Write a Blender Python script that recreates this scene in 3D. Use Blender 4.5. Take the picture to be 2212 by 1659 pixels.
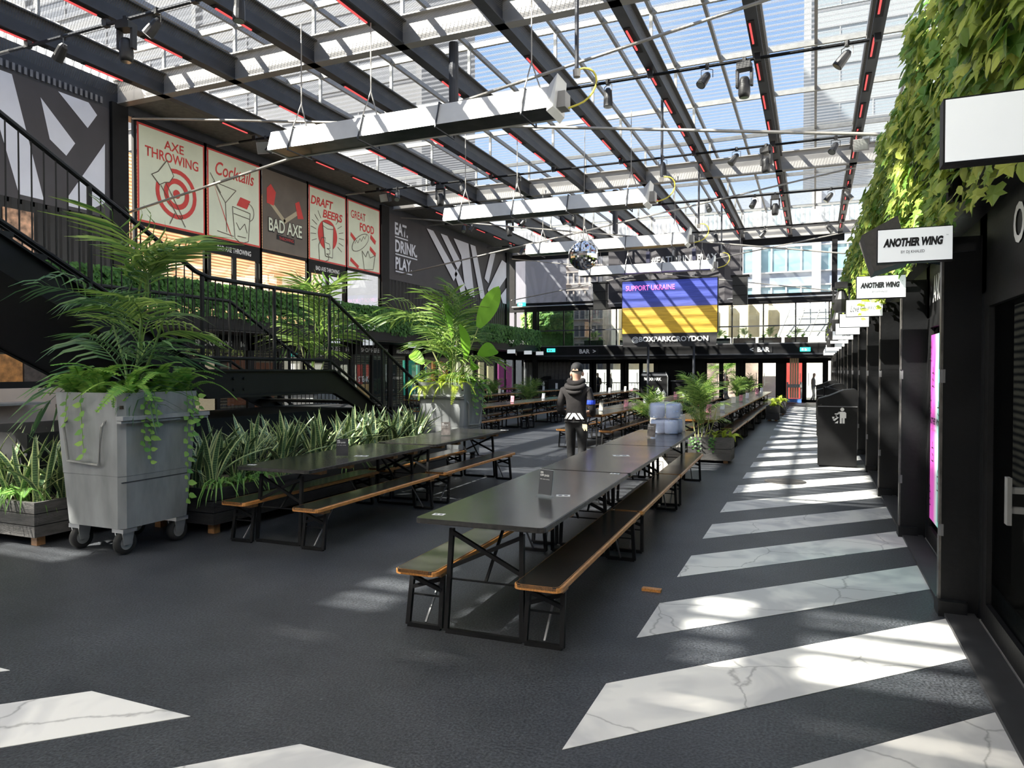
import bpy, bmesh, math, random
from mathutils import Vector, Matrix
random.seed(7)
for _o in list(bpy.data.objects): bpy.data.objects.remove(_o)
scene = bpy.context.scene
COL = scene.collection
R = math.radians
# ------------------------------------------------------------------ camera, sky, sun, exposure
cam_d = bpy.data.cameras.new('camera'); cam = bpy.data.objects.new('camera', cam_d); COL.objects.link(cam)
cam_d.sensor_width = 36.0; cam_d.lens = 1540.0 / 2212.0 * 36.0; cam_d.clip_end = 600
cam.location = (0, 0, 1.62); cam.rotation_euler = (R(90 - 1.06), 0, R(22.975))
scene.camera = cam
vs = scene.view_settings
vs.view_transform = 'Standard'; vs.look = 'None'; vs.gamma = 1.0; vs.use_curve_mapping = False; vs.exposure = 2.05
SUN_DIR = Vector((1.0, 0.8, -1.27)).normalized()
sun_d = bpy.data.lights.new('sun', 'SUN'); sun = bpy.data.objects.new('sun', sun_d); COL.objects.link(sun)
sun_d.energy = 7.8; sun_d.angle = R(0.6); sun_d.color = (1.0, 0.93, 0.80)
sun.rotation_euler = SUN_DIR.to_track_quat('-Z', 'Y').to_euler(); sun.location = (-20, -10, 30)
world = bpy.data.worlds.new('sky'); scene.world = world; world.use_nodes = True
wn = world.node_tree.nodes; wl = world.node_tree.links; wn.clear()
w_out = wn.new('ShaderNodeOutputWorld'); w_bg = wn.new('ShaderNodeBackground'); w_tc = wn.new('ShaderNodeTexCoord')
w_sep = wn.new('ShaderNodeSeparateXYZ'); w_r = wn.new('ShaderNodeValToRGB')
w_n = wn.new('ShaderNodeTexNoise'); w_n.inputs['Scale'].default_value = 2.2; w_n.inputs['Detail'].default_value = 5
w_c = wn.new('ShaderNodeValToRGB'); w_mix = wn.new('ShaderNodeMixRGB')
wl.new(w_tc.outputs['Generated'], w_sep.inputs[0]); wl.new(w_sep.outputs['Z'], w_r.inputs[0])
wl.new(w_tc.outputs['Generated'], w_n.inputs['Vector']); wl.new(w_n.outputs['Fac'], w_c.inputs[0])
e = w_r.color_ramp.elements; e[0].position = 0.0; e[0].color = (1.75, 1.68, 1.56, 1); e[1].position = 0.8; e[1].color = (0.085, 0.155, 0.30, 1)
q_ = e.new(0.12); q_.color = (1.05, 1.05, 1.05, 1); q_ = e.new(0.24); q_.color = (0.16, 0.25, 0.38, 1); q_ = e.new(0.42); q_.color = (0.105, 0.185, 0.34, 1)
e = w_c.color_ramp.elements; e[0].position = 0.52; e[0].color = (0, 0, 0, 1); e[1].position = 0.75; e[1].color = (0.5, 0.5, 0.5, 1)
w_mix.inputs['Color2'].default_value = (0.30, 0.33, 0.37, 1)
wl.new(w_c.outputs['Color'], w_mix.inputs['Fac']); wl.new(w_r.outputs['Color'], w_mix.inputs['Color1'])
wl.new(w_mix.outputs['Color'], w_bg.inputs['Color']); w_bg.inputs['Strength'].default_value = 0.95
wl.new(w_bg.outputs[0], w_out.inputs[0])

# ------------------------------------------------------------------ materials
def nodes_of(m):
    m.use_nodes = True
    nt = m.node_tree
    return nt, nt.nodes, nt.links, nt.nodes['Principled BSDF']
def mat(name, col, rough=0.6, metal=0.0, vary=0.15, scale=6.0, bump=0.0, bscale=60.0, emit=None, estr=0.0, coat=0.0, stretch=None, spec=None):
    m = bpy.data.materials.new(name); nt, n, l, b = nodes_of(m)
    b.inputs['Roughness'].default_value = rough; b.inputs['Metallic'].default_value = metal
    if spec is not None: b.inputs['Specular IOR Level'].default_value = spec
    b.inputs['Base Color'].default_value = (*col, 1)
    if coat: b.inputs['Coat Weight'].default_value = coat; b.inputs['Coat Roughness'].default_value = 0.15
    if vary > 0 or bump > 0:
        tc = n.new('ShaderNodeTexCoord'); src = tc.outputs['Object']
        if stretch:
            mp = n.new('ShaderNodeMapping'); mp.inputs['Scale'].default_value = stretch; l.new(src, mp.inputs[0]); src = mp.outputs[0]
    if vary > 0:
        nz = n.new('ShaderNodeTexNoise'); nz.inputs['Scale'].default_value = scale; nz.inputs['Detail'].default_value = 6
        l.new(src, nz.inputs['Vector'])
        rp = n.new('ShaderNodeValToRGB'); k = vary
        rp.color_ramp.elements[0].position = 0.3; rp.color_ramp.elements[1].position = 0.7
        rp.color_ramp.elements[0].color = (*[max(0, c * (1 - k)) for c in col], 1)
        rp.color_ramp.elements[1].color = (*[min(1, c * (1 + k)) for c in col], 1)
        l.new(nz.outputs['Fac'], rp.inputs[0]); l.new(rp.outputs[0], b.inputs['Base Color'])
    if bump > 0:
        nb = n.new('ShaderNodeTexNoise'); nb.inputs['Scale'].default_value = bscale; nb.inputs['Detail'].default_value = 3
        l.new(src, nb.inputs['Vector'])
        bp = n.new('ShaderNodeBump'); bp.inputs['Strength'].default_value = bump; bp.inputs['Distance'].default_value = 0.01
        l.new(nb.outputs['Fac'], bp.inputs['Height']); l.new(bp.outputs[0], b.inputs['Normal'])
    if emit:
        b.inputs['Emission Color'].default_value = (*emit, 1); b.inputs['Emission Strength'].default_value = estr
    return m
def leaf_mat(name, c1, c2, trans=0.35, rough=0.45, gloss=0.4):
    m = bpy.data.materials.new(name); nt, n, l, b = nodes_of(m)
    g = n.new('ShaderNodeNewGeometry'); oi = n.new('ShaderNodeObjectInfo'); ad = n.new('ShaderNodeMath'); ad.operation = 'ADD'
    fr = n.new('ShaderNodeMath'); fr.operation = 'FRACT'
    l.new(g.outputs['Random Per Island'], ad.inputs[0]); l.new(oi.outputs['Random'], ad.inputs[1]); l.new(ad.outputs[0], fr.inputs[0])
    rp = n.new('ShaderNodeValToRGB'); rp.color_ramp.elements[0].color = (*c1, 1); rp.color_ramp.elements[1].color = (*c2, 1)
    l.new(fr.outputs[0], rp.inputs[0]); l.new(rp.outputs[0], b.inputs['Base Color'])
    b.inputs['Roughness'].default_value = rough; b.inputs['Specular IOR Level'].default_value = gloss
    t = n.new('ShaderNodeBsdfTranslucent'); l.new(rp.outputs[0], t.inputs['Color'])
    mx = n.new('ShaderNodeMixShader'); mx.inputs[0].default_value = trans
    out = [x for x in n if x.type == 'OUTPUT_MATERIAL'][0]
    l.new(b.outputs[0], mx.inputs[1]); l.new(t.outputs[0], mx.inputs[2]); l.new(mx.outputs[0], out.inputs[0])
    return m
def glass_mat(name, tint=(0.9, 0.95, 0.95), refl=0.12, rough=0.02, body=None, bodyfac=0.0):
    # see-through pane: transparent with a fresnel-free constant share of mirror and (optionally) of milky body colour
    m = bpy.data.materials.new(name); nt, n, l, b = nodes_of(m)
    out = [x for x in n if x.type == 'OUTPUT_MATERIAL'][0]
    tr = n.new('ShaderNodeBsdfTransparent'); tr.inputs[0].default_value = (*tint, 1)
    gl = n.new('ShaderNodeBsdfGlossy'); gl.inputs['Roughness'].default_value = rough
    mx = n.new('ShaderNodeMixShader'); mx.inputs[0].default_value = refl
    l.new(tr.outputs[0], mx.inputs[1]); l.new(gl.outputs[0], mx.inputs[2]); last = mx
    if body:
        b.inputs['Base Color'].default_value = (*body, 1); b.inputs['Roughness'].default_value = 0.6
        m2 = n.new('ShaderNodeMixShader'); m2.inputs[0].default_value = bodyfac
        l.new(mx.outputs[0], m2.inputs[1]); l.new(b.outputs[0], m2.inputs[2]); last = m2
    l.new(last.outputs[0], out.inputs[0])
    return m
MT = {}
MT['black'] = mat('black_paint', (0.006, 0.006, 0.0065), 0.55, 0, 0.35, 3, 0.15, 40, spec=0.25)
MT['black_wall'] = mat('black_container_paint', (0.007, 0.0073, 0.008), 0.4, 0, 0.4, 2.0, 0.2, 25, spec=0.3)
MT['black_matt'] = mat('black_matt', (0.008, 0.008, 0.009), 0.8, 0, 0.2)
MT['stair'] = mat('black_stair_steel', (0.005, 0.0052, 0.0052), 0.5, 0, 0.3, 4, 0.1, 50, spec=0.25)
MT['dark_steel'] = mat('slate_beam_paint', (0.040, 0.043, 0.052), 0.5, 0.2, 0.2, 3)
MT['grey_steel'] = mat('grey_beam_paint', (0.29, 0.28, 0.27), 0.5, 0.2, 0.12, 2)
MT['galv'] = mat('galvanised_strip', (0.29, 0.29, 0.28), 0.45, 0.4, 0.15, 9)
MT['rod'] = mat('rod_steel', (0.38, 0.36, 0.33), 0.45, 0.5, 0.1)
MT['soffit'] = mat('soffit_deck', (0.13, 0.125, 0.115), 0.7, 0, 0.25, 8, stretch=(1, 1, 1))
MT['charcoal'] = mat('charcoal_banner', (0.055, 0.051, 0.057), 0.6, 0, 0.1, 1.5, 0.1, 6)
MT['pale_print'] = mat('pale_lilac_print', (0.72, 0.74, 0.82), 0.6, 0, 0.04, 2)
MT['white'] = mat('white_print', (0.80, 0.80, 0.78), 0.55, 0, 0.05)
MT['white_sign'] = mat('white_sign_face', (0.72, 0.74, 0.75), 0.4, 0, 0.04, 2, emit=(0.8, 0.85, 0.88), estr=0.12)
MT['ink'] = mat('black_ink', (0.012, 0.012, 0.014), 0.6, 0, 0)
MT['grey_ink'] = mat('grey_ink', (0.10, 0.10, 0.11), 0.6, 0, 0)
MT['red'] = mat('poster_red', (0.68, 0.055, 0.045), 0.55, 0, 0.05)
MT['cream'] = mat('poster_cream', (0.80, 0.85, 0.67), 0.55, 0, 0.06, 1.5)
MT['sketch'] = mat('sketch_brown_line', (0.10, 0.075, 0.05), 0.6, 0, 0)
MT['tan'] = mat('logo_tan', (0.50, 0.43, 0.29), 0.6, 0, 0.05)
MT['led'] = mat('red_led', (0.8, 0.06, 0.07), 0.5, 0, 0, emit=(1.0, 0.13, 0.13), estr=0.18)
MT['heater'] = mat('white_heater_sheet', (0.62, 0.62, 0.60), 0.35, 0.15, 0.06, 3)
MT['heater_in'] = mat('heater_reflector', (0.34, 0.35, 0.36), 0.25, 0.8, 0.25, 5)
MT['yellow_cable'] = mat('yellow_cable', (0.70, 0.60, 0.08), 0.5, 0, 0.05)
MT['wood_edge'] = mat('varnished_wood_edge', (0.50, 0.22, 0.06), 0.4, 0, 0.35, 14, stretch=(8, 1, 8))
MT['wood_block'] = mat('wood_block', (0.26, 0.13, 0.05), 0.55, 0, 0.3, 20)
MT['planter_wood'] = mat('charred_planter_board', (0.060, 0.057, 0.055), 0.6, 0, 0.45, 7, 0.5, 30, stretch=(1, 1, 6))
MT['black_wood'] = mat('black_planter_board', (0.016, 0.016, 0.017), 0.55, 0, 0.4, 7, 0.5, 30, stretch=(1, 1, 6))
MT['soil'] = mat('soil', (0.05, 0.035, 0.022), 0.95, 0, 0.4, 30, 0.8, 40)
MT['gravel'] = mat('pale_gravel', (0.20, 0.16, 0.11), 0.95, 0, 0.4, 40, 0.8, 60)
MT['plywood'] = mat('plywood', (0.72, 0.55, 0.33), 0.6, 0, 0.12, 4, stretch=(1, 1, 0.1))
MT['cardboard'] = mat('white_carton', (0.70, 0.66, 0.60), 0.75, 0, 0.06)
MT['blue_roll'] = mat('blue_tissue', (0.36, 0.46, 0.72), 0.8, 0, 0.18, 9, 0.5, 20)
MT['film'] = glass_mat('shrink_film', (1, 1, 1), 0.10, 0.2, (0.85, 0.88, 0.95), 0.22)
MT['acrylic'] = glass_mat('acrylic', (0.97, 0.98, 0.98), 0.06, 0.03)
MT['pane'] = glass_mat('window_pane', (0.86, 0.90, 0.90), 0.10, 0.01)
MT['pane_dark'] = glass_mat('tinted_pane', (0.45, 0.49, 0.50), 0.13, 0.01)
MT['rubber'] = mat('rubber', (0.015, 0.015, 0.015), 0.8, 0, 0.1)
MT['chrome'] = mat('zinc_plate', (0.55, 0.56, 0.57), 0.3, 0.8, 0.1)
MT['mat_grey_metal'] = mat('mid_grey_metal', (0.20, 0.20, 0.21), 0.45, 0.5, 0.1)
MT['teal'] = mat('exit_sign_teal', (0.02, 0.42, 0.36), 0.5, 0, 0, emit=(0.05, 0.75, 0.62), estr=0.5)
MT['blue'] = mat('blue_band', (0.02, 0.06, 0.62), 0.6, 0, 0.05)
MT['skin'] = mat('skin', (0.45, 0.25, 0.18), 0.5, 0, 0.06, 20)
MT['hair'] = mat('grey_hair', (0.30, 0.26, 0.22), 0.8, 0, 0.2, 60)
MT['hoodie'] = mat('charcoal_cotton', (0.015, 0.0125, 0.013), 0.9, 0, 0.2, 12, 0.4, 25)
MT['jeans'] = mat('black_denim', (0.009, 0.009, 0.010), 0.85, 0, 0.3, 15, 0.4, 30)
MT['warm_room'] = None
# green plants
MT['palm'] = leaf_mat('palm_green', (0.07, 0.17, 0.03), (0.30, 0.42, 0.09), 0.4, 0.4, 0.5)
MT['palm_dark'] = leaf_mat('palm_blue_green', (0.035, 0.10, 0.05), (0.15, 0.28, 0.09), 0.35, 0.4, 0.6)
MT['fern'] = leaf_mat('fern_green', (0.10, 0.28, 0.05), (0.30, 0.48, 0.09), 0.4)
MT['fern_yellow'] = leaf_mat('fern_yellow_green', (0.32, 0.45, 0.04), (0.55, 0.62, 0.08), 0.45)
MT['ivy'] = leaf_mat('ivy_green', (0.09, 0.24, 0.04), (0.56, 0.62, 0.13), 0.42)
MT['ivy_dark'] = leaf_mat('ivy_deep_green', (0.03, 0.11, 0.02), (0.11, 0.27, 0.05), 0.35)
MT['banana'] = leaf_mat('bird_of_paradise_green', (0.20, 0.46, 0.04), (0.30, 0.58, 0.06), 0.5)
MT['grass'] = leaf_mat('strappy_grass_green', (0.12, 0.30, 0.06), (0.32, 0.52, 0.14), 0.4)
MT['stem'] = mat('green_stem', (0.12, 0.20, 0.05), 0.6, 0, 0.2)
MT['stem_pale'] = mat('pale_stem', (0.36, 0.38, 0.16), 0.6, 0, 0.2)
def snake_mat():
    m = bpy.data.materials.new('snake_leaf'); nt, n, l, b = nodes_of(m)
    at = n.new('ShaderNodeAttribute'); at.attribute_name = 'edge'
    tc = n.new('ShaderNodeTexCoord'); w = n.new('ShaderNodeTexWave'); w.wave_type = 'BANDS'; w.bands_direction = 'Z'
    w.inputs['Scale'].default_value = 9; w.inputs['Distortion'].default_value = 6; w.inputs['Detail'].default_value = 2
    l.new(tc.outputs['Object'], w.inputs['Vector'])
    r1 = n.new('ShaderNodeValToRGB'); r1.color_ramp.elements[0].color = (0.030, 0.075, 0.030, 1); r1.color_ramp.elements[1].color = (0.13, 0.22, 0.10, 1)
    l.new(w.outputs['Fac'], r1.inputs[0])
    r2 = n.new('ShaderNodeValToRGB'); r2.color_ramp.interpolation = 'CONSTANT'; r2.color_ramp.elements[0].color = (0, 0, 0, 1); r2.color_ramp.elements[1].position = 0.62; r2.color_ramp.elements[1].color = (1, 1, 1, 1)
    l.new(at.outputs['Fac'], r2.inputs[0])
    mx = n.new('ShaderNodeMixRGB'); mx.inputs['Color2'].default_value = (0.50, 0.56, 0.25, 1)
    l.new(r2.outputs[0], mx.inputs[0]); l.new(r1.outputs[0], mx.inputs[1]); l.new(mx.outputs[0], b.inputs['Base Color'])
    b.inputs['Roughness'].default_value = 0.4
    return m
MT['snake'] = snake_mat()
def asphalt():
    m = bpy.data.materials.new('asphalt'); nt, n, l, b = nodes_of(m)
    tc = n.new('ShaderNodeTexCoord')
    a = n.new('ShaderNodeTexNoise'); a.inputs['Scale'].default_value = 1.1; a.inputs['Detail'].default_value = 7; a.inputs['Roughness'].default_value = 0.65
    s = n.new('ShaderNodeTexNoise'); s.inputs['Scale'].default_value = 75; s.inputs['Detail'].default_value = 5
    v = n.new('ShaderNodeTexVoronoi'); v.inputs['Scale'].default_value = 5.5
    for x in (a, s, v): l.new(tc.outputs['Object'], x.inputs['Vector'])
    r = n.new('ShaderNodeValToRGB'); r.color_ramp.elements[0].position = 0.3; r.color_ramp.elements[0].color = (0.018, 0.020, 0.024, 1); r.color_ramp.elements[1].position = 0.72; r.color_ramp.elements[1].color = (0.052, 0.056, 0.063, 1)
    l.new(a.outputs['Fac'], r.inputs[0])
    r2 = n.new('ShaderNodeValToRGB'); r2.color_ramp.elements[0].position = 0.38; r2.color_ramp.elements[0].color = (0.42, 0.42, 0.42, 1); r2.color_ramp.elements[1].position = 0.68; r2.color_ramp.elements[1].color = (1.9, 1.9, 1.9, 1)
    l.new(s.outputs['Fac'], r2.inputs[0])
    mu = n.new('ShaderNodeMixRGB'); mu.blend_type = 'MULTIPLY'; mu.inputs[0].default_value = 1.0
    l.new(r.outputs[0], mu.inputs[1]); l.new(r2.outputs[0], mu.inputs[2])
    # rare pale chewing-gum specks
    r3 = n.new('ShaderNodeValToRGB'); r3.color_ramp.elements[0].position = 0.0; r3.color_ramp.elements[0].color = (1, 1, 1, 1); r3.color_ramp.elements[1].position = 0.055; r3.color_ramp.elements[1].color = (0, 0, 0, 1)
    l.new(v.outputs['Distance'], r3.inputs[0])
    wn_ = n.new('ShaderNodeMath'); wn_.operation = 'GREATER_THAN'; wn_.inputs[1].default_value = 0.72
    sp = n.new('ShaderNodeSeparateColor'); l.new(v.outputs['Color'], sp.inputs[0]); l.new(sp.outputs[0], wn_.inputs[0])
    mm = n.new('ShaderNodeMath'); mm.operation = 'MULTIPLY'; l.new(r3.outputs[0], mm.inputs[0]); l.new(wn_.outputs[0], mm.inputs[1])
    mx = n.new('ShaderNodeMixRGB'); mx.inputs['Color2'].default_value = (0.20, 0.20, 0.21, 1); l.new(mm.outputs[0], mx.inputs[0]); l.new(mu.outputs[0], mx.inputs[1])
    l.new(mx.outputs[0], b.inputs['Base Color']); b.inputs['Roughness'].default_value = 0.47; b.inputs['Specular IOR Level'].default_value = 0.5
    bp = n.new('ShaderNodeBump'); bp.inputs['Strength'].default_value = 0.55; bp.inputs['Distance'].default_value = 0.006
    l.new(s.outputs['Fac'], bp.inputs['Height']); l.new(bp.outputs[0], b.inputs['Normal'])
    return m
MT['asphalt'] = asphalt()
def worn_paint():
    m = bpy.data.materials.new('worn_white_paint'); nt, n, l, b = nodes_of(m)
    tc = n.new('ShaderNodeTexCoord')
    a = n.new('ShaderNodeTexNoise'); a.inputs['Scale'].default_value = 1.6; a.inputs['Detail'].default_value = 3; a.inputs['Distortion'].default_value = 1.2
    c = n.new('ShaderNodeTexVoronoi'); c.feature = 'DISTANCE_TO_EDGE'; c.inputs['Scale'].default_value = 1.3
    d = n.new('ShaderNodeTexNoise'); d.inputs['Scale'].default_value = 5; d.inputs['Detail'].default_value = 4
    l.new(tc.outputs['Object'], a.inputs['Vector']); l.new(tc.outputs['Object'], d.inputs['Vector'])
    mv = n.new('ShaderNodeMixRGB'); mv.inputs[0].default_value = 0.12; l.new(tc.outputs['Object'], mv.inputs[1]); l.new(d.outputs['Color'], mv.inputs[2]); l.new(mv.outputs[0], c.inputs['Vector'])
    r = n.new('ShaderNodeValToRGB'); r.color_ramp.elements[0].position = 0.40; r.color_ramp.elements[0].color = (0.50, 0.50, 0.50, 1); r.color_ramp.elements[1].position = 0.56; r.color_ramp.elements[1].color = (0.72, 0.71, 0.68, 1)
    l.new(a.outputs['Fac'], r.inputs[0])
    r2 = n.new('ShaderNodeValToRGB'); r2.color_ramp.elements[0].position = 0.0; r2.color_ramp.elements[0].color = (0.55, 0.55, 0.55, 1); r2.color_ramp.elements[1].position = 0.010; r2.color_ramp.elements[1].color = (1, 1, 1, 1)
    l.new(c.outputs['Distance'], r2.inputs[0])
    mu = n.new('ShaderNodeMixRGB'); mu.blend_type = 'MULTIPLY'; mu.inputs[0].default_value = 1.0
    l.new(r.outputs[0], mu.inputs[1]); l.new(r2.outputs[0], mu.inputs[2]); l.new(mu.outputs[0], b.inputs['Base Color'])
    b.inputs['Roughness'].default_value = 0.5
    return m
MT['paint'] = worn_paint()
def tabletop_mat():
    m = bpy.data.materials.new('black_varnished_board'); nt, n, l, b = nodes_of(m)
    tc = n.new('ShaderNodeTexCoord'); a = n.new('ShaderNodeTexNoise'); a.inputs['Scale'].default_value = 2.2; a.inputs['Detail'].default_value = 5
    v = n.new('ShaderNodeTexVoronoi'); v.inputs['Scale'].default_value = 6; l.new(tc.outputs['Object'], a.inputs['Vector']); l.new(tc.outputs['Object'], v.inputs['Vector'])
    r = n.new('ShaderNodeValToRGB'); r.color_ramp.elements[0].color = (0.012, 0.012, 0.012, 1); r.color_ramp.elements[1].color = (0.030, 0.028, 0.025, 1)
    l.new(a.outputs['Fac'], r.inputs[0])
    r3 = n.new('ShaderNodeValToRGB'); r3.color_ramp.elements[0].color = (1, 1, 1, 1); r3.color_ramp.elements[1].position = 0.05; r3.color_ramp.elements[1].color = (0, 0, 0, 1)
    l.new(v.outputs['Distance'], r3.inputs[0])
    sp = n.new('ShaderNodeSeparateColor'); l.new(v.outputs['Color'], sp.inputs[0]); gt = n.new('ShaderNodeMath'); gt.operation = 'GREATER_THAN'; gt.inputs[1].default_value = 0.82; l.new(sp.outputs[0], gt.inputs[0])
    mm = n.new('ShaderNodeMath'); mm.operation = 'MULTIPLY'; l.new(r3.outputs[0], mm.inputs[0]); l.new(gt.outputs[0], mm.inputs[1])
    mx = n.new('ShaderNodeMixRGB'); mx.inputs['Color2'].default_value = (0.42, 0.36, 0.26, 1); l.new(mm.outputs[0], mx.inputs[0]); l.new(r.outputs[0], mx.inputs[1])
    l.new(mx.outputs[0], b.inputs['Base Color'])
    rr = n.new('ShaderNodeMapRange'); rr.inputs['To Min'].default_value = 0.13; rr.inputs['To Max'].default_value = 0.30; l.new(a.outputs['Fac'], rr.inputs[0]); l.new(rr.outputs[0], b.inputs['Roughness'])
    b.inputs['Specular IOR Level'].default_value = 1.0
    return m
MT['board'] = tabletop_mat()
MT['galv_bin'] = mat('galvanised_bin_sheet', (0.24, 0.25, 0.255), 0.5, 0.2, 0.22, 3.0, 0.12, 12, stretch=(2.5, 2.5, 0.7))
def roof_sheet():
    m = bpy.data.materials.new('ribbed_polycarbonate'); nt, n, l, b = nodes_of(m); out = [x for x in n if x.type == 'OUTPUT_MATERIAL'][0]
    tc = n.new('ShaderNodeTexCoord'); w = n.new('ShaderNodeTexWave'); w.wave_type = 'BANDS'; w.bands_direction = 'Y'; w.inputs['Scale'].default_value = 1.12
    l.new(tc.outputs['Object'], w.inputs['Vector'])
    nz = n.new('ShaderNodeTexNoise'); nz.inputs['Scale'].default_value = 0.8; l.new(tc.outputs['Object'], nz.inputs['Vector'])
    r = n.new('ShaderNodeValToRGB'); e = r.color_ramp.elements; e[0].position = 0.55; e[0].color = (0.06, 0.06, 0.06, 1); e[1].position = 0.85; e[1].color = (0.46, 0.46, 0.46, 1)
    l.new(w.outputs['Fac'], r.inputs[0])
    tr = n.new('ShaderNodeBsdfTransparent'); tr.inputs[0].default_value = (0.93, 0.95, 0.97, 1)
    di = n.new('ShaderNodeBsdfDiffuse'); di.inputs[0].default_value = (0.30, 0.31, 0.33, 1)
    tl = n.new('ShaderNodeBsdfTranslucent'); tl.inputs[0].default_value = (0.30, 0.31, 0.33, 1)
    m1 = n.new('ShaderNodeMixShader'); m1.inputs[0].default_value = 0.5; l.new(di.outputs[0], m1.inputs[1]); l.new(tl.outputs[0], m1.inputs[2])
    m2 = n.new('ShaderNodeMixShader'); l.new(r.outputs[0], m2.inputs[0]); l.new(tr.outputs[0], m2.inputs[1]); l.new(m1.outputs[0], m2.inputs[2])
    l.new(m2.outputs[0], out.inputs[0])
    return m
MT['sheet'] = roof_sheet()
def gable_sheet():
    m = bpy.data.materials.new('white_ribbed_gable_sheet'); nt, n, l, b = nodes_of(m); out = [x for x in n if x.type == 'OUTPUT_MATERIAL'][0]
    tr = n.new('ShaderNodeBsdfTransparent'); tl = n.new('ShaderNodeBsdfTranslucent'); tl.inputs[0].default_value = (0.85, 0.86, 0.86, 1)
    b.inputs['Base Color'].default_value = (0.7, 0.7, 0.7, 1)
    m1 = n.new('ShaderNodeMixShader'); m1.inputs[0].default_value = 0.55; l.new(b.outputs[0], m1.inputs[1]); l.new(tl.outputs[0], m1.inputs[2])
    m2 = n.new('ShaderNodeMixShader'); m2.inputs[0].default_value = 0.8; l.new(tr.outputs[0], m2.inputs[1]); l.new(m1.outputs[0], m2.inputs[2]); l.new(m2.outputs[0], out.inputs[0])
    return m
MT['gable'] = gable_sheet()
def sun_diffuser():  # invented translucent sheet: stops direct sun and glows softly overhead
    m = bpy.data.materials.new('white_sun_diffuser'); nt, n, l, b = nodes_of(m); out = [x for x in n if x.type == 'OUTPUT_MATERIAL'][0]
    tl = n.new('ShaderNodeBsdfTranslucent'); tl.inputs[0].default_value = (0.86, 0.85, 0.82, 1); b.inputs['Base Color'].default_value = (0.8, 0.8, 0.78, 1); b.inputs['Roughness'].default_value = 0.7
    mx = n.new('ShaderNodeMixShader'); mx.inputs[0].default_value = 0.72; l.new(b.outputs[0], mx.inputs[1]); l.new(tl.outputs[0], mx.inputs[2]); l.new(mx.outputs[0], out.inputs[0]); return m
MT['sun_diffuser'] = sun_diffuser()
def mesh_mat():
    m = bpy.data.materials.new('expanded_metal_mesh'); nt, n, l, b = nodes_of(m); out = [x for x in n if x.type == 'OUTPUT_MATERIAL'][0]
    tc = n.new('ShaderNodeTexCoord'); vals = []
    for ang in (30, -30):
        mp = n.new('ShaderNodeMapping'); mp.inputs['Rotation'].default_value = (0, 0, R(ang)); l.new(tc.outputs['Object'], mp.inputs[0])
        w = n.new('ShaderNodeTexWave'); w.bands_direction = 'Y'; w.inputs['Scale'].default_value = 7.0; l.new(mp.outputs[0], w.inputs['Vector']); vals.append(w)
    mxm = n.new('ShaderNodeMath'); mxm.operation = 'MAXIMUM'; l.new(vals[0].outputs['Fac'], mxm.inputs[0]); l.new(vals[1].outputs['Fac'], mxm.inputs[1])
    gt = n.new('ShaderNodeMath'); gt.operation = 'GREATER_THAN'; gt.inputs[1].default_value = 0.973; l.new(mxm.outputs[0], gt.inputs[0])
    tr = n.new('ShaderNodeBsdfTransparent'); b.inputs['Base Color'].default_value = (0.42, 0.37, 0.29, 1); b.inputs['Roughness'].default_value = 0.6
    mx = n.new('ShaderNodeMixShader'); l.new(gt.outputs[0], mx.inputs[0]); l.new(tr.outputs[0], mx.inputs[1]); l.new(b.outputs[0], mx.inputs[2]); l.new(mx.outputs[0], out.inputs[0])
    return m
MT['mesh'] = mesh_mat()
def room_mat(name, base, dark, estr):
    # lit shop interior seen behind glass: planked timber with the lamp light put in as its own glow
    m = bpy.data.materials.new(name); nt, n, l, b = nodes_of(m)
    tc = n.new('ShaderNodeTexCoord'); w = n.new('ShaderNodeTexWave'); w.bands_direction = 'Z'; w.inputs['Scale'].default_value = 3; w.inputs['Distortion'].default_value = 0.6
    nz = n.new('ShaderNodeTexNoise'); nz.inputs['Scale'].default_value = 1.3; l.new(tc.outputs['Object'], w.inputs['Vector']); l.new(tc.outputs['Object'], nz.inputs['Vector'])
    ad = n.new('ShaderNodeMath'); ad.operation = 'MULTIPLY'; l.new(w.outputs['Fac'], ad.inputs[0]); l.new(nz.outputs['Fac'], ad.inputs[1])
    r = n.new('ShaderNodeValToRGB'); r.color_ramp.elements[0].color = (*dark, 1); r.color_ramp.elements[1].position = 0.5; r.color_ramp.elements[1].color = (*base, 1)
    l.new(ad.outputs[0], r.inputs[0]); l.new(r.outputs[0], b.inputs['Base Color']); l.new(r.outputs[0], b.inputs['Emission Color']); b.inputs['Emission Strength'].default_value = estr
    return m
MT['warm_room'] = room_mat('warm_timber_room', (0.85, 0.62, 0.32), (0.30, 0.17, 0.07), 0.5)
MT['shop_room'] = room_mat('dim_shop_room', (0.20, 0.17, 0.13), (0.02, 0.02, 0.022), 0.18)

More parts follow.
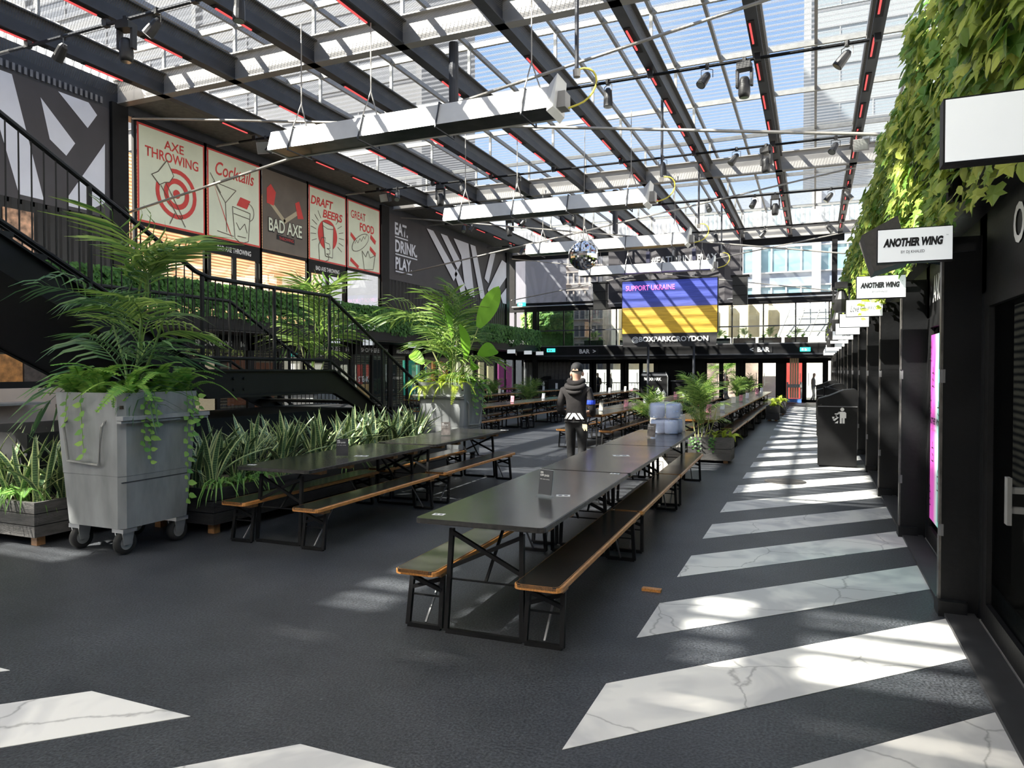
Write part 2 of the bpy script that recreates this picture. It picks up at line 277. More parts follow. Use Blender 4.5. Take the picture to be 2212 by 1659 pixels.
# ------------------------------------------------------------------ mesh building helpers
class MB:
    def __init__(s): s.v = []; s.f = []
    def face(s, pts):
        i = len(s.v); s.v += [tuple(p) for p in pts]; s.f.append(tuple(range(i, i + len(pts)))); return s
    def box(s, a, b):
        x0, y0, z0 = a; x1, y1, z1 = b; i = len(s.v)
        s.v += [(x0, y0, z0), (x1, y0, z0), (x1, y1, z0), (x0, y1, z0), (x0, y0, z1), (x1, y0, z1), (x1, y1, z1), (x0, y1, z1)]
        s.f += [(i, i + 3, i + 2, i + 1), (i + 4, i + 5, i + 6, i + 7), (i, i + 1, i + 5, i + 4), (i + 1, i + 2, i + 6, i + 5), (i + 2, i + 3, i + 7, i + 6), (i + 3, i, i + 4, i + 7)]
        return s
    def hexa(s, p):
        i = len(s.v); s.v += [tuple(q) for q in p]
        s.f += [(i, i + 3, i + 2, i + 1), (i + 4, i + 5, i + 6, i + 7), (i, i + 1, i + 5, i + 4), (i + 1, i + 2, i + 6, i + 5), (i + 2, i + 3, i + 7, i + 6), (i + 3, i, i + 4, i + 7)]
        return s
    def tube(s, pts, r, n=6, cap=True, radii=None):
        pts = [Vector(p) for p in pts]; rings = []
        for k, p in enumerate(pts):
            d = (pts[min(k + 1, len(pts) - 1)] - pts[max(k - 1, 0)])
            if d.length < 1e-9: d = Vector((0, 0, 1))
            d.normalize(); up = Vector((0, 0, 1)) if abs(d.z) < 0.95 else Vector((1, 0, 0))
            a = d.cross(up).normalized(); b = a.cross(d); rr = radii[k] if radii else r; i = len(s.v)
            off = math.pi / n
            for j in range(n):
                t = 2 * math.pi * j / n + off; s.v.append(tuple(p + (a * math.cos(t) + b * math.sin(t)) * rr))
            rings.append(i)
        for k in range(len(rings) - 1):
            for j in range(n):
                s.f.append((rings[k] + j, rings[k] + (j + 1) % n, rings[k + 1] + (j + 1) % n, rings[k + 1] + j))
        if cap:
            s.f.append(tuple(rings[0] + j for j in reversed(range(n)))); s.f.append(tuple(rings[-1] + j for j in range(n)))
        return s
    def bar(s, a, b, w, h=None):
        return s.tube([a, b], (w if h is None else (w + h) / 2) * 0.7071, 4)
    def prism(s, poly, z0, z1):     # polygon (x,y) extruded in z
        i = len(s.v); n = len(poly)
        s.v += [(x, y, z0) for x, y in poly] + [(x, y, z1) for x, y in poly]
        s.f.append(tuple(i + j for j in reversed(range(n)))); s.f.append(tuple(i + n + j for j in range(n)))
        for j in range(n): s.f.append((i + j, i + (j + 1) % n, i + n + (j + 1) % n, i + n + j))
        return s
    def lathe(s, prof, c=(0, 0, 0), n=16, axis='z'):
        i0 = len(s.v)
        for r, h in prof:
            for j in range(n):
                t = 2 * math.pi * j / n; a, b = r * math.cos(t), r * math.sin(t)
                p = (a, b, h) if axis == 'z' else ((h, a, b) if axis == 'x' else (a, h, b))
                s.v.append((p[0] + c[0], p[1] + c[1], p[2] + c[2]))
        for k in range(len(prof) - 1):
            for j in range(n):
                s.f.append((i0 + k * n + j, i0 + k * n + (j + 1) % n, i0 + (k + 1) * n + (j + 1) % n, i0 + (k + 1) * n + j))
        return s
    def add(s, o, M=None):
        i = len(s.v)
        s.v += [tuple(M @ Vector(p)) for p in o.v] if M else o.v
        s.f += [tuple(i + k for k in f) for f in o.f]; return s
    def mesh(s, name, m, smooth=False):
        me = bpy.data.meshes.new(name); me.from_pydata(s.v, [], s.f); me.update()
        if m: me.materials.append(m)
        if smooth:
            for p in me.polygons: p.use_smooth = True
        return me
    def build(s, name, m, parent=None, smooth=False, **k):
        o = bpy.data.objects.new(name, s.mesh(name, m, smooth)); COL.objects.link(o)
        if parent: o.parent = parent
        for a, b in k.items(): o[a] = b
        return o
def link_mesh(name, me, parent=None, M=None, **k):
    o = bpy.data.objects.new(name, me); COL.objects.link(o)
    if parent: o.parent = parent
    if M is not None: o.matrix_local = M
    for a, b in k.items(): o[a] = b
    return o
def tag(o, label, cat, group=None):
    o['label'] = label; o['category'] = cat
    if group: o['group'] = group
    return o
def thing(name, loc, label, cat, group=None, rz=0):
    o = bpy.data.objects.new(name, None); COL.objects.link(o); o.location = loc; o.rotation_euler = (0, 0, rz); o.empty_display_size = 0.1
    return tag(o, label, cat, group)
def struct(name, mb, m, parent=None, **k):
    o = mb.build(name, m, parent, **k)
    if not parent: o['kind'] = 'structure'
    return o
def sgroup(name, label=None):
    o = bpy.data.objects.new(name, None); COL.objects.link(o); o['kind'] = 'structure'; o.empty_display_size = 0.1
    if label: o['label'] = label
    return o
def dup(root, loc, label=None, rz=None, parent=None):
    c = root.copy(); COL.objects.link(c)
    if loc is not None: c.location = loc
    if rz is not None: c.rotation_euler = (0, 0, rz)
    if label: c['label'] = label
    if parent: c.parent = parent
    for ch in root.children:
        d = ch.copy(); COL.objects.link(d); d.parent = c
        for g in ch.children:
            h = g.copy(); COL.objects.link(h); h.parent = d
    return c
ORD = ['nearest', 'second', 'third', 'fourth', 'fifth', 'sixth', 'seventh', 'eighth', 'ninth', 'tenth', 'eleventh', 'twelfth', 'thirteenth', 'fourteenth', 'fifteenth']
def text(body, parent, m, org, u, v, w=None, h=0.2, bold=0.0, shear=0.0, align='C', depth=0.0, name='lettering', lift=0.0):
    """flat lettering scaled to width w and height h; org = centre (align C) or lower-left (align L) of the text"""
    cu = bpy.data.curves.new('t', 'FONT'); cu.body = body; cu.size = 1.0; cu.resolution_u = 3; cu.offset = bold; cu.shear = shear; cu.space_line = 0.85
    t = bpy.data.objects.new('t', cu); COL.objects.link(t)
    dg = bpy.context.evaluated_depsgraph_get(); me = bpy.data.meshes.new_from_object(t.evaluated_get(dg)); bpy.data.objects.remove(t)
    xs = [p.co.x for p in me.vertices]; ys = [p.co.y for p in me.vertices]
    x0, x1, y0, y1 = min(xs), max(xs), min(ys), max(ys); sy = h / (y1 - y0); sx = w / (x1 - x0) if w else sy
    u = Vector(u).normalized(); v = Vector(v).normalized(); nn = u.cross(v); org = Vector(org)
    for p in me.vertices:
        if align == 'C': a, b = (p.co.x - (x0 + x1) / 2) * sx, (p.co.y - (y0 + y1) / 2) * sy
        else: a, b = (p.co.x - x0) * sx, (p.co.y - y0) * sy
        p.co = org + u * a + v * b + nn * lift
    me.materials.clear(); me.materials.append(m)
    o = bpy.data.objects.new(name, me); COL.objects.link(o)
    if parent: o.parent = parent
    return o
class Board:
    """2-D drawing frame on a flat face: origin lower-left, u right, v up, normal out"""
    def __init__(s, parent, org, u, v, lift=0.006):
        s.p = parent; s.o = Vector(org); s.u = Vector(u).normalized(); s.v = Vector(v).normalized(); s.n = s.u.cross(s.v); s.k = 1; s.lift = lift
    def at(s, a, b): return s.o + s.u * a + s.v * b + s.n * s.lift * s.k
    def poly(s, name, polys, m):
        mb = MB()
        for pl in polys: mb.face([s.at(a, b) for a, b in pl])
        s.k += 1
        return mb.build(name, m, s.p)
    def line(s, name, lines, m, w=0.02):
        polys = []
        for ln in lines:
            for (a, b), (c, d) in zip(ln[:-1], ln[1:]):
                L = math.hypot(c - a, d - b) or 1e-6; px, py = -(d - b) / L * w / 2, (c - a) / L * w / 2
                polys.append([(a - px, b - py), (c - px, d - py), (c + px, d + py), (a + px, b + py)])
        return s.poly(name, polys, m)
    def text(s, body, a, b, w, h, m, **k):
        o = text(body, s.p, m, s.at(a, b), s.u, s.v, w, h, **k); s.k += 1; return o
def ring(cx, cy, r0, r1, n=24, sx=1.0, a0=0, a1=360):
    out = []
    for i in range(n):
        t0, t1 = R(a0 + (a1 - a0) * i / n), R(a0 + (a1 - a0) * (i + 1) / n)
        out.append([(cx + sx * r0 * math.cos(t0), cy + r0 * math.sin(t0)), (cx + sx * r1 * math.cos(t0), cy + r1 * math.sin(t0)), (cx + sx * r1 * math.cos(t1), cy + r1 * math.sin(t1)), (cx + sx * r0 * math.cos(t1), cy + r0 * math.sin(t1))])
    return out
def disc(cx, cy, r, n=20, sx=1.0): return [[(cx + sx * r * math.cos(2 * math.pi * i / n), cy + r * math.sin(2 * math.pi * i / n)) for i in range(n)]]
# ================================================================== STRUCTURE
XL, XR, YB, YD = -16.15, 0.78, 38.2, 40.0          # left wall, right wall, balcony front, door line
ZB, ZT, ZS = 8.28, 8.80, 9.66                        # roof beam bottom / top, roof sheet
floor = struct('floor', MB().box((-20, -8, -0.2), (8, 47, 0)), MT['asphalt'])
floor['label'] = 'dark asphalt hall floor with white painted chevron stripes'
def stripe(poly):
    MB().prism(poly, 0.0005, 0.003).build('painted_stripe', MT['paint'], floor)
for k in range(-2, 12):
    y0 = 2.86 + 1.385 * k; p = [(-0.98, y0), (0.80, y0 + 1.80), (0.80, y0 + 2.50), (-0.98, y0 + 0.70)]
    if y0 < 0.8: p = [(0.80 - (y0 + 1.80 - 0.9) if y0 + 1.8 < 2.7 else -0.98, 0.9)] + p[1:3] + [(-0.98, y0 + 0.70)]
    if y0 + 2.5 > 19.6:
        yc = 19.6; q = []
        for (x, y) in p: q.append((x, y) if y <= yc else (x - (y - yc), yc))
        p = q
    stripe(p)
for k in range(11):
    y0 = 20.75 + 1.33 * k; stripe([(-1.02, y0), (0.80, y0 - 1.82 if k else y0 - 1.2), (0.80, y0 - 1.15), (-1.02, y0 + 0.66)])
for k in range(5):
    xu, xl = -2.04 - 1.31 * k, -1.37 - 1.31 * k; d = 2.2
    stripe([(xu - d, 2.46 - d), (xl - d, 2.46 - d), (xl, 2.46), (xu, 2.46)])
mh = tag(MB().lathe([(0.0, 0.012), (0.26, 0.012), (0.29, 0.004), (0.29, 0.0)], (-0.38, 11.12, 0.003), 28).build('manhole_cover', mat('cast_iron', (0.07, 0.065, 0.06), 0.6, 0.3, 0.5, 70, 0.8, 80)), 'round cast iron manhole cover in the striped walkway', 'manhole cover')
kerb = struct('trim_1', MB().box((0.80, -2, 0.0), (0.98, 40, 0.025)), mat('dark_threshold', (0.03, 0.03, 0.032), 0.5, 0, 0.2))
kerb['label'] = 'dark threshold strip along the shop units'

# ---- ceiling: beams, posts, purlins, LED strips, mesh, ribbed sheet
ceiling = sgroup('ceiling', 'translucent ribbed roof on slate steel beams with wire mesh')
def ibeam(mb, a, b, axis, z0, z1, fw=0.22, tf=0.03, tw=0.05):
    for (h0, h1, w) in ((z0, z0 + tf, fw), (z0 + tf, z1 - tf, tw), (z1 - tf, z1, fw)):
        if axis == 'x': mb.box((a[0], a[1] - w / 2, h0), (b, a[1] + w / 2, h1))
        else: mb.box((a[0] - w / 2, a[1], h0), (a[0] + w / 2, b, h1))
    return mb
BX = [3.34, 1.10, -1.14, -3.38, -5.62, -7.86, -10.10, -12.34, -14.58]
TY = [0.0, 12.76, 25.5, 38.2]
for y in TY[1:]:
    ibeam(MB(), (XL - 0.1, y), 4.6, 'x', ZB, ZT + 0.1, 0.24, 0.035, 0.06).build('cross_beam', MT['grey_steel'], ceiling)
led_me = MB().box((-0.035, 0, -0.025), (0.0, 0.9, 0)).mesh('led_strip', MT['led'])
slot_me = MB().box((-0.09, -0.08, -0.012), (0.04, 1.08, 0)).mesh('led_slot', MT['black_matt'])
for i, x in enumerate(BX):
    o = ibeam(MB(), (x, 1.2), 38.1, 'y', ZB, ZT, 0.22).build('rafter_beam', MT['dark_steel'], ceiling)
    if 0 < i:
        y = 2.0 + 0.37 * i % 1.0
        while y < 37.2:
            if not any(abs(y + 0.5 - t) < 0.75 for t in TY):
                link_mesh('led_slot', slot_me, o, Matrix.Translation((x, y, ZB - 0.001)))
                link_mesh('led_strip', led_me, o, Matrix.Translation((x - 0.03, y, ZB - 0.012)))
            y += 1.95
PY = [3.6, 6.65, 9.7, 12.76, 15.85, 18.9, 21.95, 25.5, 28.05, 31.1, 34.15, 37.2]
post_me = MB().box((-0.035, -0.03, ZT), (0.035, 0.03, ZS - 0.16)).mesh('roof_post', MT['galv'])
for x in BX[1:]:
    for y in PY: link_mesh('roof_post', post_me, ceiling, Matrix.Translation((x, y, 0)))
pur_me = MB().box((XL, -0.035, ZS - 0.16), (4.6, 0.035, ZS - 0.03)).mesh('purlin', MT['galv'])
for y in PY: link_mesh('purlin', pur_me, ceiling, Matrix.Translation((0, y, 0)))
raf_me = MB().box((-0.035, 0.5, ZS - 0.13), (0.035, 38.0, ZS - 0.015)).mesh('rafter', MT['mat_grey_metal'])
for x in BX:
    link_mesh('rafter', raf_me, ceiling, Matrix.Translation((x, 0, 0)))
    if x > -14: link_mesh('rafter', raf_me, ceiling, Matrix.Translation((x - 1.12, 0, 0)))
sheet_me = bpy.data.meshes.new('roof_sheet')
for j in range(len(PY)):
    y0 = 1.8 if j == 0 else PY[j - 1]; y1 = PY[j]
    if j == len(PY) - 1: y1 = 38.3
    MB().box((XL, y0 + 0.004, ZS), (4.6, y1 - 0.004, ZS + 0.012)).build('roof_sheet', MT['sheet'], ceiling)
for a, b in zip(BX[:-1], BX[1:]):
    MB().face([(b + 0.03, 1.6, 8.56), (a - 0.03, 1.6, 8.56), (a - 0.03, 38.0, 8.56), (b + 0.03, 38.0, 8.56)]).build('wire_mesh', MT['mesh'], ceiling)
MB().face([(XL, 1.6, 8.5), (-14.6, 1.6, 8.56), (-14.6, 12.6, 8.56), (XL, 12.6, 8.5)]).build('wire_mesh', MT['mesh'], ceiling)
def corr(mb, p0, p1, z0, z1, pitch=0.28, depth=0.036, out=Vector((0, -1, 0))):
    # trapezoid corrugated sheet between two floor points
    p0 = Vector((*p0, 0)); p1 = Vector((*p1, 0)); L = (p1 - p0).length; d = (p1 - p0) / L; n = max(1, int(round(L / pitch))); st = L / n; prof = []
    for k in range(n):
        for (t, h) in ((0.0, 0), (0.30, 0), (0.45, 1), (0.85, 1)): prof.append(((k + t) * st, h * depth))
    prof.append((L, 0)); q = [p0 + d * a + out * b for a, b in prof]
    for a, b in zip(q[:-1], q[1:]): mb.face([(a.x, a.y, z0), (b.x, b.y, z0), (b.x, b.y, z1), (a.x, a.y, z1)])
    return mb
corr(MB(), (XL, 38.25), (4.6, 38.25), ZT + 0.1, ZS, 0.22, 0.05).build('gable_sheet', MT['gable'], ceiling)
corr(MB(), (XL - 0.05, 1.8), (XL - 0.05, 38.2), ZT, ZS, 0.22, 0.05, Vector((1, 0, 0))).build('gable_sheet', MT['gable'], ceiling)
soff = MB()
soff.box((XL, 12.95, 8.40), (-14.75, 25.3, 8.43)); soff.box((XL, 25.7, 8.40), (-14.95, 38.0, 8.43))
soff.build('soffit_deck', MT['soffit'], ceiling)
# unseen blocker added behind the camera: shades the foreground, slots shape the sun patches
can = sgroup('sun_blocker', 'unseen sun blocker and diffuser added behind the viewpoint')
MB().box((-24, -12, 9.9), (8, -2.75, 9.93)).build('sun_blocker_deck', MT['sun_diffuser'], can)
MB().box((-24, -1.05, 9.9), (-9.6, 1.75, 9.93)).build('sun_blocker_deck', MT['sun_diffuser'], can)
MB().box((-9.6, -1.05, 9.9), (-6.2, 3.2, 9.93)).build('sun_blocker_deck', MT['sun_diffuser'], can)
MB().box((-6.2, -1.05, 9.9), (8, 1.2, 9.93)).build('sun_blocker_deck', MT['sun_diffuser'], can)
xs = [(-24, -14.8), (-13.7, -10.95), (-10.5, -9.95), (-9.62, -8.52), (-8.2, -7.85), (-7.0, 8)]
for a, b in xs: MB().box((a, -2.75, 9.9), (b, -1.05, 9.93)).build('sun_blocker_deck', MT['sun_diffuser'], can)
MB().box((-15.2, -2.75, 9.96), (-6.5, -1.05, 9.97)).build('sun_filter_sheet', MT['sheet'], can)  # sheet added over the slots to weaken the sun patches
for y in (-2.72, -2.35, -1.9, -1.5): MB().box((-15, y, 9.9), (-6.5, y + (0.3 if y < -2.5 else 0.10), 10.0)).build('sun_filter_bar', MT['dark_steel'], can)  # bars added to thin the sun coming through the slots

# ---- right wall: a row of black container shops
wall_r = sgroup('wall_right', 'row of black container shop units along the walkway')
UP = 2.43
ys = [0.64 + UP * k for k in range(-1, 17)]
leafm = MB()
for a, b in ((0.10, 0.52), (0.60, 1.54), (1.63, 2.50)): leafm.box((0.78, -0.03, a), (1.02, 0.03, b))
for z in (0.05, 0.56, 1.585): leafm.box((0.80, -0.03, z - 0.05), (1.02, 0.03, z + 0.05))
leaf_me = leafm.mesh('container_door_leaf', MT['black_wall'])
rim = MB()
for a, b in ((0.10, 0.52), (0.60, 1.54), (1.63, 2.50)): rim.box((0.772, -0.034, a), (0.786, 0.034, b))
rim_me = rim.mesh('worn_edge', mat('worn_edge_steel', (0.10, 0.095, 0.09), 0.4, 0.4, 0.5, 12))
hinge_me = MB().tube([(0.80, 0, 0.0), (0.80, 0, 0.16)], 0.03, 6).mesh('hinge_block', MT['mat_grey_metal'])
cast_me = MB().box((0.765, -0.09, 0.0), (0.93, 0.09, 0.10)).mesh('corner_casting', MT['black_wall'])
for y in ys:
    if y > 39.5 or y < -1: continue
    link_mesh('door_leaf', leaf_me, wall_r, Matrix.Translation((0, y, 0)))
    lf = wall_r.children[-1]
    link_mesh('worn_edge', rim_me, wall_r, Matrix.Translation((0, y, 0)))
    for z in (0.50, 1.50): link_mesh('hinge_block', hinge_me, wall_r, Matrix.Translation((0, y, z)))
    link_mesh('corner_casting', cast_me, wall_r, Matrix.Translation((0, y, 0)))
    MB().box((1.0, y - 0.16, 0), (1.15, y + 0.05, 2.9)).build('corner_post', MT['black_wall'], wall_r)
MB().box((1.0, -1.5, 2.12), (1.4, 40, 2.62)).build('fascia', MT['black'], wall_r)
MB().box((0.86, -1.5, 2.62), (1.4, 40, 2.95)).build('top_rail', MT['black_wall'], wall_r)
MB().box((1.02, -1.5, 0), (1.12, 40, 0.30)).build('bottom_rail', MT['black_wall'], wall_r)
MB().box((2.6, -1.5, 0), (2.7, 40, 2.95)).build('unit_back', MT['shop_room'], wall_r)
MB().box((1.4, -1.5, 2.90), (4.6, 40, 2.98)).build('upper_deck', MT['soffit'], wall_r)
# flat corrugated infill further along, glazed fronts near by
for j, y in enumerate(ys):
    if y + UP > 40: continue
    if y > 7.5:
        corr(MB(), (1.06, y + 0.1), (1.06, y + UP - 0.2), 0.05, 2.15, 0.27, 0.04, Vector((-1, 0, 0))).build('corrugated_front', MT['black_wall'], wall_r)
    else:
        fr = MB()
        for (a, b, z0, z1) in ((y + 0.08, y + 0.18, 0.0, 2.12), (y + UP - 0.30, y + UP - 0.18, 0.0, 2.12), (y + 0.18, y + UP - 0.3, 2.02, 2.12), (y + 0.18, y + UP - 0.3, 0.03, 0.17)):
            fr.box((0.99, a, z0), (1.06, b, z1))
        d = struct('door_%d' % (j + 1), fr, MT['black']); d['label'] = 'black framed glazed shop front'
        MB().box((1.02, y + 0.18, 0.17), (1.03, y + UP - 0.3, 2.02)).build('pane', MT['pane_dark'], d)
        MB().box((0.985, y + 0.05, 0.0), (1.0, y + UP - 0.15, 0.03)).build('threshold', MT['galv'], d)
        MB().box((1.0, y + 0.17, 0.17), (1.012, y + 0.195, 2.02)).build('glass_edge', mat('green_glass_edge', (0.30, 0.38, 0.38), 0.3, 0, 0.1), d)
        if j == 2:
            hb = MB().box((0.90, y + 1.20, 0.84), (0.92, y + 1.26, 1.08)); hb.box((0.92, y + 1.21, 0.90), (1.0, y + 1.25, 0.93)); hb.box((0.92, y + 1.21, 1.0), (1.0, y + 1.25, 1.03))
            hb.build('door_handle', MT['galv'], d)
fas = [c for c in wall_r.children if c.name.startswith('fascia')][0]
text('ORDER', fas, MT['white'], (0.994, 4.66, 2.30), (0, -1, 0), (0, 0, 1), 0.95, 0.22, bold=0.02, align='L')
text('ANOTHER', fas, MT['white'], (0.994, 7.52, 2.24), (0, -1, 0), (0, 0, 1), 0.95, 0.24, bold=0.03, shear=0.2, align='L')
text('WING', fas, MT['white'], (0.994, 6.45, 2.24), (0, -1, 0), (0, 0, 1), 0.6, 0.24, bold=0.03, shear=0.2, align='L')

# ---- left wall
wall_l = sgroup('wall_left', 'three stacked storeys of dark containers and glazed units')
MB().box((XL - 0.4, 0, 8.12), (XL, 38.2, ZT)).build('head_band', MT['dark_steel'], wall_l)
MB().box((XL - 0.05, 12.5, 0), (XL + 0.10, 12.95, 8.3)).build('corner_column', MT['black'], wall_l)
MB().box((XL - 0.05, 24.45, 2.95), (XL + 0.10, 25.0, 8.3)).build('corner_column', MT['black'], wall_l)
MB().box((XL - 0.05, 37.1, 2.95), (XL + 0.10, 37.5, 8.3)).build('corner_column', MT['black'], wall_l)
MB().box((XL - 0.3, 0.2, 5.3), (XL, 12.5, 8.12)).build('upper_container', MT['charcoal'], wall_l)
corr(MB(), (XL, 0.2), (XL, 12.5), 2.95, 5.4, 0.28, 0.04, Vector((1, 0, 0))).build('corrugated_side', MT['black_wall'], wall_l)
MB().box((XL - 0.3, 25.0, 5.35), (XL, 37.3, 8.12)).build('upper_container', MT['charcoal'], wall_l)
corr(MB(), (XL, 25.0), (XL, 37.3), 2.95, 5.4, 0.28, 0.04, Vector((1, 0, 0))).build('corrugated_side', MT['black_wall'], wall_l)
vent = MB()
for k in range(75): vent.box((XL, 2.6 + k * 0.13, 8.17), (XL + 0.05, 2.66 + k * 0.13, 8.33))
vent.build('vent_grille', MT['mat_grey_metal'], wall_l)
MB().box((XL - 3, 12.9, 2.9), (XL - 2.9, 24.5, 8.2)).build('lit_room_back', MT['warm_room'], wall_l)
MB().box((XL - 3, 12.9, 2.86), (XL, 24.5, 2.95)).build('upper_floor', MT['plywood'], wall_l)
# gallery deck on the left and its soffit
MB().box((XL, 0.5, 2.68), (-14.5, 38.2, 2.95)).build('gallery_deck', MT['black_wall'], wall_l)
MB().box((-14.52, 0.5, 2.72), (-14.44, 38.2, 3.05)).build('gallery_edge', MT['black'], wall_l)
# window units of the upper storey, one per poster bay
bays = [(13.2, 15.5), (15.5, 17.72), (17.72, 19.98), (19.98, 22.2), (22.2, 24.45)]
for j, (a, b) in enumerate(bays):
    m = MB()
    for (y0, y1, z0, z1) in ((a - 0.04, a + 0.05, 2.95, 8.15), (b - 0.05, b + 0.04, 2.95, 8.15), (a, b, 8.05, 8.15), (a, b, 5.40, 5.50)): m.box((XL - 0.06, y0, z0), (XL + 0.02, y1, z1))
    if j in (1, 3):
        m.box((XL - 0.05, a, 5.05), (XL + 0.01, b, 5.42)); mid = (a + b) / 2
        for (y0, y1, z0, z1) in ((a + 0.1, a + 0.2, 2.95, 5.05), (mid - 0.08, mid + 0.08, 2.95, 5.05), (b - 0.2, b - 0.1, 2.95, 5.05)): m.box((XL - 0.05, y0, z0), (XL + 0.01, y1, z1))
    w = struct('window_%d' % (j + 1), m, MT['black']); w['label'] = 'black framed upper storey shop window bay'
    MB().box((XL - 0.03, a + 0.05, 2.95), (XL - 0.02, b - 0.05, 5.4)).build('pane', MT['pane'], w)
    if j in (1, 3): text('BAD AXE THROWING', w, MT['white'], (XL + 0.018, (a + b) / 2, 5.24), (0, 1, 0), (0, 0, 1), 1.35, 0.15, bold=0.02)
# ground-floor shop units on the left
names = [('SMOKY BOYS', 16), ('', 15), ('POKE HOUSE', 14), ('SHOP HERE', 13), ('ARGENTINIAN GRILL', 12), ('', 11), ('', 10), ('', 9)]
for j in range(-4, 10):
    a = 14.6 + 2.65 * j; b = a + 2.65
    m = MB()
    for (y0, y1, z0, z1) in ((a - 0.14, a + 0.14, 0, 2.68), (a, b, 2.25, 2.68), ((a + b) / 2 - 0.06, (a + b) / 2 + 0.06, 0, 2.25), (a, b, 0, 0.12)): m.box((XL - 0.06, y0, z0), (XL + 0.03, y1, z1))
    w = struct('window_%d' % (j + 11), m, MT['black']); w['label'] = 'black framed ground floor food unit front'
    MB().box((XL - 0.03, a + 0.14, 0.12), (XL - 0.02, b - 0.1, 2.25)).build('pane', MT['pane_dark'], w)
    if 0 <= j < 8:
        nm, no = names[j]
        if nm: text(nm, w, MT['white'], (XL + 0.04, a + 1.15, 2.43), (0, 1, 0), (0, 0, 1), min(1.5, 0.14 * len(nm)), 0.17, bold=0.03)
        text(str(no), w, MT['white'], (XL + 0.04, b - 0.35, 2.43), (0, 1, 0), (0, 0, 1), None, 0.17, bold=0.03)
st_ = text('STEAK', wall_l, MT['white'], (XL - 0.005, 14.6 + 2.65 * 3 + 0.75, 1.30), (0, 1, 0), (0, 0, 1), 0.7, 0.22, bold=0.02)
MB().box((XL - 0.015, 14.6 + 2.65 * 3 + 0.35, 0.55), (XL - 0.005, 14.6 + 2.65 * 3 + 1.15, 1.10)).build('window_poster', mat('tan_poster', (0.50, 0.33, 0.12), 0.6, 0, 0.5, 3), wall_l)
MB().lathe([(0.0, 0.004), (0.12, 0.004)], (XL + 0.0, 14.6 + 2.65 * 0 + 1.9, 0.95), 16, 'x').build('round_sticker', mat('green_sticker', (0.02, 0.35, 0.16), 0.5, 0, 0), wall_l)
MB().box((XL + 0.045, 9.9, 4.25), (XL + 0.07, 10.55, 5.15)).build('food_picture_panel', mat('food_picture', (0.55, 0.30, 0.18), 0.5, 0, 0.9, 5), wall_l)
MB().box((XL - 2.5, 3, 0), (XL - 2.4, 41.5, 2.7)).build('shop_interior_back', MT['shop_room'], wall_l)
shopcols = [((0.75, 0.55, 0.36), 0.5), ((0.25, 0.10, 0.06), 0.2), ((0.72, 0.60, 0.45), 0.55), ((0.10, 0.09, 0.08), 0.15), ((0.06, 0.07, 0.07), 0.1), ((0.05, 0.30, 0.22), 0.45), ((0.40, 0.14, 0.05), 0.35), ((0.8, 0.7, 0.45), 0.6)]
shopcols += [((0.75, 0.62, 0.36), 0.4), ((0.35, 0.06, 0.22), 0.3)]
for j in range(10):
    a = 14.6 + 2.65 * j; c, es = shopcols[j]
    mm = mat('shop_panel_%d' % j, c, 0.6, 0, 0.35, 1.2, emit=c, estr=es)
    MB().box((XL - 1.2, a + 0.25, 0.5), (XL - 1.1, a + 1.2, 2.1)).build('lit_menu_panel', mm, wall_l)
    MB().box((XL - 1.25, a + 1.5, 0.3), (XL - 1.15, a + 2.35, 1.9)).build('lit_menu_panel', mm, wall_l)

# ---- back wall: door line under the gallery, glazed gallery, big upper windows
wall_b = sgroup('wall_back', 'black framed far end with glazed gallery and doors')
MB().box((-14.7, YB - 0.05, 2.27), (1.3, YB + 0.15, 2.98)).build('gallery_fascia', MT['black'], wall_b)
MB().box((-14.7, YB - 0.09, 2.42), (1.3, YB - 0.05, 2.50)).build('fascia_rib', MT['dark_steel'], wall_b)
MB().box((XL - 0.3, YB + 0.15, 2.27), (1.3, YD + 3, 2.95)).build('gallery_floor', MT['black'], wall_b)
MB().box((XL, YD - 0.05, 2.13), (1.1, YD + 0.1, 2.3)).build('door_header', MT['black'], wall_b)
for x in (-14.75,): MB().box((x - 0.12, YB - 0.1, 0), (x + 0.12, YB + 0.15, 5.4)).build('column', MT['black'], wall_b)
MB().box((0.75, YB - 0.1, 0), (1.0, YB + 0.15, 8.3)).build('column', MT['black'], wall_b)
corr(MB(), (-16.1, YD), (-13.2, YD), 0, 2.2, 0.25, 0.05).build('corrugated_panel', mat('grey_corrugated', (0.12, 0.12, 0.125), 0.4, 0.2, 0.2), wall_b)
MB().box((-8.1, YD, 0), (-5.6, YD + 0.1, 2.2)).build('bar_back_panel', MT['black_matt'], wall_b)
# ground-floor glazed door pairs
dj = 20
def doors(x0, x1, n=2, glass=True):
    global dj
    w = (x1 - x0) / n; m = MB(); fwid = 0.11
    m.box((x0 - 0.16, YD - 0.06, 0), (x0, YD + 0.06, 2.15)); m.box((x1, YD - 0.06, 0), (x1 + 0.16, YD + 0.06, 2.15))
    for i in range(n):
        a, b = x0 + i * w, x0 + (i + 1) * w
        m.box((a, YD - 0.03, 0), (a + fwid, YD + 0.03, 2.13)); m.box((b - fwid, YD - 0.03, 0), (b, YD + 0.03, 2.13)); m.box((a, YD - 0.03, 0), (b, YD + 0.03, 0.12)); m.box((a, YD - 0.03, 2.03), (b, YD + 0.03, 2.13))
    d = struct('door_%d' % dj, m, MT['black']); dj += 1; d['label'] = 'black framed glazed entrance doors at the far end'
    for i in range(n):
        a = x0 + i * w; MB().box((a + fwid, YD, 0.12), (a + w - fwid, YD + 0.01, 2.03)).build('pane', MT['pane'], d)
        hx = a + w - 0.2 if i % 2 == 0 else a + 0.2
        MB().tube([(hx, YD - 0.03, 0.85), (hx, YD - 0.09, 0.85), (hx, YD - 0.09, 1.5), (hx, YD - 0.03, 1.5)], 0.018, 6).build('pull_handle', MT['chrome'], d)
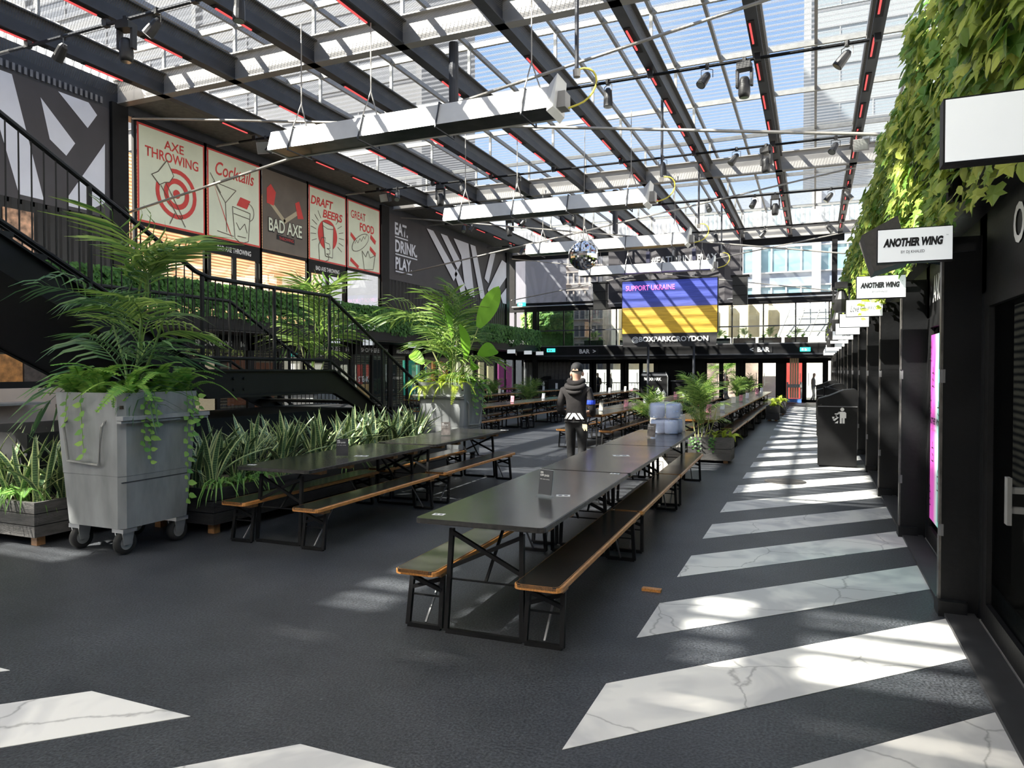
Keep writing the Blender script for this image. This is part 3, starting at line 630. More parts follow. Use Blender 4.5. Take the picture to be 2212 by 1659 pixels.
doors(-5.5, -3.78); doors(-3.5, -1.76); doors(-1.45, 0.5)
doors(-13.0, -11.95, 1); doors(-11.75, -10.1); doors(-9.85, -8.2)
# gallery glazing panels with slim posts and a rail
xs = [-14.55 + 1.52 * k for k in range(11)]
for k, x in enumerate(xs):
    w = MB().box((x - 0.03, YB - 0.02, 2.98), (x + 0.03, YB + 0.05, 5.15)); st = w.build('gallery_post', MT['black'], wall_b)
    if k < 10:
        MB().box((x + 0.03, YB + 0.01, 3.02), (x + 1.49, YB + 0.02, 4.95)).build('glass_panel', MT['pane'], wall_b)
MB().box((-14.6, YB - 0.03, 3.86), (0.8, YB + 0.03, 3.92)).build('gallery_rail', MT['dark_steel'], wall_b)
MB().box((-14.6, YB - 0.03, 2.98), (0.8, YB + 0.03, 3.03)).build('gallery_rail', MT['mat_grey_metal'], wall_b)
MB().box((XL - 0.2, YB - 0.06, 5.0), (1.0, YB + 0.14, 5.22)).build('gallery_head', MT['black'], wall_b)
MB().tube([(XL, YB - 0.12, 5.3), (1.0, YB - 0.12, 5.3)], 0.035, 8).build('light_rail', MT['chrome'], wall_b)
MB().box((XL - 0.2, YB - 0.04, 5.22), (1.3, YB + 0.1, 5.5)).build('window_sill_beam', MT['black'], wall_b)
MB().box((XL - 0.2, YB - 0.04, 7.95), (1.3, YB + 0.1, 8.3)).build('window_head_beam', MT['black'], wall_b)
MB().box((XL - 0.2, YB - 0.04, 5.5), (-16.0, YB + 0.1, 7.95)).build('window_jamb', MT['black'], wall_b)
g1 = struct('window_40', MB().box((-16.0, YB, 5.5), (-10.4, YB + 0.02, 7.95)), glass_mat('hazy_window_film', (0.80, 0.82, 0.85), 0.05, 0.05, (0.5, 0.5, 0.55), 0.14)); g1['label'] = 'wide hazy plastic window of the far wall beside the charcoal mural'
g2 = struct('window_41', MB().box((-3.4, YB, 5.5), (1.3, YB + 0.02, 7.95)), glass_mat('clear_window_film', (0.94, 0.96, 0.98), 0.04, 0.05, (0.6, 0.62, 0.65), 0.06)); g2['label'] = 'wide clear plastic window of the far wall above the gallery'
# gallery side door pair by the left corner
m = MB()
for x in (-16.0, -15.35, -14.85): m.box((x - 0.06, YB, 2.95), (x + 0.06, YB + 0.08, 5.1))
m.build('gallery_door_frame', MT['black'], wall_b)
# ================================================================== BACKGROUND BEYOND THE GLASS
struct('ground', MB().box((-120, -120, -0.5), (120, 140, -0.21)), mat('street_paving', (0.22, 0.205, 0.19), 0.8, 0, 0.15, 0.5))
tag(MB().box((-40, -24, -0.2), (30, -16, 9)).build('sky_blocker', mat('sky_blocker_brown', (0.20, 0.16, 0.13), 0.8, 0, 0.2, 1)), 'unseen block added behind the viewpoint to cut sky light', 'building')  # out of view, added to block horizon light from behind
def facade(name, x0, x1, y, z0, z1, nx, nz, mframe, mglass, mspan, label, pier=0.5, glass_h=0.55, every=3):
    t = thing(name, ((x0 + x1) / 2, y, z0), label, 'building'); ox, oz = (x0 + x1) / 2, z0
    MB().box((x0 - ox, 0.3, 0), (x1 - ox, 12, z1 - oz)).build('wall', mspan, t)
    sh = (z1 - z0) / nz; sw = (x1 - x0) / nx
    gm = MB().box((0.06, 0.22, 0), (sw - 0.06, 0.30, sh * glass_h)).mesh('pane', mglass)
    for k in range(nz):
        MB().box((x0 - ox, 0.05, k * sh + sh * glass_h), (x1 - ox, 0.30, k * sh + sh * glass_h + 0.12)).build('sill', mframe, t)
        MB().box((x0 - ox, 0.05, k * sh - 0.10), (x1 - ox, 0.30, k * sh)).build('sill', mframe, t)
        for i in range(nx):
            link_mesh('pane', gm, t, Matrix.Translation((x0 - ox + i * sw, 0, k * sh)))
            MB().box((x0 - ox + i * sw - 0.06, 0.1, k * sh), (x0 - ox + i * sw + 0.06, 0.3, k * sh + sh * glass_h)).build('mullion', mframe, t)
    for i in range(0, nx + 1, every):
        MB().box((x0 - ox + i * sw - pier / 2, -0.25, 0), (x0 - ox + i * sw + pier / 2, 0.3, z1 - oz)).build('pier', mframe, t)
    return t
mw = mat('white_pier', (0.40, 0.39, 0.38), 0.7, 0, 0.05)
mg = mat('teal_glass', (0.13, 0.25, 0.29), 0.3, 0.0, 0.12, 0.4)
ms = mat('blue_grey_spandrel', (0.15, 0.18, 0.23), 0.5, 0, 0.06)
facade('office_block', -9.5, 14.5, 66, 0, 17, 20, 5, mw, mg, ms, 'white framed office block with teal glass beyond the far right window', 0.7, 0.62, 4)
mb_ = mat('pale_brick_grid', (0.33, 0.29, 0.25), 0.8, 0, 0.25, 2); mgb = mat('brick_block_glass', (0.13, 0.13, 0.14), 0.3, 0, 0.4, 0.7)
facade('brick_block', -23.5, -16.4, 58, 0, 13.6, 14, 9, mb_, mgb, mb_, 'pale brick block with a grid of small windows beyond the far left window', 0.2, 0.6, 12)
facade('glass_block', -16.2, -12.0, 62, 0, 14.4, 4, 5, mw, mg, ms, 'narrow blue glass block beside the pale brick block', 0.4, 0.62, 4)
tag(MB().box((-36, 47.0, -0.2), (-18.9, 56, 11.5)).build('grey_block', mat('lilac_grey_cladding', (0.13, 0.125, 0.145), 0.7, 0, 0.1, 0.3)), 'plain lilac grey clad block filling the left of the far window', 'building')
# cream finned building behind the gallery
t = thing('cream_hall', (-6, 52, 0), 'cream finned hall in sunlight seen behind the gallery glass', 'building')
mc = mat('cream_render', (0.50, 0.46, 0.36), 0.8, 0, 0.05)
MB().box((-8, 0.6, -0.2), (12, 8, 6.7)).build('wall', mc, t)
fin_me = MB().box((-0.28, -0.4, 2.2), (0.28, 0.6, 6.5)).mesh('fin', mc)
for k in range(15): link_mesh('fin', fin_me, t, Matrix.Translation((-7.6 + k * 1.3, 0, 0)))
t = thing('lattice_canopy', (1.0, 49, 0), 'white lattice canopy behind the gallery glass on the right', 'canopy')
lat = MB()
for k in range(7): lat.tube([(-3.2 + k * 0.9, 0, 3.6), (-2.6 + k * 0.9, 0.3, 5.2), (-2.3 + k * 0.9, 1.2, 6.4)], 0.035, 4)
for k in range(6): z = 3.6 + k * 0.5; lat.tube([(-3.2 + 0.37 * k * 0.5, 0.1 * k, z), (2.9 + 0.37 * k * 0.5, 0.1 * k, z)], 0.035, 4)
lat.build('lattice', MT['grey_steel'], t)
MB().hexa([(-3.4, 0.2, 3.4), (3.2, 0.2, 3.4), (3.2, 0.3, 3.4), (-3.4, 0.3, 3.4), (-2.4, 1.4, 6.5), (4.2, 1.4, 6.5), (4.2, 1.5, 6.5), (-2.4, 1.5, 6.5)]).box((-3.3, 0.15, -0.2), (-3.1, 0.3, 3.4)).box((2.9, 0.15, -0.2), (3.1, 0.3, 3.4)).build('membrane', mat('white_membrane', (0.45, 0.44, 0.41), 0.8, 0, 0.05), t)
tag(MB().box((-8, 47.5, -0.2), (3, 47.6, 3.75)).build('terrace_fence', mat('white_picket', (0.7, 0.68, 0.6), 0.8, 0, 0.15, 1)), 'pale picket fence on the terrace behind the gallery planters', 'fence')
# towers seen through the roof sheet
facade('grey_tower', -150, -35.0, 60, 0, 80, 16, 16, mat('tower_frame', (0.085, 0.085, 0.088), 0.8, 0, 0.05), mat('tower_glass', (0.06, 0.062, 0.068), 0.3, 0, 0.15), mat('tower_wall', (0.08, 0.08, 0.083), 0.8, 0, 0.08), 'broad grey tower block looming through the roof on the left', 0.6, 0.5, 4)
facade('pale_tower', -1.0, 34, 92, 0, 62, 10, 14, mat('pale_tower_frame', (0.20, 0.215, 0.22), 0.8, 0, 0.05), mat('pale_tower_glass', (0.15, 0.18, 0.20), 0.3, 0, 0.1), mat('pale_tower_wall', (0.165, 0.185, 0.195), 0.8, 0, 0.08), 'pale tower with window bands seen through the roof on the right', 0.8, 0.45, 5)
# street level
tag(MB().box((-1.75, 45, -0.2), (-0.55, 45.3, 3.2)).build('red_hoarding', mat('red_hoarding', (0.35, 0.03, 0.025), 0.6, 0, 0.15, 1)), 'red hoarding across the street beyond the far right doors', 'hoarding')
tag(MB().box((-6.2, 46, -0.2), (-2.9, 46.3, 3.2)).build('patterned_hoarding', mat('patchwork_hoarding', (0.30, 0.22, 0.19), 0.6, 0, 0.8, 0.9)), 'patchwork orange and white hoarding across the street', 'hoarding')
tag(MB().box((1.05, 44.6, -0.2), (5, 44.9, 3.4)).build('white_hoarding', mat('white_hoarding', (0.45, 0.44, 0.42), 0.6, 0, 0.05)), 'plain white hoarding beyond the rightmost far door', 'hoarding')
t = thing('white_van', (-13.0, 46.5, -0.2), 'white van parked outside the far left doors', 'van')
vb = MB(); vb.prism([(-2.6, -0.9), (2.6, -0.9), (2.6, 0.9), (-2.6, 0.9)], 0.4, 1.9); vb.build('body', mat('van_white', (0.45, 0.45, 0.44), 0.35, 0, 0.03), t)
MB().hexa([(2.6, -0.85, 0.4), (3.5, -0.85, 0.4), (3.5, 0.85, 0.4), (2.6, 0.85, 0.4), (2.6, -0.85, 1.8), (2.95, -0.85, 1.3), (2.95, 0.85, 1.3), (2.6, 0.85, 1.8)]).build('cab', MT['white'], t)
for x in (-1.7, 2.3): MB().lathe([(0.0, -0.95), (0.36, -0.95), (0.36, -0.7), (0.0, -0.7)], (x, 0, 0.36), 16, 'y').build('wheel', MT['rubber'], t)
t = thing('street_railing', (-12.2, 43.6, -0.2), 'black street railing outside the far left doors', 'railing')
rl = MB()
for z in (0.15, 1.05): rl.box((-3.5, -0.02, z), (4.2, 0.02, z + 0.05))
for k in range(40): rl.box((-3.5 + k * 0.195, -0.01, 0.0), (-3.48 + k * 0.195, 0.01, 1.05))
rl.build('bars', MT['black'], t)

# ================================================================== MURALS, POSTERS, SCREEN, SIGNS
ch = thing('chevron_mural', (XL, 9.9, 5.45), 'charcoal mural with broad pale diagonal bands at upper left', 'mural')
MB().box((0.005, -8.5, -0.05), (0.03, 2.55, 2.62)).build('panel', MT['charcoal'], ch)
B = Board(ch, (0.032, -8.5, 0), (0, 1, 0), (0, 0, 1))
def my(px): return px          # local y measured from mural left end
B.poly('pale_band', [[(7.3, 2.62), (8.74, 2.62), (9.41, 0.04), (8.86, 0.05), (8.2, 2.3)], [(9.36, 2.34), (10.17, 1.54), (9.95, 1.19), (9.56, 1.46)], [(9.77, 2.62), (10.52, 2.62), (10.74, 2.39), (10.49, 2.0)], [(10.94, 1.76), (10.92, 0.3), (10.49, 0.03), (9.97, 0.03), (9.95, 0.2)], [(7.2, 2.0), (7.6, 0.04), (8.3, 0.04), (7.6, 2.3)], [(4.6, 2.62), (5.8, 2.62), (7.0, 0.02), (5.8, 0.02)], [(2.2, 2.62), (3.4, 2.62), (4.8, 0.02), (3.6, 0.02)]], MT['pale_print'])
mu = thing('slogan_mural', (XL, 25.1, 5.4), 'charcoal slogan mural with white words and chevrons on the left wall', 'mural')
MB().box((0.005, 0.0, 0), (0.03, 12.0, 2.68)).build('panel', MT['charcoal'], mu)
B = Board(mu, (0.032, 0, 0), (0, 1, 0), (0, 0, 1))
for i, wd in enumerate(('EAT.', 'DRINK.', 'PLAY.')):
    wl_ = (1.02, 1.78, 1.32)[i]; z = 1.92 - i * 0.72
    B.text(wd, 0.42, z - 0.02, wl_, 0.52, MT['pale_print'], bold=0.03, align='L')
    B.poly('underline', [[(0.42, z - 0.13), (0.42 + wl_, z - 0.13), (0.42 + wl_, z - 0.08), (0.42, z - 0.08)]], MT['pale_print'])
bands = [[(3.0, 2.62), (3.6, 2.62), (6.0, 0.95), (5.6, 0.55)], [(4.3, 2.62), (4.95, 2.62), (6.4, 1.55), (6.05, 1.15)], [(5.6, 2.62), (7.2, 2.62), (7.9, 0.0), (6.9, 0.0), (6.4, 1.9)], [(7.4, 2.62), (8.0, 2.62), (9.2, 0.0), (8.6, 0.0)], [(9.9, 2.62), (10.5, 2.62), (9.6, 0.9), (9.1, 1.1)], [(11.4, 2.4), (12.0, 2.3), (12.0, 1.5), (9.9, 0.0), (9.5, 0.55)], [(11.2, 0.4), (12.0, 0.9), (12.0, 0.0), (11.5, 0.0)], [(6.4, 0.0), (7.4, 0.0), (5.9, 1.2), (5.7, 0.9)]]
B.poly('pale_band', bands, MT['pale_print'])
# posters in the upper window bays
def poster(j, label, base='cream'):
    a, b = bays[j]; w = b - a - 0.1; t = thing('poster', (XL + 0.025, a + 0.05, 5.5), label, 'poster', 'posters in the upper window bays')
    MB().box((0, 0, 0), (0.01, w, 2.55)).build('sheet', MT['red'] if base == 'cream' else MT[base], t)
    B = Board(t, (0.011, 0, 0), (0, 1, 0), (0, 0, 1), 0.003)
    if base == 'cream': B.poly('print_ground', [[(0.05, 0.05), (w - 0.05, 0.05), (w - 0.05, 2.5), (0.05, 2.5)]], MT['cream'])
    return t, B, w
t, B, w = poster(0, 'cream poster with a throwing axe over a red target')
B.text('AXE', w / 2 + 0.05, 2.2, 0.65, 0.24, MT['red'], bold=0.015); B.text('THROWING', w / 2, 1.88, 1.75, 0.27, MT['red'], bold=0.015)
B.poly('target_ring', ring(1.22, 0.95, 0.56, 0.68, 28), MT['red']); B.poly('target_ring', ring(1.22, 0.95, 0.28, 0.42, 24) + disc(1.22, 0.95, 0.12), MT['red'])
B.poly('axe_blade', [[(0.42, 1.30), (0.62, 1.42), (0.90, 1.78), (1.12, 1.42), (0.98, 1.22), (0.82, 1.18), (0.66, 1.08)]], MT['cream'])
B.line('sketch_line', [[(0.42, 1.30), (0.62, 1.42), (0.90, 1.78), (1.12, 1.42), (0.98, 1.22), (0.82, 1.18), (0.66, 1.08), (0.42, 1.30)], [(0.70, 1.08), (1.30, 0.28), (1.42, 0.34), (0.86, 1.18)], [(1.15, 0.42), (0.98, 0.10)], [(1.32, 0.38), (1.50, 0.10)]], MT['sketch'], 0.022)
t, B, w = poster(1, 'cream poster with two sketched cocktail glasses')
B.text('Cocktails', w / 2 + 0.02, 2.05, 1.55, 0.40, MT['red'], bold=0.012, shear=0.25)
B.poly('red_flash', [[(0.25, 1.55), (0.95, 0.08), (0.80, 0.30), (0.22, 1.60)], [(1.12, 1.12), (1.28, 1.40), (1.70, 1.36), (1.55, 1.08)]], MT['red'])
gl = [[(0.22, 1.62), (1.10, 1.55), (0.68, 1.10), (0.22, 1.62)], [(0.68, 1.10), (0.72, 0.25)], [(0.35, 0.22), (1.0, 0.16)], [(0.10, 1.85), (0.50, 1.35)], [(0.95, 1.05), (1.68, 0.98), (1.60, 0.10), (1.30, 0.0), (1.05, 0.12), (0.95, 1.05)], [(1.0, 0.85), (1.65, 0.80)], [(1.1, 0.6), (1.25, 0.4), (1.45, 0.62), (1.55, 0.35)], [(1.15, 0.2), (1.5, 0.2)]]
B.line('sketch_line', gl, MT['sketch'], 0.022); B.line('sketch_line', [[(1.62 + 0.22 * math.cos(R(a)), 1.0 + 0.26 * math.sin(R(a))) for a in range(-80, 110, 15)]], MT['sketch'], 0.02)
t, B, w = poster(2, 'dark brown poster with crossed red axes and block lettering', 'brown') if MT.setdefault('brown', mat('poster_brown', (0.14, 0.115, 0.09), 0.4, 0, 0.15, 1.5)) else None
B.line('axe_handle', [[(0.35, 1.55), (1.05, 1.02)], [(1.75, 1.5), (1.0, 1.02)]], MT['tan'], 0.14)
B.poly('axe_blade', [[(0.20, 1.95), (0.38, 2.12), (0.62, 1.90), (0.52, 1.45), (0.20, 1.48)], [(1.55, 1.75), (1.75, 1.85), (1.98, 1.30), (1.68, 1.25)]], MT['red'])
B.text('BAD AXE', w / 2, 0.82, 1.65, 0.48, MT['ink'], bold=0.05); B.text('BAD AXE', w / 2, 0.83, 1.60, 0.42, MT['cream'], bold=0.02)
B.poly('ribbon', [[(0.65, 0.40), (1.50, 0.34), (1.50, 0.52), (0.65, 0.56)]], MT['ink']); B.text('THROWING', w / 2 + 0.02, 0.45, 0.7, 0.10, MT['red'])
t, B, w = poster(3, 'cream poster with a hand raising a beer before a red disc')
B.text('DRAFT', 0.72, 2.08, 1.25, 0.30, MT['red'], bold=0.03, shear=0.2); B.text('BEERS', 1.32, 1.72, 1.15, 0.30, MT['red'], bold=0.03, shear=0.2)
B.poly('red_disc', disc(1.02, 0.98, 0.55, 28), MT['red'])
B.line('ray', [[(1.02 + 0.66 * math.cos(R(a)), 0.98 + 0.66 * math.sin(R(a))), (1.02 + 0.95 * math.cos(R(a)), 0.98 + 0.95 * math.sin(R(a)))] for a in list(range(-30, 60, 15)) + list(range(125, 215, 15))], MT['sketch'], 0.02)
B.poly('beer_glass', [[(0.72, 1.42), (1.34, 1.35), (1.28, 0.20), (0.88, 0.22)]], MT['cream'])
B.line('sketch_line', [[(0.72, 1.42), (1.34, 1.35), (1.28, 0.20), (0.88, 0.22), (0.72, 1.42)], [(0.72, 1.28), (1.0, 1.2), (1.34, 1.24)], [(0.55, 0.02), (0.50, 0.55), (0.68, 0.85), (0.88, 0.86), (0.86, 0.70), (1.1, 0.68), (1.14, 0.52), (0.95, 0.50), (1.12, 0.46), (1.12, 0.32), (0.92, 0.30), (1.08, 0.26), (1.05, 0.10), (0.85, 0.02)]], MT['sketch'], 0.024)
t, B, w = poster(4, 'cream poster with a sketched hot dog and chips')
B.text('GREAT', 0.68, 2.05, 0.95, 0.30, MT['red'], bold=0.01); B.text('FOOD', 1.25, 1.66, 0.95, 0.32, MT['red'], bold=0.03)
B.poly('red_flash', [[(0.20, 1.35), (0.60, 1.10), (0.50, 0.98), (0.16, 1.22)], [(1.50, 1.48), (1.86, 1.28), (1.80, 1.12), (1.46, 1.32)], [(1.45, 1.02), (1.85, 0.80), (1.82, 0.64), (1.42, 0.86)], [(0.18, 0.40), (0.70, 0.14), (0.64, 0.02), (0.14, 0.26)]], MT['red'])
dog = [(0.25 + 0.55 + 0.62 * math.cos(R(a)) * math.cos(R(32)) - 0.24 * math.sin(R(a)) * math.sin(R(32)), 1.05 + 0.62 * math.cos(R(a)) * math.sin(R(32)) + 0.24 * math.sin(R(a)) * math.cos(R(32))) for a in range(0, 361, 15)]
B.poly('hot_dog', [dog[:-1]], MT['cream']); B.line('sketch_line', [dog, [(0.42, 0.95), (0.55, 1.10), (0.62, 1.0), (0.76, 1.2), (0.85, 1.1), (1.0, 1.32), (1.08, 1.22), (1.2, 1.42)], [(0.9, 0.75), (1.05, 0.05), (1.65, 0.12), (1.8, 0.7), (1.45, 0.55), (1.3, 0.8), (1.15, 0.55), (0.9, 0.75)]], MT['sketch'], 0.024)
# hashtag banner, video screen, name banner, hoists, loudspeakers
bn = thing('hashtag_banner', (-6.9, YB - 0.12, 5.1), 'large charcoal fabric banner with a white hashtag slogan behind the screen', 'banner')
g = MB()
for i in range(24):
    x0, x1 = -3.5 + 7.0 * i / 24, -3.5 + 7.0 * (i + 1) / 24; f = lambda x: 0.04 * math.sin(x * 4.2) + 0.02 * math.sin(x * 9)
    for (za, zb) in ((0, 1.2), (1.2, 2.3), (2.3, 3.2)): g.face([(x0, f(x0), za), (x1, f(x1), za), (x1, f(x1), zb), (x0, f(x0), zb)])
g.build('fabric', MT['charcoal'], bn, smooth=True)
text('#EATDRINKPLAY', bn, MT['white'], (0.55, -0.1, 2.36), (1, 0, 0), (0, 0, 1), 3.4, 0.42, bold=0.02)
def screen_mat():
    m = bpy.data.materials.new('led_screen_picture'); nt, n, l, b = nodes_of(m)
    tc = n.new('ShaderNodeTexCoord'); sp = n.new('ShaderNodeSeparateXYZ'); l.new(tc.outputs['Object'], sp.inputs[0])
    mp = n.new('ShaderNodeMapping'); mp.inputs['Scale'].default_value = (0.6, 1, 9); l.new(tc.outputs['Object'], mp.inputs[0])
    nz = n.new('ShaderNodeTexNoise'); nz.inputs['Scale'].default_value = 1.5; nz.inputs['Detail'].default_value = 3; l.new(mp.outputs[0], nz.inputs['Vector'])
    r = n.new('ShaderNodeValToRGB'); e = r.color_ramp.elements; e[0].position = 0.0; e[0].color = (0.50, 0.31, 0.03, 1); e[1].position = 1.0; e[1].color = (0.04, 0.06, 0.34, 1)
    for p, c in ((0.30, (0.48, 0.30, 0.035, 1)), (0.499, (0.42, 0.27, 0.04, 1)), (0.50, (0.07, 0.08, 0.28, 1)), (0.62, (0.05, 0.07, 0.32, 1))):
        q = e.new(p); q.color = c
    mr = n.new('ShaderNodeMapRange'); mr.inputs['From Max'].default_value = 2.62; l.new(sp.outputs['Z'], mr.inputs[0])
    l.new(mr.outputs[0], r.inputs[0])
    # dark water lines in the field just under the horizon
    r2 = n.new('ShaderNodeValToRGB'); r2.color_ramp.elements[0].position = 0.42; r2.color_ramp.elements[0].color = (0.72, 0.72, 0.72, 1); r2.color_ramp.elements[1].position = 0.6; r2.color_ramp.elements[1].color = (1.1, 1.1, 1.1, 1); l.new(nz.outputs['Fac'], r2.inputs[0])
    mu_ = n.new('ShaderNodeMixRGB'); mu_.blend_type = 'MULTIPLY'; mu_.inputs[0].default_value = 0.8; l.new(r.outputs[0], mu_.inputs[1]); l.new(r2.outputs[0], mu_.inputs[2])
    l.new(mu_.outputs[0], b.inputs['Base Color']); l.new(mu_.outputs[0], b.inputs['Emission Color']); b.inputs['Emission Strength'].default_value = 0.10; b.inputs['Roughness'].default_value = 0.6
    return m
sc = thing('video_screen', (-6.65, 35.5, 3.49), 'big blue and yellow video screen hanging above the bar', 'screen')
MB().box((-2.33, 0.0, 0), (2.33, 0.10, 2.62)).build('picture', screen_mat(), sc)
MB().box((-2.36, 0.02, -0.03), (2.36, 0.28, 2.68)).build('casing', MT['black'], sc)
text('SUPPORT UKRAINE', sc, mat('pink_text', (0.85, 0.16, 0.60), 0.6, 0, 0, emit=(0.95, 0.22, 0.65), estr=0.25), (-2.15, -0.012, 2.15), (1, 0, 0), (0, 0, 1), 2.45, 0.26, bold=0.015, align='L')
nb = thing('name_banner', (-6.65, 35.48, 2.82), 'black fabric banner with a white handle hanging below the screen', 'banner')
MB().hexa([(-2.28, 0.03, 0), (2.28, 0.03, 0), (2.28, 0.06, 0), (-2.28, 0.06, 0), (-2.33, 0, 0.66), (2.33, 0, 0.66), (2.33, 0.03, 0.66), (-2.33, 0.03, 0.66)]).build('fabric', mat('black_banner', (0.03, 0.029, 0.03), 0.7, 0, 0.2, 3, 0.3, 5), nb)
text('@BOXPARKCROYDON', nb, MT['white'], (0.05, -0.03, 0.35), (1, 0, 0), (0, 0, 1), 3.75, 0.34, bold=0.03)
for k, x in enumerate((-7.7, -5.45)):
    h = thing('chain_hoist', (x, 35.65, 7.3), 'dark chain hoist above the screen, %s' % ('left of two' if k == 0 else 'right of two'), 'hoist', 'chain hoists above the screen')
    MB().box((-0.09, -0.09, -0.28), (0.09, 0.09, 0.28)).build('motor', mat('hoist_blue_black', (0.03, 0.03, 0.06), 0.5, 0, 0.1), h)
    MB().tube([(0, 0, -0.28), (0, 0, -1.1)], 0.02, 5).build('chain', MT['mat_grey_metal'], h)
    MB().tube([(0, 0, 0.28), (0, 0, 1.0)], 0.02, 5).build('chain', MT['mat_grey_metal'], h)
    p = tag(MB().tube([(x, 35.7, 0.0), (x, 35.7, 2.85)], 0.06, 10).build('support_pole', MT['dark_steel']), 'slim dark pole under the screen banner, %s' % ('left of two' if k == 0 else 'right of two'), 'pole', 'poles under the screen')
def array(x, y, zt, label):
    a = thing('line_array_speaker', (x, y, zt), label, 'loudspeaker', 'hanging loudspeakers beside the screen')
    for i, tilt in enumerate((0.0, 0.05, 0.12)):
        z1 = -i * 0.45; o = MB().hexa([(-0.33, -0.22 + tilt, z1 - 0.43), (0.33, -0.22 + tilt, z1 - 0.43), (0.33, 0.25, z1 - 0.43), (-0.33, 0.25, z1 - 0.43), (-0.33, -0.25 + tilt * 0.6, z1), (0.33, -0.25 + tilt * 0.6, z1), (0.33, 0.25, z1), (-0.33, 0.25, z1)]).build('cabinet', mat('speaker_black', (0.022, 0.022, 0.022), 0.7, 0, 0.2, 30), a)
    MB().box((-0.42, -0.28, 0.0), (0.42, 0.28, 0.06)).build('flying_frame', MT['black'], a)
    MB().tube([(0, 0, 0.06), (0, 0, ZB - zt)], 0.012, 5).build('hanging_cable', MT['mat_grey_metal'], a)
array(-10.1, 35.4, 6.08, 'black three-box loudspeaker hanging left of the screen'); array(-3.26, 35.4, 6.08, 'black three-box loudspeaker hanging right of the screen')
# directional signs on the gallery fascia
def fsign(body, x, label, w):
    s = thing('bar_sign', (x, YB - 0.06, 2.70), label, 'sign')
    MB().box((-w / 2 - 0.12, -0.02, -0.16), (w / 2 + 0.12, 0.005, 0.16)).build('plate', MT['black_matt'], s)
    text(body, s, MT['white'], (0, -0.03, 0), (1, 0, 0), (0, 0, 1), w, 0.24, bold=0.03)
fsign('BAR  >', -11.6, 'white bar sign with an arrow pointing right on the gallery fascia', 0.95)
fsign('<  BAR', -2.55, 'white bar sign with an arrow pointing left on the gallery fascia', 0.95)
for x, y, z, lab in ((-13.75, YB - 0.1, 2.78, 'small teal exit sign on the fascia left of the bar sign'), (-0.42, YB - 0.1, 2.68, 'small teal exit sign on the fascia above the far right doors'), (-15.55, YB - 0.1, 5.45, 'small teal exit sign under the hazy far window')):
    s = thing('exit_sign', (x, y, z), lab, 'sign'); MB().box((-0.24, -0.03, -0.1), (0.24, 0.03, 0.1)).build('light_box', MT['teal'], s)
    MB().box((-0.02, -0.036, -0.06), (0.02, -0.03, 0.05)).box((0.03, -0.036, -0.06), (0.07, -0.03, 0.02)).box((-0.16, -0.036, -0.05), (-0.08, -0.03, 0.05)).build('pictogram', MT['white'], s)
# projecting white signs on the right wall
SH = {0: ('', 'blank white projecting sign nearest the viewpoint'), 1: ('AW', 'white projecting sign with bold italic lettering beside the dark loudspeaker'), 2: ('AW', 'white projecting sign with bold italic lettering over the pink and teal window'), 3: ('LOVE', 'white projecting sign with script lettering half covered by trailing leaves'), 4: ('', 'blank white projecting sign below the trailing leaves')}
for k in range(0, 14):
    y = 5.52 + 2.43 * (k - 1) - (0.43 if k else 0.36); kind, lab = SH.get(k, ('EX' if k in (6, 7) else 'S', 'white projecting sign, %s of the row along the right wall' % ORD[k]))
    wd, hh = (0.42, 0.215); s = thing('projecting_sign', (0.36 if k else 0.385, y, 2.30), lab, 'sign', 'projecting signs along the right wall')
    if k == 0: wd, hh = 0.42, 0.215
    MB().box((0, 0, 0), (wd, 0.07, hh)).build('frame', MT['black'], s)
    MB().box((0.006, -0.004, 0.006), (wd - 0.006, 0.0, hh - 0.006)).build('face', MT['white_sign'], s)
    MB().box((wd - 0.02, 0.02, 0.05), (wd + 0.12, 0.05, 0.10)).build('bracket', MT['black'], s)
    if kind == 'AW':
        text('ANOTHER WING', s, MT['ink'], (0.20, -0.008, 0.125), (1, 0, 0), (0, 0, 1), 0.33, 0.055, bold=0.065, shear=0.22); text('BY DJ KHALED', s, MT['grey_ink'], (0.20, -0.008, 0.062), (1, 0, 0), (0, 0, 1), 0.13, 0.023, bold=0.01)
        text('TM', s, MT['ink'], (0.385, -0.008, 0.155), (1, 0, 0), (0, 0, 1), 0.012, 0.006)
    if kind == 'LOVE':
        text('Love', s, MT['ink'], (0.10, -0.008, 0.10), (1, 0, 0), (0, 0, 1), 0.10, 0.08, shear=0.4); text('CHURROS', s, MT['grey_ink'], (0.26, -0.008, 0.105), (1, 0, 0), (0, 0, 1), 0.20, 0.045)
    if kind == 'EX': text('EXPRESS', s, MT['ink'], (0.28, -0.008, 0.11), (1, 0, 0), (0, 0, 1), 0.16, 0.05, bold=0.03)
    if kind == 'S': text('STREET', s, MT['grey_ink'], (0.22, -0.008, 0.11), (1, 0, 0), (0, 0, 1), 0.14, 0.04) if False else None
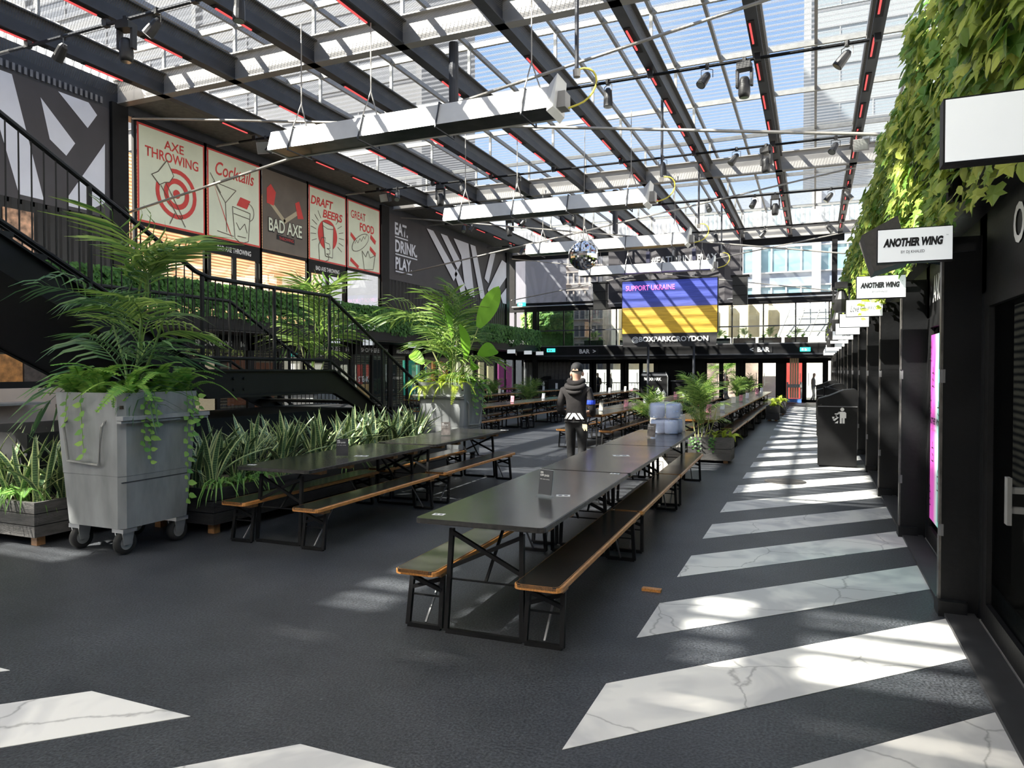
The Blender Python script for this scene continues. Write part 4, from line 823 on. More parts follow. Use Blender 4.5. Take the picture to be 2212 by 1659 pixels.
for k, (y, x) in enumerate(((18.98, -14.1), (20.9, -14.1), (23.9, -14.1), (27.2, -14.1), (31.1, -14.1), (33.6, -14.1), (35.9, -14.1), (37.7, -14.1))):
    s = thing('projecting_sign', (x, y, 2.50), 'small white projecting sign under the left gallery, %s from the front' % ORD[k], 'sign', 'projecting signs under the left gallery')
    MB().box((-0.42, 0, 0), (0.05, 0.05, 0.22)).build('frame', MT['black'], s); MB().box((-0.41, -0.004, 0.01), (0.04, 0, 0.21)).build('face', MT['white_sign'], s)
    MB().tube([(-0.2, 0.025, 0.22), (-0.2, 0.025, 0.24)], 0.01, 5).build('bracket', MT['black'], s)
    if k == 2: B = Board(s, (-0.42, -0.004, 0), (1, 0, 0), (0, 0, 1), 0.003); B.poly('emblem', ring(0.235, 0.11, 0.04, 0.07, 14), mat('emblem_teal', (0.05, 0.25, 0.28), 0.6, 0, 0))
# pink and teal vinyl poster in the shop window
def vinyl():
    m = bpy.data.materials.new('pink_teal_vinyl'); nt, n, l, b = nodes_of(m)
    tc = n.new('ShaderNodeTexCoord'); sp = n.new('ShaderNodeSeparateXYZ'); l.new(tc.outputs['Object'], sp.inputs[0]); mr = n.new('ShaderNodeMapRange'); mr.inputs['From Min'].default_value = 0; mr.inputs['From Max'].default_value = 1.9; l.new(sp.outputs['Y'], mr.inputs[0])
    r = n.new('ShaderNodeValToRGB'); e = r.color_ramp.elements; e[0].position = 0.05; e[0].color = (0.05, 0.30, 0.62, 1); e[1].position = 0.95; e[1].color = (0.62, 0.10, 0.46, 1)
    q = e.new(0.25); q.color = (0.12, 0.48, 0.42, 1); q = e.new(0.74); q.color = (0.16, 0.52, 0.44, 1); q = e.new(0.80); q.color = (0.55, 0.55, 0.58, 1); q = e.new(0.87); q.color = (0.64, 0.10, 0.46, 1)
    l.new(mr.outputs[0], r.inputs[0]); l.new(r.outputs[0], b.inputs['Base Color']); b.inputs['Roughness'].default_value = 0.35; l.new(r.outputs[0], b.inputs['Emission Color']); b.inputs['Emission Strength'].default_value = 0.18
    return m
vp = thing('window_vinyl', (1.0, 5.76, 0.25), 'pink to teal vinyl poster filling the shop window under the second sign', 'poster')
MB().box((0, 0, 0), (0.012, 1.95, 1.70)).build('sheet', vinyl(), vp)
B = Board(vp, (0, 1.95, 0), (0, -1, 0), (0, 0, 1), 0.002)
for (a, z) in ((0.10, 0.20), (0.24, 0.62), (0.10, 1.05), (0.26, 1.30), (0.6, 0.4), (0.6, 1.0), (0.12, 1.55)):
    B.line('bag_sketch', [[(a - 0.05, z - 0.07), (a + 0.05, z - 0.07), (a + 0.045, z + 0.05), (a - 0.045, z + 0.05), (a - 0.05, z - 0.07)], [(a - 0.03, z + 0.05), (a, z + 0.11), (a + 0.03, z + 0.05)], [(a - 0.03, z), (a + 0.03, z - 0.02)]], MT['ink'], 0.010)
B.text('ANOTHER WING', 0.42, 0.92, 0.62, 0.06, MT['ink'], bold=0.04, shear=0.2); B.text('BY DJ KHALED', 0.40, 0.84, 0.25, 0.025, MT['grey_ink'])
# ================================================================== TABLES AND BENCHES
def rounded(w, l, r, n=3):
    out = []
    for (cx, cy, a0) in ((w / 2 - r, r, -90), (w / 2 - r, l - r, 0), (-w / 2 + r, l - r, 90), (-w / 2 + r, r, 180)):
        for i in range(n + 1):
            t = R(a0 + 90 * i / n); out.append((cx + r * math.cos(t), cy + r * math.sin(t)))
    return out
TL, TW, TZ, BZ = 2.345, 0.84, 0.72, 0.40
edge_black = mat('worn_black_edge', (0.03, 0.028, 0.026), 0.4, 0, 0.9, 30)
def leg_frame(hw, zt, y, flip, xb, low):
    s = -1 if flip else 1
    f = MB()
    for x in (-1, 1): f.bar((x * hw * 0.93, y + s * 0.05, zt), (x * hw, y, 0.012), 0.028)
    f.bar((-hw, y, 0.014), (hw, y, 0.014), 0.028)
    b = MB(); z1, z0 = zt - 0.02, xb
    b.bar((-hw * 0.93, y + s * 0.045, z1), (hw * 0.95, y + s * 0.03, z0), 0.024); b.bar((hw * 0.93, y + s * 0.05, z1), (-hw * 0.95, y + s * 0.035, z0), 0.024)
    r = MB(); r.bar((-hw * 0.96, y + s * 0.03, low), (hw * 0.96, y + s * 0.03, low), 0.010)
    d = MB(); d.bar((0, y + s * 0.04, low), (0, y + s * 0.36, zt - 0.01), 0.016)
    return f, b, r, d
def make_table(edge):
    t = thing('folding_table', (0, 0, 0), 'x', 'table', 'black folding tables in long rows')
    MB().prism(rounded(TW - 0.012, TL - 0.02, 0.035), TZ - 0.026, TZ).build('table_top', MT['board'], t)
    e = MB(); o = rounded(TW, TL - 0.008, 0.04); i = rounded(TW - 0.013, TL - 0.021, 0.035); n = len(o); k = len(e.v)
    e.v += [(x, y, TZ - 0.032) for x, y in o] + [(x, y, TZ - 0.004) for x, y in o] + [(x, y, TZ - 0.0005) for x, y in i] + [(x, y, TZ - 0.032) for x, y in i]
    for r_ in range(3):
        for j in range(n): e.f.append((k + r_ * n + j, k + r_ * n + (j + 1) % n, k + (r_ + 1) * n + (j + 1) % n, k + (r_ + 1) * n + j))
    e.build('edge_band', edge, t)
    for y in (0.30, 0.75, TL - 0.75, TL - 0.30): MB().box((-TW / 2 + 0.05, y - 0.045, TZ - 0.075), (TW / 2 - 0.05, y + 0.045, TZ - 0.027)).build('batten', MT['wood_block'], t)
    for y, fl_ in ((0.10, False), (TL - 0.12, True)):
        f, b, r, d = leg_frame(0.25, TZ - 0.08, y, fl_, 0.40, 0.33)
        fo = f.build('leg_frame', MT['black'], t); b.build('cross_brace', MT['black'], fo); r.build('tie_rod', MT['black'], fo); d.build('folding_strut', MT['black'], fo)
    return t
def make_bench():
    t = thing('bench', (0, 0, 0), 'x', 'bench', 'folding benches along the tables'); W = 0.29
    MB().prism(rounded(W - 0.02, TL - 0.02, 0.035), BZ - 0.022, BZ).build('seat_board', MT['board'], t)
    e = MB(); o = rounded(W, TL - 0.005, 0.045); i = rounded(W - 0.03, TL - 0.035, 0.035); n = len(o)
    e.v += [(x, y, BZ - 0.034) for x, y in o] + [(x, y, BZ - 0.008) for x, y in o] + [(x, y, BZ + 0.001) for x, y in i] + [(x, y, BZ - 0.034) for x, y in i]
    for r_ in range(3):
        for j in range(n): e.f.append((r_ * n + j, r_ * n + (j + 1) % n, (r_ + 1) * n + (j + 1) % n, (r_ + 1) * n + j))
    e.build('wood_edge', MT['wood_edge'], t)
    for y in (0.17, TL - 0.17): MB().box((-W / 2 + 0.03, y - 0.05, BZ - 0.066), (W / 2 - 0.02, y + 0.05, BZ - 0.023)).build('batten', MT['wood_block'], t)
    for y, fl_ in ((0.13, False), (TL - 0.15, True)):
        f, b, r, d = leg_frame(0.115, BZ - 0.07, y, fl_, 0.24, 0.20)
        fo = f.build('leg_frame', MT['black'], t); b.build('cross_brace', MT['black'], fo); r.build('tie_rod', MT['black'], fo)
        s = -1 if fl_ else 1; MB().bar((0, y + s * 0.02, 0.03), (0, y + s * 0.30, BZ - 0.07), 0.012).build('folding_strut', MT['mat_grey_metal'], fo)
    return t
tb0 = make_table(edge_black); tw0 = make_table(MT['wood_edge']); bench0 = make_bench()
used = set()
def put(root, key, loc, rz, label):
    if key not in used:
        used.add(key); root.location = loc; root.rotation_euler = (0, 0, rz); root['label'] = label; return root
    return dup(root, loc, label, rz)
ROWS = [  # name, x centre at start, y start, count, dx/dy, wood edge?, right benches, left benches
    ('front row', -1.835, 3.79, 3, -0.030, False, (0.40, 0, 3), (-0.40, 0, 3)),
    ('row beside the snake plants', -4.61, 5.17, 2, -0.022, False, (0.44, 0, 2), (-0.36, 0, 2)),
    ('row beside the striped walkway', -2.09, 13.5, 8, 0.0, True, (0.46, 0, 8), (-0.46, 0, 8)),
    ('middle row behind the standing person', -4.40, 14.2, 8, -0.002, True, (0.46, 0, 8), (-0.46, 0, 8)),
    ('row behind the far galvanised planter', -7.95, 14.0, 8, 0.0, True, (0.48, 0, 8), (-0.48, 0, 8)),
    ('row in front of the left food units', -11.55, 19.4, 6, 0.0, True, (0.48, 0, 6), (-0.48, 0, 6)),
    ('row against the left food units', -15.0, 28.5, 4, 0.0, True, (0.48, 0, 4), None)]
TAB = {}
for ri, (nm, x0, y0, n, sl, wood, rb, lb) in enumerate(ROWS):
    rz = -math.atan(sl)
    for i in range(n):
        pitch = 2.40 if ri > 1 else (2.36 if ri == 0 else 2.45); y = y0 + i * pitch; x = x0 + sl * (y - y0)
        TAB[(ri, i)] = (x, y, rz)
        put(tw0 if wood else tb0, 'tw' if wood else 'tb', (x, y, 0), rz, 'black folding table, %s in the %s' % (ORD[i] if i else 'first', nm))
        for side, sp in (('right', rb), ('left', lb)):
            if not sp: continue
            by = y + random.uniform(-0.02, 0.02) - 0.03
            if ri == 0 and side == 'right': by = y - 0.03
            bx = x + sp[0] + (0.06 * i if False else 0) + random.uniform(-0.015, 0.015)
            if ri == 1: by -= 0.06
            put(bench0, 'bench', (bx, by, 0), rz, 'wood edged bench, %s side, %s in the %s' % (side, ORD[i] if i else 'first', nm))
# ------------------------------------------------------------------ menu holders
menu_cols = [mat('menu_black', (0.018, 0.02, 0.024), 0.4, 0, 0.1), mat('menu_cream', (0.74, 0.70, 0.60), 0.5, 0, 0.12, 10), mat('menu_pink', (0.78, 0.30, 0.36), 0.5, 0, 0.45, 12), mat('menu_white', (0.76, 0.77, 0.80), 0.5, 0, 0.15, 14), mat('menu_grey', (0.16, 0.14, 0.13), 0.4, 0, 0.5, 14)]
hold_me = MB().hexa([(-0.066, 0.0, 0), (0.066, 0.0, 0), (0.066, 0.06, 0), (-0.066, 0.06, 0), (-0.066, 0.0, 0.012), (0.066, 0.0, 0.012), (0.066, 0.06, 0.012), (-0.066, 0.06, 0.012)]).hexa([(-0.066, 0.028, 0.01), (0.066, 0.028, 0.01), (0.066, 0.031, 0.01), (-0.066, 0.031, 0.01), (-0.066, 0.052, 0.19), (0.066, 0.052, 0.19), (0.066, 0.055, 0.19), (-0.066, 0.055, 0.19)]).mesh('stand', MT['acrylic'])
cards = [MB().hexa([(-0.062, 0.024, 0.012), (0.062, 0.024, 0.012), (0.062, 0.027, 0.012), (-0.062, 0.027, 0.012), (-0.062, 0.047, 0.188), (0.062, 0.047, 0.188), (0.062, 0.050, 0.188), (-0.062, 0.050, 0.188)]).mesh('menu_card', c) for c in menu_cols]
def menu(x, y, rz, kind, label):
    h = thing('menu_holder', (x, y, TZ + 0.002), label, 'menu holder', 'menu holders on the tables', rz)
    link_mesh('stand', hold_me, h); c = link_mesh('menu_card', cards[kind], h); vv = Vector((0, 0.023, 0.176))
    if kind in (0, 4):
        text('50%', c, MT['white'], (-0.052, 0.040, 0.160), (1, 0, 0), vv, 0.028, 0.015, bold=0.02, align='L', lift=0.001); text('OFF JUGS', c, MT['white'], (-0.052, 0.037, 0.138), (1, 0, 0), vv, 0.085, 0.017, bold=0.02, align='L', lift=0.001)
        text('BEERS + WINES + COCKTAILS', c, MT['white'], (-0.050, 0.0345, 0.118), (1, 0, 0), vv, 0.09, 0.006, align='L', lift=0.001)
    return h
menu(-1.78, 4.75, R(-22), 0, 'black menu card in a clear holder on the nearest table')
menu(-2.02, 9.50, R(-20), 4, 'dark menu card in a clear holder beside the blue paper rolls')
menu(-4.52, 6.12, R(24), 0, 'black menu card in a clear holder on the first table by the snake plants')
menu(-4.67, 8.68, R(30), 4, 'dark menu card in a clear holder on the second table by the snake plants')
for j, (x, y, k) in enumerate([(-2.07, 15.5, 2), (-1.95, 16.9, 3), (-2.05, 20.4, 1), (-2.0, 21.9, 2), (-2.0, 24.0, 3), (-2.05, 29.2, 2), (-2.05, 31.6, 3), (-4.40, 15.4, 1), (-4.28, 17.25, 2), (-4.33, 19.6, 3), (-4.38, 22.6, 1), (-4.34, 24.4, 2), (-4.32, 26.0, 3), (-4.38, 29.3, 1), (-4.38, 31.2, 2), (-4.38, 33.0, 1), (-7.9, 15.4, 1), (-7.9, 18.6, 2), (-7.93, 21.2, 3), (-7.8, 25.9, 2), (-7.95, 29.2, 3), (-7.95, 31.9, 1), (-7.9, 33.0, 2), (-11.5, 22.6, 3), (-11.5, 25.8, 1), (-11.55, 28.4, 2), (-11.5, 30.8, 3), (-14.9, 29.6, 3), (-14.9, 33.4, 3), (-14.9, 36.2, 2)]):
    rown = 'row beside the striped walkway' if x > -3 else ('middle row' if x > -6 else ('row behind the far galvanised planter' if x > -9 else ('row before the left food units' if x > -13 else 'row against the left wall')))
    idx = sum(1 for q in MENUS if q == rown) if 'MENUS' in globals() else 0
    if 'MENUS' not in globals(): MENUS = []
    MENUS.append(rown)
    menu(x, y, R(random.uniform(-35, -10)), k, '%s menu card, %s from the front in the %s' % (('black', 'cream', 'pink', 'white', 'grey')[k], ORD[idx] if idx else 'first', rown))
# stickers on the table tops
def sticker(x, y, w, l, rz, label):
    s = thing('table_sticker', (x, y, TZ + 0.0005), label, 'sticker', 'stickers on the tables', rz); MB().box((-w / 2, -l / 2, 0), (w / 2, l / 2, 0.001)).build('label_sheet', MT['white'], s)
    MB().box((-w / 3, -l / 4, 0.001), (-w / 12, l / 4, 0.0014)).build('printed_mark', MT['grey_ink'], s); MB().box((w / 12, -l / 4, 0.001), (w / 3, l / 4, 0.0014)).build('printed_mark', MT['grey_ink'], s)
sticker(-2.16, 3.92, 0.075, 0.05, 0.1, 'white sticker at the near left corner of the nearest table'); sticker(-1.60, 6.08, 0.08, 0.05, 0, 'white sticker at the far right corner of the nearest table')
sticker(-1.66, 4.86, 0.10, 0.07, 0.3, 'pale sticker beside the black menu card on the nearest table'); sticker(-1.88, 7.4, 0.17, 0.10, 0.4, 'pale worn sticker on the second table of the front row')
sticker(-4.95, 5.3, 0.08, 0.05, 0.1, 'white sticker at the near corner of the first table by the snake plants'); sticker(-4.40, 6.3, 0.14, 0.08, 0.3, 'pale stickers beside the menu card by the snake plants'); sticker(-4.32, 9.9, 0.12, 0.05, 0.1, 'white sticker at the far corner of the second table by the snake plants')
# ------------------------------------------------------------------ paper roll packs and cartons by the end of the front row
def pack(x, y, z, label, sx=1.0, seed=1):
    rnd = random.Random(seed); p = thing('paper_roll_pack', (x, y, z), label, 'paper rolls', 'packs of blue paper rolls', R(rnd.uniform(-8, 8)))
    for i in (-1, 1):
        for j in (-1, 1):
            MB().lathe([(0.02, 0.0), (0.092, 0.004), (0.098, 0.02), (0.098, 0.18), (0.09, 0.195), (0.02, 0.195), (0.02, 0.05)], (i * 0.10 * sx, j * 0.10, 0), 18).build('paper_roll', MT['blue_roll'], p, smooth=True)
    g = MB(); n = 20; prof = [(0.19, 0.0), (0.212, 0.03), (0.208, 0.10), (0.214, 0.17), (0.19, 0.208), (0.02, 0.212 + 0.01 * seed)]
    for r_, h in prof:
        for k in range(n):
            t = 2 * math.pi * k / n; q = (abs(math.cos(t)) ** 4 + abs(math.sin(t)) ** 4) ** -0.25; w = 1 + rnd.uniform(-0.04, 0.04)
            g.v.append((r_ * q * math.cos(t) * w * sx, r_ * q * math.sin(t) * w, h + rnd.uniform(-0.006, 0.006)))
    for a in range(len(prof) - 1):
        for k in range(n): g.f.append((a * n + k, a * n + (k + 1) % n, (a + 1) * n + (k + 1) % n, (a + 1) * n + k))
    g.build('shrink_film', MT['film'], p, smooth=True)
pack(-1.96, 10.35, TZ + 0.002, 'lower pack of blue paper rolls standing on the front row table', 1.0, 1)
pack(-1.98, 10.36, TZ + 0.225, 'upper pack of blue paper rolls stacked in wrinkled film', 1.12, 2)
for k, (z, h) in enumerate(((0.0, 0.34), (0.34, 0.30), (0.64, 0.30))):
    c = thing('carton', (-2.10, 11.18, z), 'white printed carton, %s of the stack behind the paper rolls' % ('bottom', 'middle', 'top')[k], 'carton', 'stacked white cartons'); MB().box((-0.24, -0.17, 0), (0.24, 0.17, h - 0.005)).build('box', MT['cardboard'], c)
    B = Board(c, (-0.24, -0.17, 0), (1, 0, 0), (0, 0, 1), 0.002); B.line('printed_frame', [[(0.05, 0.06), (0.20, 0.06), (0.20, 0.22), (0.05, 0.22), (0.05, 0.06)], [(0.28, 0.06), (0.43, 0.06), (0.43, 0.22), (0.28, 0.22), (0.28, 0.06)], [(0.08, 0.10), (0.17, 0.18)], [(0.31, 0.18), (0.40, 0.10)]], MT['grey_ink'], 0.008)
    MB().box((-0.03, -0.171, h - 0.09), (0.03, 0.171, h - 0.0045)).build('tape', MT['tan'], c)
# scrap of wood on the floor
tag(MB().box((-1.16, 5.18, 0), (-1.02, 5.23, 0.02)).build('wood_offcut', MT['wood_edge']), 'small pale wood offcut under the nearest right hand bench', 'offcut')

# ================================================================== LITTER BINS, KIOSK, FAR CLUTTER
def litter_bin(x, y, label):
    t = thing('litter_bin', (x, y, 0), label, 'bin', 'black litter bins by the right wall')
    MB().box((-0.30, -0.30, 0.03), (0.30, 0.30, 1.02)).build('body', MT['black'], t); MB().box((-0.27, -0.27, 0), (0.27, 0.27, 0.04)).build('plinth', MT['black_matt'], t)
    hd = MB(); prof = [(-0.31, 1.02), (0.31, 1.02), (0.31, 1.28), (0.27, 1.315), (0.10, 1.30), (-0.12, 1.20), (-0.29, 1.15), (-0.31, 1.11)]; i = len(hd.v); n = len(prof)
    hd.v += [(a, -0.31, b) for a, b in prof] + [(a, 0.31, b) for a, b in prof]; hd.f.append(tuple(range(n))); hd.f.append(tuple(reversed(range(n, 2 * n))))
    for j in range(n): hd.f.append((j, n + j, n + (j + 1) % n, (j + 1) % n))
    hd.build('hood', MT['black'], t); MB().box((-0.305, -0.313, 1.015), (0.305, -0.305, 1.03)).build('seam', MT['mat_grey_metal'], t)
    B = Board(t, (-0.30, -0.302, 0), (1, 0, 0), (0, 0, 1), 0.003)
    ox, oz = 0.24, 0.74
    B.poly('tidy_figure', disc(ox + 0.135, oz + 0.235, 0.030, 14) + [[(ox + 0.075, oz + 0.195), (ox + 0.175, oz + 0.195), (ox + 0.195, oz + 0.175), (ox + 0.195, oz + 0.09), (ox + 0.172, oz + 0.09), (ox + 0.172, oz), (ox + 0.140, oz), (ox + 0.140, oz + 0.09), (ox + 0.130, oz + 0.09), (ox + 0.130, oz), (ox + 0.098, oz), (ox + 0.098, oz + 0.15)], [(ox + 0.085, oz + 0.195), (ox + 0.10, oz + 0.165), (ox + 0.06, oz + 0.145), (ox + 0.02, oz + 0.15), (ox + 0.02, oz + 0.165), (ox + 0.055, oz + 0.168)]], MT['white'])
    B.poly('litter_basket', [[(ox - 0.02, oz + 0.11), (ox + 0.02, oz + 0.11), (ox + 0.005, oz + 0.075), (ox - 0.012, oz + 0.075)], [(ox - 0.010, oz + 0.055), (ox + 0.06, oz + 0.11), (ox + 0.085, oz + 0.10), (ox + 0.02, oz + 0.04)], [(ox + 0.02, oz + 0.005), (ox + 0.075, oz + 0.05), (ox + 0.07, oz + 0.0)], [(ox + 0.03, oz + 0.125), (ox + 0.045, oz + 0.135), (ox + 0.06, oz + 0.12), (ox + 0.045, oz + 0.112)]], MT['white'])
    return t
litter_bin(0.36, 13.4, 'black litter bin with a white tidy figure, nearest on the walkway'); litter_bin(0.36, 19.2, 'black litter bin, second along the striped walkway'); litter_bin(0.36, 25.5, 'black litter bin, third along the striped walkway'); litter_bin(-14.6, 39.3, 'black litter bin by the grey corrugated panel at the far left')
hn = thing('hand_sanitiser_stand', (0.30, 17.0, 0), 'slim dark sloping rail standing behind the nearest litter bin', 'stand'); MB().tube([(-0.1, 0, 0.0), (-0.1, 0, 1.28), (0.28, -0.9, 1.18)], 0.02, 6).build('rail', MT['black'], hn)
kb = thing('bar_kiosk', (-8.0, 38.9, 0), 'black bar kiosk with sloping top and white name lettering', 'kiosk')
MB().box((-0.72, -0.4, 0), (0.72, 0.4, 1.35)).build('body', MT['black'], kb); MB().hexa([(-0.72, -0.4, 1.35), (0.72, -0.4, 1.35), (0.72, 0.4, 1.35), (-0.72, 0.4, 1.35), (-0.66, -0.22, 1.55), (0.62, -0.22, 1.55), (0.62, 0.4, 1.55), (-0.66, 0.4, 1.55)]).build('sloping_top', MT['dark_steel'], kb)
text('BOXPARK', kb, MT['white'], (-0.05, -0.42, 1.17), (1, 0, 0), (0, 0, 1), 0.95, 0.17, bold=0.03)
MB().tube([(0.75, -0.38, 0.1), (0.75, -0.38, 1.3), (0.62, -0.25, 1.56)], 0.03, 6).build('edge_trim', MT['chrome'], kb)
B = Board(kb, (0.1, -0.40, 0.0), (1, 0, 0), (0, 0, 1), 0.004); B.poly('chevron_emblem', [[(-0.05, 0.35), (0.15, 0.72), (0.30, 0.48), (0.24, 0.35)], [(0.30, 0.35), (0.44, 0.62), (0.60, 0.35)]], MT['white'])
ct = thing('bar_counter', (-6.4, 39.2, 0), 'dark bar counter with a pale top beside the kiosk', 'counter'); MB().box((-0.7, -0.3, 0), (0.8, 0.3, 1.05)).build('front', MT['black'], ct); MB().box((-0.75, -0.35, 1.05), (0.85, 0.35, 1.10)).build('worktop', MT['mat_grey_metal'], ct)
tr = thing('timber_trolley', (-0.92, 38.6, 0), 'tall pale timber boards strapped on a grey trolley by the far doors', 'trolley')
for k in range(4): MB().box((-0.22 + k * 0.11, -0.05, 0.25), (-0.13 + k * 0.11, 0.05 + 0.02 * (k % 2), 2.25)).build('board', MT['plywood'], tr)
MB().box((-0.36, -0.12, 0.2), (-0.28, 0.12, 1.05)).build('side_frame', MT['galv'], tr); MB().box((0.28, -0.12, 0.2), (0.36, 0.12, 1.05)).build('side_frame', MT['galv'], tr); MB().box((-0.36, -0.16, 0.78), (0.36, -0.10, 0.95)).build('strap', MT['galv'], tr)
MB().box((-0.34, -0.25, 0.03), (0.34, 0.15, 0.2)).build('blue_crate', mat('crate_blue', (0.08, 0.20, 0.55), 0.5, 0, 0.2), tr)
wt = thing('waiter_station', (-12.9, 36.9, 0), 'black service cabinet with a white tidy figure at the far left', 'cabinet'); MB().box((-0.45, -0.3, 0), (0.45, 0.3, 1.15)).build('body', MT['black_matt'], wt); MB().box((-0.05, -0.31, 0.6), (0.08, -0.30, 0.95)).build('sticker', MT['white'], wt)
ck = thing('service_counter', (-12.4, 7.6, 0), 'beige service counter behind the stairs at the far left', 'counter'); MB().box((-1.3, -2.2, 0), (-0.9, 3.0, 1.30)).build('counter_front', mat('beige_ply', (0.55, 0.45, 0.37), 0.6, 0, 0.1, 2), ck); MB().box((-0.9, -1.2, 1.02), (-0.3, 1.0, 1.06)).build('shelf', MT['galv'], ck)
mbd = thing('menu_board', (-13.45, 7.4, 1.42), 'orange and white menu boards over the service counter at the far left', 'menu board'); 
for k_ in range(7):
    cc = [(0.42, 0.14, 0.05), (0.50, 0.48, 0.45), (0.12, 0.35, 0.05), (0.45, 0.17, 0.06), (0.40, 0.42, 0.46), (0.50, 0.22, 0.06), (0.08, 0.06, 0.05)][k_]
    MB().box((-0.05, -1.6 + 0.47 * k_, 0), (0, -1.16 + 0.47 * k_, 0.50 if k_ % 2 else 0.42)).build('panel', mat('menu_print_%d' % k_, cc, 0.5, 0, 0.5, 9), mbd)
MB().box((-0.45, -1.6, -0.12), (0, 1.7, 0)).build('ledge', MT['black'], mbd)
# ================================================================== PLANTS
def nth(n): return '%d%s' % (n, 'th' if 10 < n % 100 < 14 else {1: 'st', 2: 'nd', 3: 'rd'}.get(n % 10, 'th'))
def strip(mb, pts, wid, side, fold=0.0):
    """thin leaf ribbon along pts with half-widths wid; side = width direction; fold lifts the rim into a V"""
    k = len(mb.v)
    for p, w in zip(pts, wid):
        p = Vector(p); up = Vector((0, 0, 1)) * (fold * w)
        mb.v += [tuple(p - side * w + up), tuple(p), tuple(p + side * w + up)]
    for i in range(len(pts) - 1):
        a = k + 3 * i
        mb.f += [(a, a + 1, a + 4, a + 3), (a + 1, a + 2, a + 5, a + 4)]
def frond_mesh(seed, L=1.2, n=24, leaf=0.42, droop=0.55, w=0.016, m='palm', vee=0.5, bare=0.28):
    """feather palm frond: arching midrib along +x rising then drooping, leaflets both sides"""
    rnd = random.Random(seed); mb = MB(); N = 14; mid = []
    for i in range(N + 1):
        t = i / N; mid.append(Vector((L * (t - 0.18 * t * t * droop), 0, L * (0.55 * t - droop * t * t))))
    mb.tube(mid, 0.01, 4, True, [0.011 * (1 - 0.8 * i / N) for i in range(N + 1)])
    for j in range(n):
        t = bare + (1 - bare) * (j + 0.5) / n; f = t * N; i = min(int(f), N - 1); p = mid[i].lerp(mid[i + 1], f - i); d = (mid[i + 1] - mid[i]).normalized()
        ll = leaf * (0.55 + 0.9 * math.sin(math.pi * min(1, 0.15 + 0.85 * (t - bare) / (1 - bare)))) * rnd.uniform(0.85, 1.1)
        for s in (-1, 1):
            out = (Vector((0, s, 0)) * 1.0 + d * (0.38 + 0.30 * t + (0.9 if j >= n - 2 else 0)) + Vector((0, 0, vee * 0.45))).normalized(); dr = rnd.uniform(0.25, 0.55) * ll
            q = [p, p + out * ll * 0.4 + Vector((0, 0, 0.02)), p + out * ll * 0.75 - Vector((0, 0, dr * 0.35)), p + out * ll - Vector((0, 0, dr))]
            side = out.cross(Vector((0, 0, 1))).normalized() * 0.9 + Vector((0, 0, 0.3))
            strip(mb, q, [w * 0.35, w, w * 0.8, 0.001], side, 0.3)
    return mb.mesh('frond', MT[m])
def fern_mesh(seed, L=0.5, n=26, m='fern', leaf=0.062):
    rnd = random.Random(seed); mb = MB(); N = 8; mid = []
    for i in range(N + 1):
        t = i / N; mid.append(Vector((L * (0.95 * t - 0.25 * t * t), 0, L * (0.75 * t - 1.05 * t * t))))
    mb.tube(mid, 0.004, 3, False)
    for j in range(n):
        t = 0.08 + 0.92 * (j + 0.5) / n; f = t * N; i = min(int(f), N - 1); p = mid[i].lerp(mid[i + 1], f - i); d = (mid[i + 1] - mid[i]).normalized(); ll = leaf * (1.05 - 0.85 * t ** 2) * rnd.uniform(0.9, 1.1)
        for s in (-1, 1):
            o = Vector((0, s, 0)) + d * 0.25; mb.face([p - d * 0.007, p + o * ll * 0.5 - d * 0.0085, p + o * ll, p + o * ll * 0.5 + d * 0.0085, p + d * 0.007])
    return mb.mesh('fern_frond', MT[m])
PALM = [frond_mesh(i, 1.0, 10, 0.42, 0.50 + 0.16 * i, 0.016, 'palm') for i in range(4)]
PALMD = [frond_mesh(10 + i, 1.0, 10, 0.44, 0.55 + 0.18 * i, 0.017, 'palm_dark') for i in range(4)]
ARECA = [frond_mesh(20 + i, 1.0, 15, 0.30, 0.40 + 0.12 * i, 0.011, 'palm', 0.9) for i in range(3)]
FERN = [fern_mesh(i) for i in range(3)]; FERNY = [fern_mesh(5 + i, 0.5, 22, 'fern_yellow', 0.075) for i in range(3)]
def fan(root, meshes, name, n, base, scale, tilt, spread=360, a0=0, seed=0, rise=0.0):
    """n copies of a frond mesh round base; tilt = (min,max) degrees the frond is raised"""
    rnd = random.Random(seed)
    for i in range(n):
        az = R(a0 + spread * (i + rnd.uniform(-0.35, 0.35)) / n); el = R(rnd.uniform(*tilt)); sc = rnd.uniform(*scale)
        M = Matrix.Translation(Vector(base) + Vector((0, 0, rnd.uniform(0, rise)))) @ Matrix.Rotation(az, 4, 'Z') @ Matrix.Rotation(-el, 4, 'Y') @ Matrix.Rotation(R(rnd.uniform(-25, 25)), 4, 'X') @ Matrix.Scale(sc, 4)
        link_mesh(name, rnd.choice(meshes), root, M)
def stems(root, pts, m='stem', r=0.012):
    for a, b in pts: MB().tube([a, Vector(a).lerp(Vector(b), 0.5) + Vector((0.02, 0.01, 0)), b], r, 5, True, [r * 1.2, r, r * 0.7]).build('stem', MT[m], root)
def heart(s=1.0): return [(0, 0), (0.030 * s, 0.012 * s), (0.036 * s, 0.045 * s), (0.012 * s, 0.085 * s), (0, 0.1 * s), (-0.012 * s, 0.085 * s), (-0.036 * s, 0.045 * s), (-0.030 * s, 0.012 * s)]
